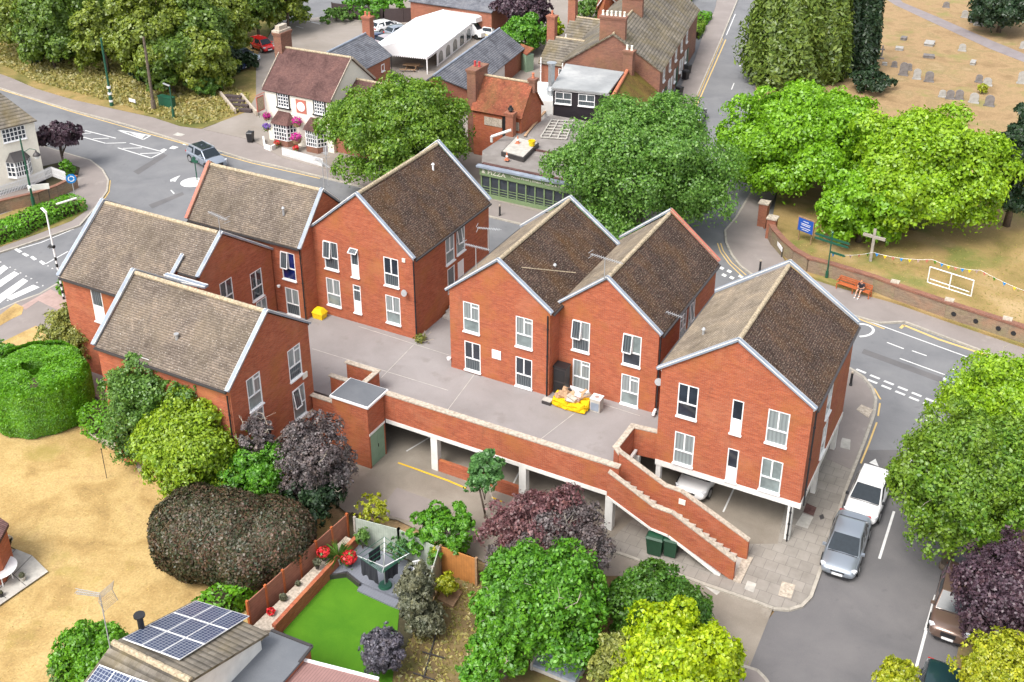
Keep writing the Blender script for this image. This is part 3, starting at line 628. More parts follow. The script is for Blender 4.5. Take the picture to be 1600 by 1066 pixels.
T('street_tree', 'big green tree overhanging the right edge of the side road', 1508, 752, 112, 110, 5.4, LM['ash'], 30000, .2, .3, nclump=46, cr=(.16, .34), zr=4.6, lb=.6)
T('street_tree', 'yellow-green tree top at the right edge below the main road', 1568, 632, 95, 72, 5.6, LM['lime2'], 17000, .2, .3, nclump=36, zr=3)
T('copper_tree', 'dark purple tree covering the brown parked car', 1588, 930, 84, 72, 4.6, LM['purple'], 17000, .16, .2, nclump=40, zr=2.6)
T('golden_tree', 'golden yellow tree in the bottom right corner', 1562, 1046, 64, 44, 3.6, LM['golden'], 9000, .14, .12, nclump=34, zr=1.6)
T('golden_tree', 'golden yellow shrub at the bottom edge left of the dark green car', 1402, 1062, 36, 22, 2.4, LM['golden'], 2600, .14, .08, zr=.8, cat='shrub')
# --- churchyard conifers
def spire(name, label, px, py_base, wpx, top_y, lm, n, leaf=.34, nz=7, fat=.75, group=None):
    n *= 2; leaf *= .62
    """conifer standing at (px,py_base), its tip seen at top_y"""
    p = g(px, py_base, .3); r = wpx*mpp(p); h = zat(top_y, p.x, p.y)
    t = thing(name, label, 'conifer', (p.x, p.y, 0), 0, group)
    z = rng.random(n)**.8; prof = np.where(z < .15, .7+z*2, (1-((z-.15)/.85)**1.6*fat)); a = rng.uniform(0, 2*np.pi, n)
    lobes = 1+.16*np.sin(a*nz+z*9)+.1*np.sin(a*3-z*5)+rng.normal(0, .06, n)
    rad = r*prof*lobes*rng.uniform(.7, 1.04, n)
    C = np.stack([p.x+np.cos(a)*rad, p.y+np.sin(a)*rad, .3+z*h-rng.random(n)*.4], 1)
    Nn = np.stack([np.cos(a), np.sin(a), np.full(n, .35)], 1)
    leaf_mesh('crown', C, Nn, leaf, lm, t, aspect=2.4)
    b = MB(); b.tube([(p.x, p.y, -.1), (p.x, p.y, h*.8)], [r*.12, .06], 8); b.build('trunk', M['bark'], t)
    return t
spire('cypress_tree', 'broad olive green conifer beside the north road', 1222, 128, 62, -60, LM['yew'], 14000, .42, 9, .6)
spire('cypress_tree', 'second olive conifer, right of the broad one', 1282, 125, 40, -50, LM['yew'], 9000, .42, 8, .6)
spire('columnar_yew', 'dark columnar evergreen at the edge of the graves', 1342, 112, 26, -50, LM['dark'], 7000, .36, 6, .5)
spire('columnar_yew', 'narrower dark columnar evergreen touching the olive conifer', 1314, 118, 20, -40, LM['dark'], 5000, .36, 6, .5)
T('low_yew', 'low dark spiky evergreen above the lime green trees', 1362, 125, 40, 18, 1.5, LM['dark'], 2600, .35, .1, zr=1.4, cat='shrub')
T('yew_tree', 'spreading dark yew in the top right corner by the path', 1568, 10, 62, 42, 3.6, LM['dark'], 9000, .38, .3, zr=3.2)
T('yew_tree', 'tall dark conifer at the right edge behind the churchyard lawn', 1592, 260, 52, 95, 5.5, LM['dark'], 14000, .34, .3, zr=5.4)
T('box_shrub', 'small golden round bush among the gravestones', 1535, 138, 9, 7, .9, LM['golden'], 500, .18, .04, zr=.5, cat='shrub')
# --- behind the terrace, top middle
T('garden_tree', 'very dark purple-leaved tree at the top edge above the marquee camper', 815, 12, 46, 34, 4, LM['purple'], 6000, .4, .2, zr=3.2)
T('ivy_thicket', 'bright green climbing thicket between the slate roof and chimney', 822, 52, 42, 34, 2.5, LM['green'], 6500, .32, .12, zr=2.4, cat='shrub')
T('golden_shrub', 'yellow shrub between the two rear chimneys', 868, 50, 15, 26, 2.0, LM['yellow'], 1800, .3, .08, zr=2.0, cat='shrub')
T('garden_shrub', 'dark green shrub between the rear roofs at the top', 925, 14, 34, 16, 1.6, LM['feather'], 2200, .32, .08, zr=1.5, cat='shrub')
T('garden_shrub', 'ivy mass over the dark fence at the pub car park', 590, 6, 60, 18, 1.9, LM['green'], 5000, .34, .08, zr=1.8, cat='shrub')
T('garden_shrub', 'hedge between the camper van and the far brick outbuilding', 745, 36, 34, 13, 1.4, LM['green'], 2600, .3, .08, zr=1.3, cat='shrub')
T('garden_shrub', 'planted bed of shrubs at the back of the pub car park', 525, 24, 32, 13, .9, LM['feather'], 2200, .28, .06, zr=.9, cat='shrub')
T('garden_shrub', 'long hedge at the left side of the pub car park', 450, 22, 38, 18, 1.5, LM['oak'], 3200, .3, .08, zr=1.4, cat='shrub')
ZD = 2.652
# --- foreground trees
T('garden_tree', 'reddish purple tree in front of the parking deck', 842, 834, 104, 74, 3.4, LM['plum'], 9000, .17, .16, nclump=46, cr=(.16, .3), zr=2.4)
T('garden_tree', 'grey purple half of the reddish tree, hanging toward the orange fence', 862, 850, 104, 62, 3.2, LM['smoke'], 11000, .15, .14, nclump=46, cr=(.16, .28), zr=2.2)
T('garden_tree', 'bright green tree at the bottom left of the stair, above the grey sofa', 852, 944, 98, 62, 3.2, LM['green'], 15000, .2, .2, nclump=40, zr=2.6)
T('garden_tree', 'green tree at the bottom, left of the grey sofa', 785, 978, 52, 78, 3.0, LM['green'], 9000, .2, .2, nclump=30, zr=3.0)
T('conifer_bush', 'dark green spiky conifer in front of the brick stair', 1030, 958, 92, 56, 2.2, LM['spruce'], 15000, .18, .16, nclump=46, cr=(.2, .32), zr=2.4)
T('golden_tree', 'bright yellow-lime tree at the bottom centre right', 1058, 1046, 116, 66, 3.2, LM['yellow'], 17000, .22, .2, nclump=40, zr=2.2)
T('garden_shrub', 'brown and olive bush at the bottom edge right of the sofa', 960, 1045, 46, 34, 2.2, LM['willow'], 3500, .17, .1, zr=1.6, cat='shrub')
T('garden_shrub', 'leafy shrub at the bottom edge below the brown garden lawn', 752, 1052, 36, 22, 1.6, LM['green'], 2200, .2, .08, zr=1.0, cat='shrub')
T('maple_sapling', 'slim young maple growing in front of the parking bays', 757, 738, 33, 56, 3.0, LM['maple'], 2600, .2, .06, nclump=22, cr=(.2, .4), zr=1.75)
T('garden_shrub', 'loose green climber along the pale fence right of the rotary airer', 690, 828, 66, 24, 1.6, LM['green'], 4200, .2, .06, nclump=30, cr=(.2, .4), zr=1.0, cat='shrub')
T('garden_shrub', 'wispy yellow bush beside the yellow parking line', 585, 800, 40, 20, 1.2, LM['golden'], 900, .12, .04, zr=.8, cat='shrub')
T('garden_shrub', 'small bright yellow shrub beside the orange fence', 697, 915, 17, 18, .9, LM['golden'], 900, .16, .04, zr=.7, cat='shrub')
T('olive_tree', 'grey green columnar tree on the edge of the artificial lawn', 650, 930, 32, 52, 2.2, LM['olive'], 6000, .14, .1, nclump=30, zr=2.0)
T('olive_tree', 'lower grey green bush between artificial lawn and bare garden', 668, 968, 30, 30, 1.1, LM['olive'], 3000, .14, .08, zr=.9, cat='shrub')
T('smoke_bush', 'round slate purple bush on the artificial lawn', 597, 1015, 38, 38, 1.5, LM['smoke2'], 6500, .12, .07, nclump=34, cr=(.22, .34), zr=1.3)
T('purple_tree', 'feathery grey purple tree at the corner of the left brick block', 492, 712, 66, 68, 3.8, LM['smoke'], 7500, .16, .14, nclump=40, cr=(.18, .32), zr=2.4)
T('purple_tree', 'dark green lower tree below the feathery purple tree', 488, 772, 54, 40, 2.0, LM['dark'], 4200, .2, .1, zr=1.5)
T('purple_tree', 'small grey purple sapling between the bright shrubs and the brick wall', 398, 682, 28, 26, 5.0, LM['smoke'], 1500, .16, .06, zr=1.2, cat='shrub')
T('garden_shrub', 'bright green shrub between the copper dome and the purple tree', 402, 742, 54, 42, 3.0, LM['green'], 6500, .18, .1, nclump=34, zr=1.8, cat='shrub')
T('conifer_shrub', 'yellow-green layered conifer in front of the left brick block', 300, 697, 98, 62, 3.9, LM['conifer'], 18000, .2, .14, nclump=50, cr=(.2, .34), zr=3.0, cat='shrub')
T('garden_shrub', 'feathery green shrub against the wall of the left brick block', 232, 618, 70, 48, 5.2, LM['feather'], 11000, .18, .14, nclump=40, cr=(.2, .34), zr=2.7, cat='shrub')
T('garden_shrub', 'feathery green shrub spilling over the clipped low hedge', 222, 668, 54, 40, 2.4, LM['feather'], 6500, .18, .1, nclump=30, zr=2.3, cat='shrub')
T('garden_shrub', 'second feathery green shrub under the small wall window', 300, 628, 50, 34, 5.6, LM['feather'], 6000, .18, .1, nclump=28, zr=2.2, cat='shrub')
T('garden_shrub', 'pale willowy shrub between topiary hedge and brick blocks', 112, 522, 48, 42, 2.2, LM['willow'], 6500, .17, .1, nclump=34, zr=1.9, cat='shrub')
T('garden_shrub', 'leafy bush at the left edge beside the big topiary', 5, 560, 24, 22, 1.6, LM['green'], 1800, .2, .08, zr=1.2, cat='shrub')
T('garden_shrub', 'green bush on the corner of the bungalow at the bottom left', 150, 1022, 62, 40, 2.0, LM['hedge'], 8000, .16, .1, nclump=36, zr=1.5, cat='shrub')
T('garden_shrub', 'small dark bush at the foot of the bungalow solar roof', 105, 1055, 30, 22, 1.2, LM['feather'], 2000, .16, .06, zr=.9, cat='shrub')
T('garden_shrub', 'bright bush by the fingerpost side of the white cottage', 105, 262, 12, 14, 1.1, LM['hedge'], 900, .16, .05, zr=.9, cat='shrub')
T('garden_shrub', 'round clipped bush against the left end of the middle brick block', 97, 448, 9, 10, .7, LM['hedge'], 900, .12, .04, zr=.7, cat='shrub')
# --- clipped hedges: a twiggy body under a skin of leaves
def hedge(name, label, path, wd, ht, lm, leaf=.14, dens=120, z0=0, cat='hedge', world=False, group=None, top=.0, wob=.12):
    P = [Vector((p[0], p[1], 0)) for p in path] if world else P2(path, 0)
    L = [(P[i+1]-P[i]).length for i in range(len(P)-1)]; tot = sum(L)
    t = thing(name, label, cat, (P[0].x, P[0].y, 0), 0, group)
    b = MB(); Cs, Ns = [], []
    for i in range(len(P)-1):
        a, c = P[i], P[i+1]; d = (c-a).normalized(); s = Vector((d.y, -d.x, 0))
        b.bar(Vector((a.x, a.y, z0-.05)), Vector((c.x, c.y, z0-.05)), wd*.78, ht*.88+.05)
        n = int(dens*L[i]*(2*ht+wd)); u = rng.uniform(-.5, L[i]+.5, n)/1; ph = rng.uniform(0, 1, n)*(2*ht+wd)
        side = np.where(ph < ht, -1, np.where(ph > ht+wd, 1, 0)); off = np.where(side == 0, ph-ht-wd/2, side*wd/2); zz = np.where(side == -1, ph, np.where(side == 1, ph-ht-wd, ht))
        ed = np.abs(off)/(wd/2); zz = np.where(side == 0, zz-.12*ed**3, zz); off = np.where((side != 0) & (zz > ht*.85), off*.93, off)
        bump_ = 1+wob*np.sin(u*1.7+i)*np.cos(u*.9)
        off = off*bump_+rng.normal(0, .03, n); zz = zz*(1+wob*.35*np.sin(u*1.1))+rng.normal(0, .03, n)
        C = np.array([[a.x, a.y, z0]])+np.outer(u, [d.x, d.y, 0])+np.outer(off, [s.x, s.y, 0]); C[:, 2] += np.maximum(zz, .05)
        Nn = np.outer(side, [s.x, s.y, 0])+np.outer(side == 0, [0, 0, 1.])+np.array([0, 0, .25])
        Cs.append(C); Ns.append(Nn)
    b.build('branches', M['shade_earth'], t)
    leaf_mesh('foliage', np.vstack(Cs), np.vstack(Ns), leaf, lm, t, jit=.4)
    return t
hedge('hedge', 'long clipped green hedge on the verge by the zebra crossing', [(-45, 392), (20, 368), (70, 346), (118, 328)], 2.3, 1.15, LM['hedge'], .14, 90, wob=.1)
hedge('hedge', 'low clipped hedge joining the topiary to the shrubs', [(150, 672), (205, 690)], 1.5, 1.7, LM['hedge'], .13, 130)
hedge('hedge', 'bright green hedge behind the brown panel fence', [(328, 972), (372, 942), (412, 918), (440, 905)], 1.3, 1.3, LM['hedge'], .14, 150)
hedge('hedge', 'front garden hedge at the far end of the terraced houses', [(1050, 18), (1066, 0)], 3.0, 2.0, LM['hedge2'], .25, 30)
hedge('hedge', 'small front garden hedge nearest the terrace doors', [(1083, 60), (1092, 46)], 1.6, 1.1, LM['hedge2'], .22, 40)
hedge('hedge', 'little hedge over the low brick wall by the terrace', [(1092, 40), (1100, 30)], 1.8, 1.0, LM['hedge'], .22, 40)
# big drum topiary with a hollow top
def drum(label, px, py, rpx, ht, lm):
    c = g(px, py, 0); r = rpx*mpp(c); t = thing('topiary', label, 'topiary', (c.x, c.y, 0))
    n = 70000; A = 2*np.pi*r*ht; tp = np.pi*r*r*.9; inn = 2*np.pi*r*.35*1.0
    k = rng.random(n)*(A+tp+inn); a = rng.uniform(0, 2*np.pi, n); lob = 1+.07*np.sin(a*3+1)+.035*np.sin(a*5)+.02*np.sin(a*11)
    z = rng.uniform(0, ht, n)**1.0; q = z/ht
    prof = np.where(q < .35, .80+.2*(q/.35)**.6, 1.0)*np.where(q > .9, 1-(q-.9)*1.0, 1)
    rt = r*np.sqrt(rng.uniform(.05, .92, n)); zt = ht*1.0+.2*np.sin(a*2)+.1*np.sin(a*5+2)-.45*np.clip((rt/r-.75)/.25, 0, 1)**2
    ri = r*.2*(1+.2*np.sin(a*2)); zi = ht-rng.random(n)**1.2*1.3
    s1 = k < A; s2 = (k >= A) & (k < A+tp)
    rad = np.where(s1, r*prof, np.where(s2, rt, ri))*lob; zz = np.where(s1, z, np.where(s2, zt, zi))+rng.normal(0, .03, n)
    C = np.stack([c.x+np.cos(a)*rad, c.y+np.sin(a)*rad, np.maximum(zz, .12)], 1)
    Nn = np.where(s1[:, None], np.stack([np.cos(a), np.sin(a), .15+0*a], 1), np.where(s2[:, None], np.array([[0, 0, 1.]]), np.stack([-np.cos(a), -np.sin(a), .3+0*a], 1)))
    leaf_mesh('foliage', C, Nn, .1, lm, t, jit=.35)
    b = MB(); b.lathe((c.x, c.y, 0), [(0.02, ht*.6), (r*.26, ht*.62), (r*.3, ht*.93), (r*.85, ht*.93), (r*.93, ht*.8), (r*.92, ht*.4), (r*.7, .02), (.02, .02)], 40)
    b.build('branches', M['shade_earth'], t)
    b = MB()
    for i in range(14):
        x, y = c.x+rng.normal(0, .2), c.y+rng.normal(0, .2); b.cyl((x, y, ht*.6), (x+rng.normal(0, .06), y, ht*.6+rng.uniform(.4, .85)), .06, .04, 6)
    b.build('pruned_stem', M['bark_pale'], t)
drum('huge clipped drum shaped hedge with a hollow top at the left edge', 70, 648, 78, 3.5, LM['hedge'])
# heart shaped copper dome: two joined clipped mounds
def dome(label, cs, lm, n, leaf):
    c0 = g(cs[0][0], cs[0][1], cs[0][3]); t = thing('copper_hedge', label, 'hedge', (c0.x, c0.y, 0)); Cs, Ns = [], []; b = MB()
    E = []
    for (px, py, rpx, zc, rz) in cs:
        c = g(px, py, zc); E.append((np.array(c), np.array([rpx*mpp(c)]*2+[rz])))
    for i, (c, r) in enumerate(E):
        d = rng.normal(0, 1, (n, 3)); d /= np.linalg.norm(d, axis=1)[:, None]
        d = np.sign(d)*np.abs(d)**.8; d /= (np.abs(d)**2.6).sum(1)[:, None]**(1/2.6)
        C = c+d*r*(1+rng.normal(0, .015, (n, 1))+.02*np.sin(d[:, :1]*9)*np.cos(d[:, 1:2]*8)); keep = C[:, 2] > .1
        for j, (c2, r2) in enumerate(E):
            if j != i: keep &= (np.abs((C-c2)/r2)**2.6).sum(1) > .9
        Cs.append(C[keep]); Ns.append(d[keep])
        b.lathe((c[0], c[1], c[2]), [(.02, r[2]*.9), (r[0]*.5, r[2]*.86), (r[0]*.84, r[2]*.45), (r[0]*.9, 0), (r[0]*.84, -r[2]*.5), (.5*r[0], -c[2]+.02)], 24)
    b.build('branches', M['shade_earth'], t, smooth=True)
    leaf_mesh('foliage', np.vstack(Cs), np.vstack(Ns), leaf, lm, t, jit=.5)
dome('dark copper clipped dome hedge with a notch, on the parched lawn', [(310, 832, 68, 2.1, 2.1), (422, 842, 64, 1.8, 1.8), (352, 838, 70, 2.05, 2.05), (384, 850, 74, 1.75, 1.75)], LM['copper'], 24000, .1)
# --- rough grass tufts on the bank, uncountable
def tufts(name, poly, n, lm, size, z=.16, h=.25, label=None):
    P = P2(poly, z); xs = [p.x for p in P]; ys = [p.y for p in P]; pts = []
    while len(pts) < n:
        x, y = rng.uniform(min(xs), max(xs)), rng.uniform(min(ys), max(ys)); ins = False
        for i in range(len(P)):
            a, b_ = P[i], P[i-1]
            if (a.y > y) != (b_.y > y) and x < (b_.x-a.x)*(y-a.y)/(b_.y-a.y)+a.x: ins = not ins
        if ins: pts.append((x, y, z+rng.random()*h))
    C = np.array(pts); low = h < .04; Nn = np.tile(np.array([[0, 0, 1.]] if low else [[.3, -.6, .5]]), (n, 1))
    o = leaf_mesh(name, C, Nn, size, lm, None, aspect=2.2, jit=.12 if low else .6); return tag(o, kind='stuff', label=label, cat='grass')
tufts('bank_grass', [(-60, 55), (0, 100), (60, 130), (175, 160), (240, 180), (290, 195), (330, 192), (385, 172), (390, 150), (330, 120), (200, 90), (60, 50)], 16000, LM['grass'], .2, label='long dry grass covering the bank above the road')
tufts('garden_weeds', [(640, 1000), (690, 915), (745, 890), (790, 900), (760, 1066), (600, 1100)], 1500, LM['grass'], .1, .03, .06, label='thin weedy grass on the bare garden strip')

tufts('lawn_tufts', [(-60, 700), (0, 700), (140, 690), (215, 730), (245, 780), (240, 870), (300, 930), (340, 950), (220, 985), (100, 1066), (-80, 1066)], 2500, LM['straw'], .05, .02, .01, label='short parched straw tufts on the garden lawn')
tufts('churchyard_tufts', [(1230, 400), (1600, 530), (1600, 330), (1400, 380), (1260, 330)], 2500, LM['grass'], .07, .305, .02, label='thin dry grass on the churchyard lawn by the wall')
b = MB()
for a, c in (((488, 545), (700, 610)), ((560, 510), (1000, 650)), ((700, 640), (760, 560)), ((840, 690), (905, 640)), ((596, 590), (650, 535))): b.bar(g(*a, ZD), g(*c, ZD), .035, .004)
tag(b.build('deck_joint', M['concrete']), kind='structure')
# ================================================================ BUILDINGS
def wall(b, a, c, z0, top, openings=(), depth=.09, m=None, reveal=None):
    """upright wall seen from outside with a on the left, c on the right; top is a height or a list of (distance, height)"""
    a, c = Vector((a[0], a[1], 0)), Vector((c[0], c[1], 0)); L = (c-a).length; d = (c-a)/L; out = Vector((d.y, -d.x, 0))
    if isinstance(top, (int, float)): top = [(0, top), (L, top)]
    def zt(s):
        for i in range(len(top)-1):
            if top[i][0]-1e-6 <= s <= top[i+1][0]+1e-6 and top[i+1][0] > top[i][0]:
                return top[i][1]+(top[i+1][1]-top[i][1])*(s-top[i][0])/(top[i+1][0]-top[i][0])
        return top[-1][1]
    ss = sorted(set([round(x, 4) for x in [0, L]+[t[0] for t in top]+[o[0] for o in openings]+[o[1] for o in openings] if -1e-6 <= x <= L+1e-6]))
    P = lambda s, z, k=0: a+d*s-out*k+Vector((0, 0, z))
    for i in range(len(ss)-1):
        s0, s1 = ss[i], ss[i+1]; mid = (s0+s1)/2
        ops = sorted([(o[2], o[3]) for o in openings if o[0]-1e-4 <= mid <= o[1]+1e-4]); z = z0
        for lo, hi in ops: b.quad(P(s0, z), P(s1, z), P(s1, lo), P(s0, lo), m); z = hi
        b.quad(P(s0, z), P(s1, z), P(s1, zt(s1)), P(s0, zt(s0)), m)
    for o in openings:
        s0, s1, lo, hi = o[:4]
        b.quad(P(s0, lo), P(s0, lo, depth), P(s0, hi, depth), P(s0, hi), m); b.quad(P(s1, lo, depth), P(s1, lo), P(s1, hi), P(s1, hi, depth), m)
        b.quad(P(s0, hi), P(s0, hi, depth), P(s1, hi, depth), P(s1, hi), m); b.quad(P(s0, lo, depth), P(s0, lo), P(s1, lo), P(s1, lo, depth), m)
    return a, d, out
def window(par, a, d, out, s0, s1, lo, hi, style='A', glass='glass_net', glass2='glass_pale', frame='white', sill=True, name='window', fw=.055):
    """frame bars, panes and sill filling one opening"""
    b = MB(); P = lambda s, z, k=0: a+d*s+out*k+Vector((0, 0, z))
    def hb(x0, x1, z0, z1, k0=-.06, k1=.012, bb=None): (bb or b).obox(P(x0, z0, k0), d*(x1-x0), Vector((0, 0, z1-z0)), out*(k1-k0))
    w_, h_ = s1-s0, hi-lo; f = fw
    hb(s0, s1, lo, lo+f); hb(s0, s1, hi-f, hi); hb(s0, s0+f, lo+f, hi-f); hb(s1-f, s1, lo+f, hi-f)
    G = MB(); tr = lo+h_*.42
    def pane(x0, x1, z0, z1, k=-.035, m=0): G.quad(P(x0, z0, k), P(x1, z0, k), P(x1, z1, k), P(x0, z1, k), m)
    mid = (s0+s1)/2; sash = None
    if style[0] == 'A':
        hb(s0+f, s1-f, tr-f*.6, tr+f*.6); hb(mid-f*.7, mid+f*.7, tr+f*.6, hi-f)
        if 'v' in style: hb(mid+f*.7, s1-f, hi-f-h_*.13, hi-f-h_*.13+f)
        pane(s0+f, s1-f, lo+f, tr-f*.6, m=1)
        pane(mid, s1-f, tr, hi-f); pane(s0+f, mid, tr, hi-f)
        if 'o' in style:      # a casement pushed open, its foot swung outwards
            S = MB(); x0, x1 = s0+f*.4, mid; k = .2; z0, z1 = tr+.02, hi-f*.6; e = .045
            def sw(x, z): return P(x, z, .02+k*(z1-z)/(z1-z0)*.8)
            for (xa, za, xb, zb) in ((x0, z0, x1, z0), (x0, z1, x1, z1), (x0, z0, x0, z1), (x1, z0, x1, z1)): S.bar(sw(xa, za), sw(xb, zb), .05, .05, out)
            sash = S; SG = MB(); SG.quad(sw(x0, z0), sw(x1, z0), sw(x1, z1), sw(x0, z1))
    elif style[0] == 'N':
        hb(s0+f, s1-f, lo+h_*.42-f*.6, lo+h_*.42+f*.6); pane(s0+f, s1-f, lo+h_*.42, hi-f)
        hb(s0+f, s1-f, lo+f, lo+h_*.42-f*.6, -.04, -.01)
        if 'v' in style: hb(s0+f, s1-f, hi-h_*.2, hi-h_*.2+f)
        if 'o' in style:
            S = MB(); x0, x1 = s0, s1; z1 = hi-.02; S.bar(P(x0, z1, .02), P(x0, z1-.22, .3), .05, .04); S.bar(P(x1, z1, .02), P(x1, z1-.22, .3), .05, .04)
            S.bar(P(x0, z1-.22, .3), P(x1, z1-.22, .3), .05, .04); S.bar(P(x0, z1, .02), P(x1, z1, .02), .05, .04); sash = S; SG = MB(); SG.quad(P(x0, z1-.22, .3), P(x1, z1-.22, .3), P(x1, z1, .02), P(x0, z1, .02))
    elif style[0] == 'C':        # cottage casement with a grid of small panes: C<cols>x<rows>
        nc, nr = map(int, style[1:].split('x')); pane(s0+f, s1-f, lo+f, hi-f)
        for i in range(1, nc): x = s0+w_*i/nc; hb(x-.03, x+.03, lo+f, hi-f)
        for i in range(1, nr): z = lo+h_*i/nr; hb(s0+f, s1-f, z-.03, z+.03)
    elif style[0] == 'P': hb(s0+f, s1-f, lo+f, hi-f, -.04, -.01)
    else: pane(s0+f, s1-f, lo+f, hi-f)
    o = b.build(name, M[frame], par)
    if G.f: G.build('pane', [M[glass], M[glass2]], o)
    if sill: s = MB(); s.obox(P(s0-.04, lo-.07, -.02), d*(w_+.08), Vector((0, 0, .07)), out*.13); s.build('sill', M[frame], o)
    if sash is not None: so_ = sash.build('open_sash', M['white'], o); SG.build('sash_pane', M['glass_mid'], so_)
    return o
def slab_roof(b, e0, e1, r1, r0, th=.12, m=None):
    e0, e1, r1, r0 = map(Vector, (e0, e1, r1, r0)); n = (e1-e0).cross(r0-e0).normalized()
    if n.z < 0: n = -n
    lo = [p-n*th for p in (e0, e1, r1, r0)]; up = [e0, e1, r1, r0]
    f = (up if (up[1]-up[0]).cross(up[3]-up[0]).dot(n) > 0 else up[::-1]); b.poly(f, m)
    b.poly([q for q in (lo[::-1] if f is up else lo)], m)
    for i in range(4): j = (i+1) % 4; b.quad(up[i], up[j], lo[j], lo[i], m)
def rake(par, pts, mat='lead', wd=.22, ht=.15, name='verge_coping', up=0.06):
    b = MB()
    for i in range(len(pts)-1): b.bar(Vector(pts[i])+Vector((0, 0, up)), Vector(pts[i+1])+Vector((0, 0, up)), wd, ht)
    for i in range(len(pts)-1): b.bar(Vector(pts[i])+Vector((0, 0, up+ht)), Vector(pts[i+1])+Vector((0, 0, up+ht)), wd*.28, .035, off=.0)
    o = b.build(name, M[mat], par); h = MB()
    for i in range(len(pts)-1): d = (Vector(pts[i+1])-Vector(pts[i])).normalized(); s_ = d.cross(Vector((0, 0, 1))).normalized()*wd*.5; h.bar(Vector(pts[i])+s_+Vector((0, 0, up+ht*.8)), Vector(pts[i+1])+s_+Vector((0, 0, up+ht*.8)), .035, .05); h.bar(Vector(pts[i])-s_+Vector((0, 0, up+ht*.8)), Vector(pts[i+1])-s_+Vector((0, 0, up+ht*.8)), .035, .05)
    h.build('edge_highlight', M['white_paint'] if mat == 'lead' else M['ridge'], o); return o  # pale strips along both coping edges: the edge highlight put in as colour
def ridge_tiles(par, a, c, r=.13):
    b = MB(); a, c = Vector(a), Vector(c); L = (c-a).length; n = max(1, int(L/.45))
    for i in range(n): b.cyl(a.lerp(c, i/n), a.lerp(c, (i+.97)/n), r*1.0, r*.93, 8)
    return b.build('ridge_cap', M['ridge'], par)
def gutter(par, a, c, dark=True, fascia=True):
    b = MB(); b.bar(Vector(a)-Vector((0, 0, .1)), Vector(c)-Vector((0, 0, .1)), .12, .1); g_ = b.build('gutter', M['gutter' if dark else 'white'], par)
    return g_
def downpipe(par, x, y, z1, z0, r=.045, mat='black', name='downpipe'):
    b = MB(); b.cyl((x, y, z0), (x, y, z1), r, n=8)
    for k in range(3): z = z0+(z1-z0)*(k+.5)/3; b.cyl((x, y, z), (x, y, z+.06), r*1.5, n=8)
    return b.build(name, M[mat], par)
def aerial(par_label, px, py, z, length, heading, mast=1.6, cat='aerial', name='tv_aerial', grid=False, base=None, loc=None, group='television aerials'):
    p = loc or g(px, py, z); t = thing(name, par_label, cat, (p.x, p.y, p.z), 0, group)
    b = MB(); b.cyl(p, p+Vector((0, 0, mast)), .025, n=6); b.build('mast', M['grey_metal'], t)
    d = Vector((math.cos(heading), math.sin(heading), 0)); s = Vector((-d.y, d.x, 0)); top = p+Vector((0, 0, mast))
    b = MB(); b.bar(top-d*length*.45, top+d*length*.55, .03, .03); n = 14
    for i in range(n):
        q = top+d*length*(-.42+.95*i/n); b.bar(q-s*.16, q+s*.16, .018, .018)
    q = top-d*length*.45
    for k in (-.16, .16): b.bar(q-s*.25+Vector((0, 0, k)), q+s*.25+Vector((0, 0, k)), .02, .02)
    b.build('boom', M['grey_metal'], t); return t
ZF = 2.65
def wpx(plane, v, tl, br, w_=None, h_=None):
    """opening centre surveyed from the photo on a wall plane; returns (coordinate along the wall, bottom, top)"""
    f = onX if plane == 'X' else onY
    p, q = f(*tl, v), f(*br, v); k = 1 if plane == 'X' else 0
    c = (p[k]+q[k])/2; z = (p.z+q.z)/2; W = w_ or abs(q[k]-p[k]); Hh = h_ or abs(p.z-q.z)
    return c-W/2, c+W/2, z-Hh/2, z+Hh/2
AW, AH, NW, NH = 1.08, 1.98, .58, 2.02
def put_windows(par, b, a, c, z0, top, wins, plane, v, flip=False):
    """cut the openings, build the wall, fill with windows"""
    a3 = Vector((a[0], a[1], 0)); c3 = Vector((c[0], c[1], 0)); d = (c3-a3).normalized(); ops = []
    for wn in wins:
        tl, br, st = wn[:3]; kw = wn[3] if len(wn) > 3 else {}
        W, Hh = kw.get('wh', (AW, AH) if st[0] == 'A' else (NW, NH) if st[0] == 'N' else (None, None))
        lo_, hi_, zl, zh = wpx(plane, v, tl, br, W, Hh); k = 1 if plane == 'X' else 0
        s0, s1 = sorted(((lo_-a3[k])*d[k], (hi_-a3[k])*d[k])); ops.append((s0, s1, zl, zh, st, {q: r for q, r in kw.items() if q != 'wh'}))
    A, D, O = wall(b, a, c, z0, top, ops)
    for s0, s1, zl, zh, st, kw in ops: window(par, A, D, O, s0, s1, zl, zh, st, **kw)
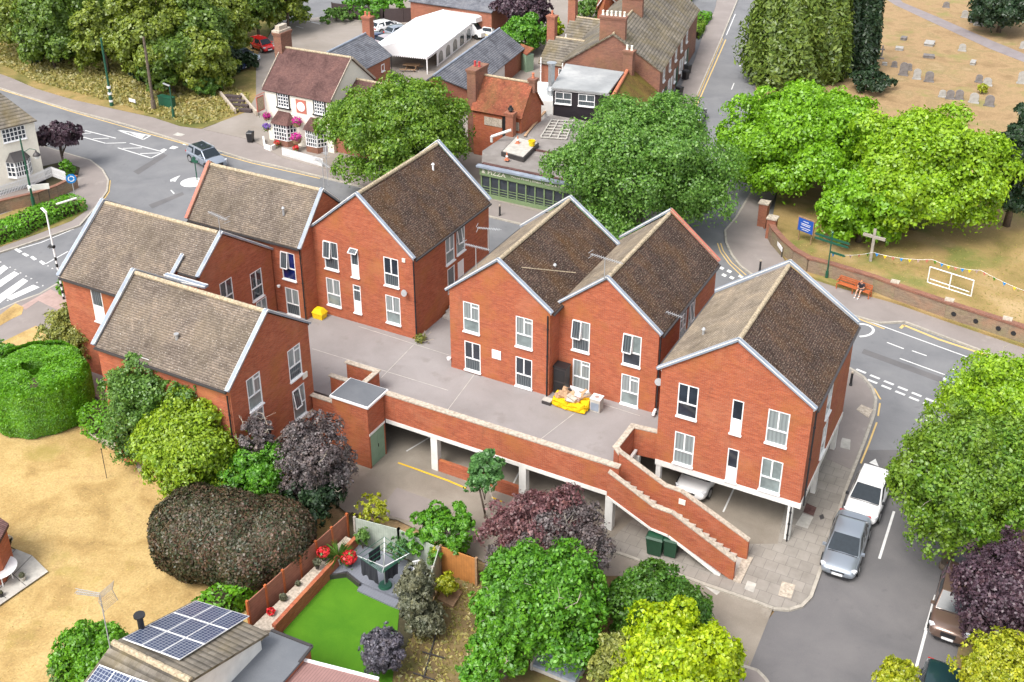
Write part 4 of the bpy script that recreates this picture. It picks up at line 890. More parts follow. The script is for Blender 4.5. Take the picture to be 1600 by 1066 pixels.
def brick_house_ns(label, x0, x1, y0, y1, xr, zL, zR, zr, front, right, z0f, mats=('roof_light', 'roof_dark'), back_mat='lead', zleft=None, floor=False, vergeL=None):
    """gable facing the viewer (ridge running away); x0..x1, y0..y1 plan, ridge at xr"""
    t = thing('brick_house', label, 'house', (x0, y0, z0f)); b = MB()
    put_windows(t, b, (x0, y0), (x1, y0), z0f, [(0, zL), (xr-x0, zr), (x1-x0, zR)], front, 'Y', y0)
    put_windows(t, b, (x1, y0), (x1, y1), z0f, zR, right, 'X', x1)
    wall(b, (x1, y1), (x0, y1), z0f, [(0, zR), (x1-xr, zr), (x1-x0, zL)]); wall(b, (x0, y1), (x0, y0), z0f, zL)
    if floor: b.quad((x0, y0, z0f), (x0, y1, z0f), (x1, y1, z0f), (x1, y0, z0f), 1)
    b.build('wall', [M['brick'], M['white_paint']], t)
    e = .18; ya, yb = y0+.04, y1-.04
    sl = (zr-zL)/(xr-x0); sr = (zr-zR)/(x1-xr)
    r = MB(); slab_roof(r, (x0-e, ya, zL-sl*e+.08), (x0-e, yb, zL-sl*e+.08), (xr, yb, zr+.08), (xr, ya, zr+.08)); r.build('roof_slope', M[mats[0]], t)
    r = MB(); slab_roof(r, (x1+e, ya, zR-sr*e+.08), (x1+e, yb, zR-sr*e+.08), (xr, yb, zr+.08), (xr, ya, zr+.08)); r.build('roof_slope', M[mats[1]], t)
    ridge_tiles(t, (xr, ya+.1, zr+.1), (xr, yb-.1, zr+.1))
    rake(t, [(x0-e, y0-.02, zL-sl*e), (xr, y0-.02, zr+.05), (x1+e*.6, y0-.02, zR-sr*e*.6)])
    rake(t, [(x0-e, y1, zL-sl*e+.1), (xr, y1, zr+.15)], 'lead'); rake(t, [(xr, y1, zr+.15), (x1+e*.6, y1, zR-sr*e*.6+.1)], back_mat)
    gutter(t, (x1+e+.04, ya, zR-sr*e+.05), (x1+e+.04, yb, zR-sr*e+.05)); gutter(t, (x0-e-.04, ya, zL-sl*e+.05), (x0-e-.04, yb, zL-sl*e+.05))
    f = MB(); f.bar((x1+.02, ya, zR-.18), (x1+.02, yb, zR-.18), .05, .18); f.bar((x0-.02, ya, zL-.18), (x0-.02, yb, zL-.18), .05, .18); f.build('fascia', M['white'], t)
    return t
def brick_house_ew(label, x0, x1, y0, y1, yr, zf, zb, zr, front, right, z0f, left_mat='lead', front_poly=None, right_mat='lead', z0r=None):
    """ridge running left to right; gables at x0 and x1"""
    t = thing('brick_house', label, 'house', (x0, y0, 0)); b = MB()
    put_windows(t, b, (x0, y0), (x1, y0), z0f, zf, front, 'Y', y0)
    put_windows(t, b, (x1, y0), (x1, y1), z0f if z0r is None else z0r, [(0, zf), (yr-y0, zr), (y1-y0, zb)], right, 'X', x1)
    wall(b, (x1, y1), (x0, y1), z0f, zb); wall(b, (x0, y1), (x0, y0), z0f, [(0, zb), (y1-yr, zr), (y1-y0, zf)])
    b.build('wall', M['brick'], t)
    e = .2; sf = (zr-zf)/(yr-y0); sb = (zr-zb)/(y1-yr); xa, xb = x0+.04, x1-.04
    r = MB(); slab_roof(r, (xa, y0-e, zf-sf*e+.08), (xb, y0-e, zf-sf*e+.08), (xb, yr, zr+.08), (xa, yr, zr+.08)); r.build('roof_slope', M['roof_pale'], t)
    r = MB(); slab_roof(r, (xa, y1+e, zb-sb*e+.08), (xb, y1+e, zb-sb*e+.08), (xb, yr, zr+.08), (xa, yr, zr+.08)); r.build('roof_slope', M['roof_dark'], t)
    ridge_tiles(t, (xa+.1, yr, zr+.1), (xb-.1, yr, zr+.1))
    rake(t, [(x1+.02, y0-e, zf-sf*e), (x1+.02, yr, zr+.05), (x1+.02, y1+e*.6, zb-sb*e*.6)], right_mat)
    rake(t, [(x0-.02, y0-e, zf-sf*e+.08), (x0-.02, yr, zr+.13), (x0-.02, y1+e*.6, zb-sb*e*.6+.08)], left_mat)
    gutter(t, (xa, y0-e-.04, zf-sf*e+.05), (xb, y0-e-.04, zf-sf*e+.05))
    f = MB(); f.bar((xa, y0-.02, zf-.2), (xb, y0-.02, zf-.2), .05, .18); f.build('fascia', M['white'], t)
    return t
gd, gn, gp, gm, gb = ({'glass': k} for k in ('glass_dark', 'glass_net', 'glass_pale', 'glass_mid', 'glass_blue'))
def G2(a, c, **k): return dict(glass=a, glass2=c, **k)
# --- right hand house standing on white posts
Y5 = 46.84
H5 = brick_house_ns('rightmost brick house raised on white posts above the parking bays', -16.2, -8.4, Y5, 55.9, -12.38, 8.33, 8.4, 11.0,
    [((1061, 600), (1088, 655), 'A', G2('glass_dark', 'glass_dark')), ((1145, 624), (1158, 680), 'N', gd), ((1201, 638), (1229, 700), 'A', G2('glass_net', 'glass_net')),
     ((1055, 672), (1082, 732), 'A', G2('glass_net', 'glass_net')), ((1138, 700), (1150, 754), 'N', gd), ((1189, 713), (1220, 774), 'A', G2('glass_pale', 'glass_pale'))],
    [((1294, 604), (1298, 642), 'A', gm), ((1283, 655), (1291, 714), 'A', gn)], ZF, floor=True)
b = MB(); b.obox((-16.2, Y5-.03, ZF-.33), (7.85, 0, 0), (0, .25, 0), (0, 0, .33)); b.obox((-8.6, Y5+.22, ZF-.33), (.25, 0, 0), (0, 8.8, 0), (0, 0, .33)); b.obox((-16.2, Y5+.22, ZF-.33), (.25, 0, 0), (0, 8.8, 0), (0, 0, .33)); b.build('floor_beam', M['white_paint'], H5)
for x, y in ((-8.98, 46.86), (-8.75, 51.2), (-8.75, 55.6), (-16.15, 46.86), (-16.15, 55.5)):
    b = MB(); b.box((x, y, 0), (x+.26, y+.3, ZF-.33)); b.build('post', M['white_paint'], H5)
downpipe(H5, -8.25, Y5+.12, 8.2, 2.5); downpipe(H5, -8.8, Y5-.08, 2.3, .1)
# --- the two joined gables in the middle
Y3, Y4 = 49.46, 50.72
H3 = brick_house_ns('left one of the two joined middle brick houses, with a white wall vent', -30.42, -23.85, Y3, 58.9, -27.15, 8.0, 8.2, 10.6,
    [((722, 470), (751, 523), 'Av', G2('glass_net', 'glass_pale')), ((805, 493), (833, 547), 'Av', G2('glass_net', 'glass_pale')), ((724, 532), (753, 583), 'A', G2('glass_dark', 'glass_mid')), ((805, 556), (832, 609), 'A', G2('glass_dark', 'glass_mid'))], [], 0)
H4 = brick_house_ns('right one of the two joined middle brick houses, behind the rubbish bag', -24.05, -17.8, Y4, 60.4, -21.0, 8.0, 7.85, 10.42,
    [((894, 498), (922, 553), 'Ao', G2('glass_net', 'glass_mid')), ((972, 520), (1003, 575), 'Ao', G2('glass_pale', 'glass_dark')), ((892, 561), (924, 612), 'Av', G2('glass_net', 'glass_net')), ((969, 584), (999, 636), 'Av', G2('glass_net', 'glass_pale'))],
    [((1063, 485), (1071, 531), 'A', gm), ((1076, 467), (1084, 520), 'Ao', gn)], 0, back_mat='red_coping')
downpipe(H3, -23.95, Y3-.08, 8.0, ZF); downpipe(H4, -17.68, Y4-.05, 7.7, ZF, mat='black')
q = onY(776, 554, Y3); b = MB(); b.box((q.x-.3, Y3-.04, q.z-.3), (q.x+.3, Y3-.012, q.z+.3))
for i in range(6): b.box((q.x-.27, Y3-.06, q.z-.27+i*.092), (q.x+.27, Y3-.04, q.z-.22+i*.092))
b.build('wall_vent', M['white'], H3)
# --- house left of the steps
Y2 = 51.15
H2 = brick_house_ns('tall brick house with six front windows, left of the deck steps', -41.55, -34.02, Y2, 60.7, -37.89, 8.75, 8.4, 11.75,
    [((505, 375), (530, 424), 'Ao', G2('glass_mid', 'glass_mid')), ((547, 388), (562, 434), 'No', gm), ((598, 400), (625, 451), 'A', G2('glass_dark', 'glass_mid')), ((508, 432), (535, 482), 'A', G2('glass_net', 'glass_pale')), ((551, 444), (566, 491), 'Nv', gm), ((601, 459), (628, 510), 'A', G2('glass_net', 'glass_pale'))],
    [((697, 366), (709, 411), 'A', gn), ((713, 350), (726, 396), 'Ao', gp), ((715, 411), (725, 437), 'P', dict(sill=False)), ((699, 422), (711, 452), 'F', dict(glass='glass_dark', sill=False))], 0)
downpipe(H2, -33.92, Y2-.06, 8.2, ZF)
# --- long house at the back left
H1b = brick_house_ew('back left brick house with the long buff roof and red far verge', -50.8, -41.55, 49.96, 55.5, 52.46, 8.0, 8.0, 10.75,
    [((438, 391), (464, 441), 'Ao', G2('glass_blue', 'glass_blue')), ((444, 447), (471, 497), 'A', G2('glass_net', 'glass_mid'))], [], 0, left_mat='red_coping')
downpipe(H1b, -41.62, 49.85, 8, ZF)
# --- middle left house
t = H1a = thing('brick_house', 'middle left brick house, its dropped roof reaching the zebra crossing side', 'house', (-53.65, 41.4, 0)); b = MB()
xs = -45.75; sl = .77; zr = 10.1; yr = 45.63; zfor = lambda y: zr-sl*(yr-y)
put_windows(t, b, (-53.65, 41.5), (xs, 41.5), 0, zfor(41.5), [((146, 451), (160, 498), 'N', dict(glass='glass_mid', wh=(.9, 2.6)))], 'Y', 41.5)
wall(b, (xs, 41.5), (xs, 43.44), 0, [(0, zfor(41.5)), (1.94, zfor(43.44))])
wall(b, (xs, 43.44), (-43.97, 43.44), 0, zfor(43.44))
put_windows(t, b, (-43.97, 43.44), (-43.97, 49.85), 0, [(0, zfor(43.44)), (yr-43.44, zr), (6.41, 7.15)], [((388, 416), (414, 473), 'A', G2('glass_dark', 'glass_dark')), ((343, 446), (366, 473), 'A', dict(glass='glass_dark', glass2='glass_dark', wh=(1.1, 1.9))), ((404, 474), (416, 500), 'A', G2('glass_net', 'glass_net', wh=(1.0, 1.8)))], 'X', -43.97)
wall(b, (-43.97, 49.85), (-53.65, 49.85), 0, 7.15); wall(b, (-53.65, 49.85), (-53.65, 41.5), 0, [(0, 7.15), (49.85-yr, zr), (49.85-41.5, zfor(41.5))])
b.build('wall', M['brick'], t)
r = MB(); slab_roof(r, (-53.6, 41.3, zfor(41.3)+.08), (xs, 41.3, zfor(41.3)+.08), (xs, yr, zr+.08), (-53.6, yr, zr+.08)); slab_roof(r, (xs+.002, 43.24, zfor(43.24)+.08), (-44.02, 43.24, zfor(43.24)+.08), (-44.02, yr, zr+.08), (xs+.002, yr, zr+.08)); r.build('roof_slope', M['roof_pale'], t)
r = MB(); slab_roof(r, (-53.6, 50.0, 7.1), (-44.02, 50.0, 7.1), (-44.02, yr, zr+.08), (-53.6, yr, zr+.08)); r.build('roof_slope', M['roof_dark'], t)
ridge_tiles(t, (-53.4, yr, zr+.1), (-44.2, yr, zr+.1))
rake(t, [(-43.95, 43.24, zfor(43.24)), (-43.95, yr, zr+.05), (-43.95, 49.95, 7.1)]); rake(t, [(-53.67, 41.3, zfor(41.3)+.06), (-53.67, yr, zr+.13), (-53.67, 49.95, 7.2)])
rake(t, [(xs+.08, 42.1, zfor(42.1)+.1), (xs+.08, 44.0, zfor(44.0)+.12)])
gutter(t, (-53.6, 41.25, zfor(41.3)+.05), (xs, 41.25, zfor(41.3)+.05)); gutter(t, (xs+.3, 43.2, zfor(43.24)+.05), (-44, 43.2, zfor(43.24)+.05))
f = MB(); f.bar((xs+.2, 43.4, zfor(43.44)-.2), (-44, 43.4, zfor(43.44)-.2), .05, .18); f.bar((-53.6, 41.46, zfor(41.5)-.18), (xs, 41.46, zfor(41.5)-.18), .05, .16); f.build('fascia', M['white'], t)
downpipe(t, -44.1, 43.3, 7.9, ZF)
b = MB(); b.box((xs, 42.45, 6.4), (-41, 43.4, 6.55)); b.build('valley_gutter', M['darkfelt'], t)
# --- front left house
H0 = brick_house_ew('nearest left brick house above the garden shrubs', -44.42, -35.18, 35.72, 42.25, 39.03, 7.75, 8.1, 10.45,
    [((220, 559), (234, 573), 'F', dict(glass='glass_dark', wh=(.62, .5)))],
    [((448, 535), (473, 597), 'Av', G2('glass_net', 'glass_mid')), ((383, 583), (412, 640), 'Av', G2('glass_net', 'glass_pale')), ((455, 597), (480, 658), 'Ao', G2('glass_net', 'glass_pale')), ((393, 640), (414, 690), 'A', G2('glass_net', 'glass_pale'))], 0)
rake(H0, [(-44.4, 42.4, 8.2), (-42.6, 42.5, 8.3), (xs, 42.5, 8.3)], wd=.3, ht=.12)
b = MB(); b.bar((-35.12, 35.9, 2.55), (-35.12, 42.2, 2.55), .16, .12); b.build('ledge', M['stone'], H0)
downpipe(H0, -40.6, 35.66, 7.6, .1, mat='gutter'); downpipe(H0, -35.3, 35.6, 7.3, .1)
b = MB()
for x, y, z in ((-39.6, 36.9, 8.9),): b.cyl((x, y, z-.3), (x, y, z+.12), .09, n=8); b.cyl((x, y, z+.12), (x, y, z+.2), .14, n=8); b.box((x-.3, y-.1, z-.35), (x+.25, y+.02, z-.28))
b.build('soil_vent', M['grey_metal'], H0)
b = MB(); b.box((-35.16, 41.35, 5.0), (-35.1, 41.75, 5.35)); b.build('wall_sign', M['cream'], H0)
# small vents and fixings on roofs
for par, x, y, z in ((H5, -15.0, 49.6, 9.4), (H2, -36.9, 58.4, 11.2), (H3, -25.2, 52.8, 9.2), (H1b, -43.6, 51.0, 9.6)):
    b = MB(); b.cyl((x, y, z-.35), (x, y, z+.15), .07, n=8); b.cyl((x, y, z+.15), (x, y, z+.25), .12, .05, n=8); b.build('roof_vent', M['white' if par is H2 else 'grey_metal'], par)
b = MB(); b.bar((-26.2, 50.5, 10.0), (-23.9, 52.9, 9.1), .04, .04); b.build('cable', M['ridge'], H3)
def dish(par, x, y, z, nx, ny, mat='grey_metal'):
    b = MB(); c = Vector((x, y, z)); n = Vector((nx, ny, .35)).normalized()
    b.cyl(c+n*.30, c+n*.34, .2, .22, 16); b.cyl(c, c+n*.3, .03, n=6); b.build('satellite_dish', M[mat], par)
dish(H2, -34.5, Y2-.02, 5.9, -.1, -1); dish(H4, -17.65, Y4-.0, 4.9, .3, -1)
for par, x, z in ((H2, -34.75, 8.0),): b = MB(); b.box((x, Y2-.07, z), (x+.22, Y2, z+.25)); b.build('alarm_box', M['cream'], par)
b = MB(); b.lathe((-43.5, 49.7, 4.75), [(.0, -.12), (.1, -.08), (.12, .05), (0, .1)], 10); b.build('wall_light', M['white'], H1b)
b = MB(); b.lathe((-30.5, 49.35, 3.3), [(.0, -.12), (.12, -.08), (.14, .05), (0, .1)], 10); b.build('wall_light', M['white'], H3)
b = MB(); b.tube([(-17.7, 50.6, 3.0), (-17.7, 50.35, 2.95), (-17.7, 50.3, 2.8)], .09); b.build('wall_light', M['white'], H4)
# --- the raised parking deck
YD = 43.37
D = thing('parking_deck', 'raised grey deck between the brick houses with a brick parapet and white posts', 'deck', (-31.2, YD, 0))
b = MB(); b.prism([(-35.1, 42.2), (-31.3, 42.2), (-31.3, YD+.1), (-17.6, YD+.1), (-17.6, 47.2), (-16.25, 47.2), (-16.25, 62), (-46, 62), (-46, 49.9), (-43.9, 49.9), (-43.9, 43.5), (-35.1, 43.5)], ZF-.35, ZF); b.build('deck_slab', M['deckgrey'], D)
b = MB(); wall(b, (-31.2, YD), (-16.9, YD), 2.45, 4.1); b.quad((-31.2, YD+.3, ZF), (-31.2, YD+.3, 4.1), (-16.9, YD+.3, 4.1), (-16.9, YD+.3, ZF)); b.quad((-16.9, YD, 2.45), (-16.9, YD+.3, 2.45), (-16.9, YD+.3, 4.1), (-16.9, YD, 4.1)); b.build('parapet', M['brick'], D)
b = MB(); b.bar((-31.2, YD+.14, 4.1), (-16.9, YD+.14, 4.1), .36, .08); b.build('coping', M['stone'], D)
b = MB(); b.box((-31.1, YD-.03, 2.2), (-17.2, YD+.27, 2.45)); b.build('edge_beam', M['white_paint'], D)
for x in (-28.15, -22.6, -17.55):
    b = MB(); b.box((x, YD-.02, 0), (x+.42, YD+.38, 2.2)); b.build('post', M['white_paint'], D)
b = MB(); b.box((-27.7, YD+.0, 0), (-22.6, YD+.22, .75)); b.build('low_wall', M['brick'], D)
for x0, x1, y in ((-36, -28.8, 58.5), (-46, -36, 50.5), (-28.8, -16.3, 60)):
    b = MB(); b.box((x0, y, 0), (x1, y+.2, 2.3)); b.build('back_wall', M['brick_old'], D)
b = MB()
for x in (-27.9, -22.5, -17.5):
    for y in (47.0, 52): b.box((x, y, 0), (x+.3, y+.3, 2.3))
b.build('inner_post', M['white_paint'], D)
# bin store hut at the deck corner
t = thing('bin_store', 'square brick hut with flat grey roof and sage green doors', 'shed', (-33.4, 41.76, 0)); b = MB()
x0, x1, y0, y1 = -33.55, -31.17, 41.76, 43.34
wall(b, (x0, y0), (x1, y0), 0, 4.12); wall(b, (x1, y0), (x1, y1), 0, 4.12, [(.12, 1.5, 0, 2.2)]); wall(b, (x1, y1+.3), (x0, y1+.3), 2.7, 4.12); wall(b, (x0, y1+.3), (x0, y0), 0, 4.12)
b.build('wall', M['brick'], t)
b = MB(); b.box((x0-.08, y0-.1, 4.12), (x1+.12, y1+.35, 4.25)); b.build('roof_edge', M['white'], t)
b = MB(); b.box((x0, y0-.02, 4.25), (x1+.04, y1+.28, 4.29)); b.build('roof', M['darkfelt'], t)
b = MB(); b.box((x1-.08, y0+.12, .02), (x1-.03, y0+.805, 2.18)); b.box((x1-.08, y0+.815, .02), (x1-.03, y0+1.5, 2.18)); d_ = b.build('door', M['green_door'], t)
b = MB(); b.box((x1-.03, y0+.84, 1.0), (x1, y0+.88, 1.2)); b.build('handle', M['black'], d_)
b = MB(); b.box((x1-.05, y0+.02, 2.2), (x1+.03, y1-.03, 2.34)); b.build('lintel', M['white_paint'], t)
# planter wall and lower wall beside the hut
def lowwall(label, pts, z0, z1, th=.24, mat='brick', cop='stone', name='brick_wall', cat='wall', group=None, ch=.07):
    t = thing(name, label, cat, (pts[0][0], pts[0][1], z0), 0, group); b = MB(); c = MB()
    for i in range(len(pts)-1):
        p, q = Vector((*pts[i][:2], z0)), Vector((*pts[i+1][:2], z0)); b.bar(p, q, th, z1-z0)
        p.z = q.z = z1; e = (q-p).normalized()*th*.5; c.bar(p-e, q+e, th+.08, ch+.003*i)
    b.build('brickwork', M[mat], t)
    if cop: c.build('coping', M[cop], t)
    return t
lowwall('hollow square brick planter wall on the deck beside the hut', [(-35.0, 45.3), (-32.9, 45.3), (-32.9, 43.7), (-35.0, 43.7)], ZF, 3.95)
lowwall('low brick parapet linking the left house to the hut', [(-35.05, 42.0), (-33.6, 42.0)], 0, 3.6)
# --- brick staircase down to the pavement
S = thing('brick_staircase', 'long brick staircase descending from the deck to the pavement', 'staircase', (-10.4, 42.8, 0))
def sidewall(y, tops, bots, th=.22):
    b = MB(); n = len(tops)
    for i in range(n-1):
        (xa, za), (xb, zb) = tops[i], tops[i+1]; ba, bb_ = bots[i], bots[i+1]
        b.quad((xa, y, ba), (xb, y, bb_), (xb, y, zb), (xa, y, za)); b.quad((xb, y+th, bb_), (xa, y+th, ba), (xa, y+th, za), (xb, y+th, zb))
        b.quad((xa, y+th, ba), (xb, y+th, bb_), (xb, y, bb_), (xa, y, ba)); b.quad((xa, y, za), (xb, y, zb), (xb, y+th, zb), (xa, y+th, za))
    xb, zb = tops[-1]; b.quad((xb, y, bots[-1]), (xb, y+th, bots[-1]), (xb, y+th, zb), (xb, y, zb)); xa, za = tops[0]; b.quad((xa, y+th, bots[0]), (xa, y, bots[0]), (xa, y, za), (xa, y+th, za))
    b.build('side_wall', M['brick'], S)
    c = MB()
    for i in range(n-1): c.bar((tops[i][0], y+th/2, tops[i][1]), (tops[i+1][0], y+th/2, tops[i+1][1]), th+.06, .06+.002*i)
    c.build('coping', M['stone'], S)
tp = [(-17.25, 4.17), (-14.74, 2.93), (-13.76, 2.9), (-10.36, 1.25)]; bt = [2.6, 1.6, 1.5, 0.0]
sidewall(42.76, tp, bt); sidewall(44.42, [(-17.35, 4.25), (-14.75, 3.02), (-13.9, 3.0), (-10.2, 1.3)], [2.4, 1.4, 1.2, 0.0])
b = MB()
for (xa, za), (xb, zb) in (((-17.25, 2.62), (-14.8, 1.5)), ((-14.8, 1.5), (-13.85, 1.42)), ((-13.85, 1.42), (-11.0, -.05))): b.bar((xa, 42.86, za-.0), (xb, 42.86, zb-.0), .3, .12)
b.build('string_course', M['white_paint'], S)
b = MB(); k = MB()
for i in range(6):
    z = 2.62-i*.165; x = -17.0+i*.37; b.box((x, 42.98, z-.35), (x+.371, 44.42, z)); k.box((x+.30, 42.98, z), (x+.375, 44.42, z+.012))
b.box((-14.78, 42.98, 1.2), (-13.7, 44.42, 1.63))
for i in range(9):
    z = 1.47-i*.165; x = -13.7+i*.375; b.box((x, 42.98, max(0, z-.4)), (x+.376, 44.42, z)); k.box((x+.30, 42.98, z), (x+.378, 44.42, z+.012))
st = b.build('steps', M['concrete'], S); k.build('nosing', M['stone'], st)
b = MB(); b.box((-10.33, 42.7, .1), (-9.95, 44.7, .16)); b.build('threshold', M['stone'], S)
b = MB(); b.box((-14.95, 42.9, 0), (-14.6, 43.25, 1.45)); b.build('post', M['white_paint'], S)
b = MB(); b.box((-13.95, 44.36, 2.3), (-13.6, 44.415, 2.6)); b.build('light_fitting', M['cream'], S)
lowwall('brick parapet returning round the stair head to the rightmost house', [(-17.35, 44.62), (-17.75, 45.0), (-17.7, 47.15), (-16.3, 47.3)], ZF-.3, 4.05)
b = MB(); b.box((-17.3, 45.2, 2.62), (-16.2, 45.4, 2.75)); b.box((-17.45, 45.4, 2.62), (-17.3, 47.0, 2.75)); b.build('opening_frame', M['white_paint'], D)
# --- steps from the deck up to the street, between two houses
t = thing('concrete_steps', 'short flight of concrete steps rising between two brick houses', 'steps', (-33.9, 54, ZF)); b = MB()
for i in range(6): b.box((-33.9, 54.2+i*.42, ZF), (-30.5, 54.62+i*.42, ZF+.17*(i+1)))
b.build('treads', M['concrete'], t)
# ================================================================ BUILDINGS FURTHER OFF
def house_pts(label, r0, r1, e0, e1, roofm, wallm, z0=0, name='house', cat='house', rot=False, back='same', verge=None, overhang=.25, group=None):
    """gabled building from surveyed ridge ends r0 r1 and near eave ends e0 e1 (world); far eave mirrored"""
    r0, r1, e0, e1 = map(Vector, (r0, r1, e0, e1)); ax = Vector((r1.x-r0.x, r1.y-r0.y, 0)).normalized()
    def mir(e, r): v = e-r; v.z = 0; al = v.dot(ax); pr = v-ax*al; return Vector((e.x-2*pr.x, e.y-2*pr.y, e.z))
    f0, f1 = mir(e0, r0), mir(e1, r1)
    t = thing(name, label, cat, (e0.x, e0.y, z0), 0, group)
    def dn(p): return Vector((p.x, p.y, z0))
    b = MB()
    for a, c in ((e0, e1), (f1, f0)): b.quad(dn(a), dn(c), c, a)
    b.poly([dn(e0), dn(f0), f0, r0, e0][::-1]); b.poly([dn(f1), dn(e1), e1, r1, f1][::-1])
    b.build('wall', M[wallm], t)
    out0 = (e0-r0); out0.z = 0; out0 -= ax*out0.dot(ax); out0.normalize()
    sl = (r0.z-e0.z)/((e0-r0)-ax*((e0-r0).dot(ax))).to_2d().length
    for A0, A1, s in ((e0, e1, 1), (f0, f1, -1)):
        r = MB(); q = out0*s*overhang-Vector((0, 0, sl*overhang)); up = Vector((0, 0, .1)); x = ax*.15
        slab_roof(r, A0+q+up-x, A1+q+up+x, r1+up+x, r0+up-x); r.build('roof_slope', M[roofm], t)
    ridge = MB(); ridge.cyl(r0+Vector((0, 0, .1))-ax*.1, r1+Vector((0, 0, .1))+ax*.1, .12, n=8); ridge.build('ridge_cap', M['ridge'] if roofm != 'roof_slate' else M['lead'], t)
    if verge:
        for rr, ee, ff, s in ((r0, e0, f0, -1), (r1, e1, f1, 1)):
            v = MB(); o = ax*s*.17
            v.bar(ee+o, rr+o, .06, .2); v.bar(rr+o, ff+o, .06, .2); v.build('bargeboard', M[verge], t)
    return t, f0, f1
def chimney(par, x, y, z0, z1, wx=.9, wy=.6, pots=2, mat='brick_old', pot='terracotta', rot=0):
    b = MB(); c, s = math.cos(rot), math.sin(rot)
    U, V = Vector((c, s, 0)), Vector((-s, c, 0)); o = Vector((x, y, z0))
    def bx(k, a, e): b.obox(o-U*(wx/2+k)-V*(wy/2+k)+Vector((0, 0, a-z0)), U*(wx+2*k), V*(wy+2*k), Vector((0, 0, e-a)))
    bx(0, z0, z1-.3); bx(.06, z1-.3, z1-.15); bx(.1, z1-.15, z1)
    ch = b.build('chimney', M[mat], par)
    for i in range(pots):
        p = o+U*(wx*((i+.5)/pots-.5))+Vector((0, 0, z1-z0)); q = MB(); q.lathe(p, [(.12, 0), (.15, .05), (.11, .1), (.10, .42), (.13, .45), (.12, .5), (.02, .5)], 12); q.build('chimney_pot', M[pot], ch, smooth=False)
    return ch
# public house
yP = 79.2
pub, f0, f1 = house_pts('cream public house with a plum tiled roof and bay windows', (-68.7, 82.7, 8.3), (-60.9, 82.7, 8.4), (-68.55, yP, 5.35), (-60.9, yP, 5.35), 'roof_purple', 'cream', name='public_house', cat='pub', verge='stone')
chimney(pub, -68.9, 82.9, 6, 9.9, .9, 1.6, 0, 'brick_old'); b = MB(); b.box((-69.4, 82.0, 9.9), (-68.5, 83.8, 10.1)); b.box((-69.2, 82.3, 10.1), (-68.7, 83.5, 10.5)); b.build('chimney_cap', M['stone'], pub)
P_ = lambda s, z, k=0: Vector((s, yP-k, z))
def flatwin(par, x0, x1, z0, z1, st, y, k=.04, fr='white', gl='glass_dark'):
    w_ = window(par, Vector((x0, y, 0)), Vector((1, 0, 0)), Vector((0, -1, 0)), 0, x1-x0, z0, z1, st, gl, gl, fr, name='window'); return w_
for x0, x1 in ((-67.0, -65.75), (-62.75, -61.6)):
    flatwin(pub, x0, x1, 3.85, 5.15, 'C4x4', yP-.07); b = MB(); 
    for q in (x0-.12, x1): b.box((q, yP-.1, 3.8), (q+.12, yP, 5.2))
    b.box((x0-.2, yP-.2, 3.65), (x1+.2, yP, 3.8)); b.build('window_surround', M['black'], pub)
b = MB(); b.box((-68.5, yP-.12, 5.15), (-60.9, yP, 5.28)); b.build('fascia', M['black'], pub)
b = MB(); b.box((-64.9, yP-.06, 3.55), (-63.75, yP, 4.85)); sq = b.build('wall_plaque', M['red_coping'], pub)
b = MB(); b.cyl((-64.32, yP-.06, 4.2), (-64.32, yP-.1, 4.2), .46, n=28); b.build('plaque_disc', M['white'], sq)
for x0, x1 in ((-67.8, -65.1), (-64.0, -61.6)):
    z0_, z1_ = .75, 2.35; fx0, fx1, yy = x0+.55, x1-.55, yP-.85; b = MB()
    for a, c in (((x0, yP), (fx0, yy)), ((fx0, yy), (fx1, yy)), ((fx1, yy), (x1, yP))): wall(b, a, c, 0, z0_)
    bay = b.build('bay_window', M['brick_old'], pub)
    for a, c, st in (((x0, yP), (fx0, yy), 'C2x4'), ((fx0, yy), (fx1, yy), 'C5x4'), ((fx1, yy), (x1, yP), 'C3x4')):
        a3, c3 = Vector((*a, 0)), Vector((*c, 0)); d = (c3-a3); L = d.length; d.normalize(); window(bay, a3, d, Vector((d.y, -d.x, 0)), .04, L-.04, z0_, z1_, st, 'glass_dark', 'glass_dark', sill=False)
    b = MB(); rz, ez = 3.35, 2.35; o = .15; A, B, C_, D_ = (x0-o, yP, ez), (fx0-o, yy-o, ez), (fx1+o, yy-o, ez), (x1+o, yP, ez); T0, T1 = (fx0+.1, yP, rz), (fx1-.1, yP, rz)
    b.quad(B, C_, T1, T0); b.poly([A, B, T0]); b.poly([C_, D_, T1]); b.poly([A, D_, C_, B]); b.build('bay_roof', M['roof_purple'], bay)
b = MB(); b.bar((-68.6, yP, 4.9), (-68.6, yP-1.3, 4.9), .06, .06); b.box((-68.65, yP-1.25, 3.3), (-68.57, yP-.2, 4.75)); sg = b.build('hanging_sign', M['red_coping'], pub)
b = MB(); b.box((-68.67, yP-1.15, 3.42), (-68.55, yP-.3, 4.63)); b.build('sign_panel', M['ridge'], sg)
def flowers(label, px, py, z, r, mat, n=260, cat='flowers', green=True, name='flower_basket', world=None, leaf=.1, group=None):
    p = world or g(px, py, z); t = thing(name, label, cat, (p.x, p.y, p.z-r), 0, group); d = rng.normal(0, 1, (n, 3)); d /= np.linalg.norm(d, axis=1)[:, None]; C = np.array(p)+d*r*rng.uniform(.6, 1, (n, 1))*np.array([1, 1, .85])
    leaf_mesh('blooms', C, d, leaf, mat if not isinstance(mat, str) else M[mat], t)
    if green: d2 = rng.normal(0, 1, (n//2, 3)); leaf_mesh('leaves', np.array(p)+d2*r*.5*np.array([1, 1, .9])-np.array([0, 0, r*.3]), d2, leaf, LM['feather'], t)
    b = MB(); b.lathe((p.x, p.y, p.z-r), [(.03, 0), (r*.6, .02), (r*.75, r*.5), (.03, r*.5)], 10); b.build('basket', M['wood_brown'], t)
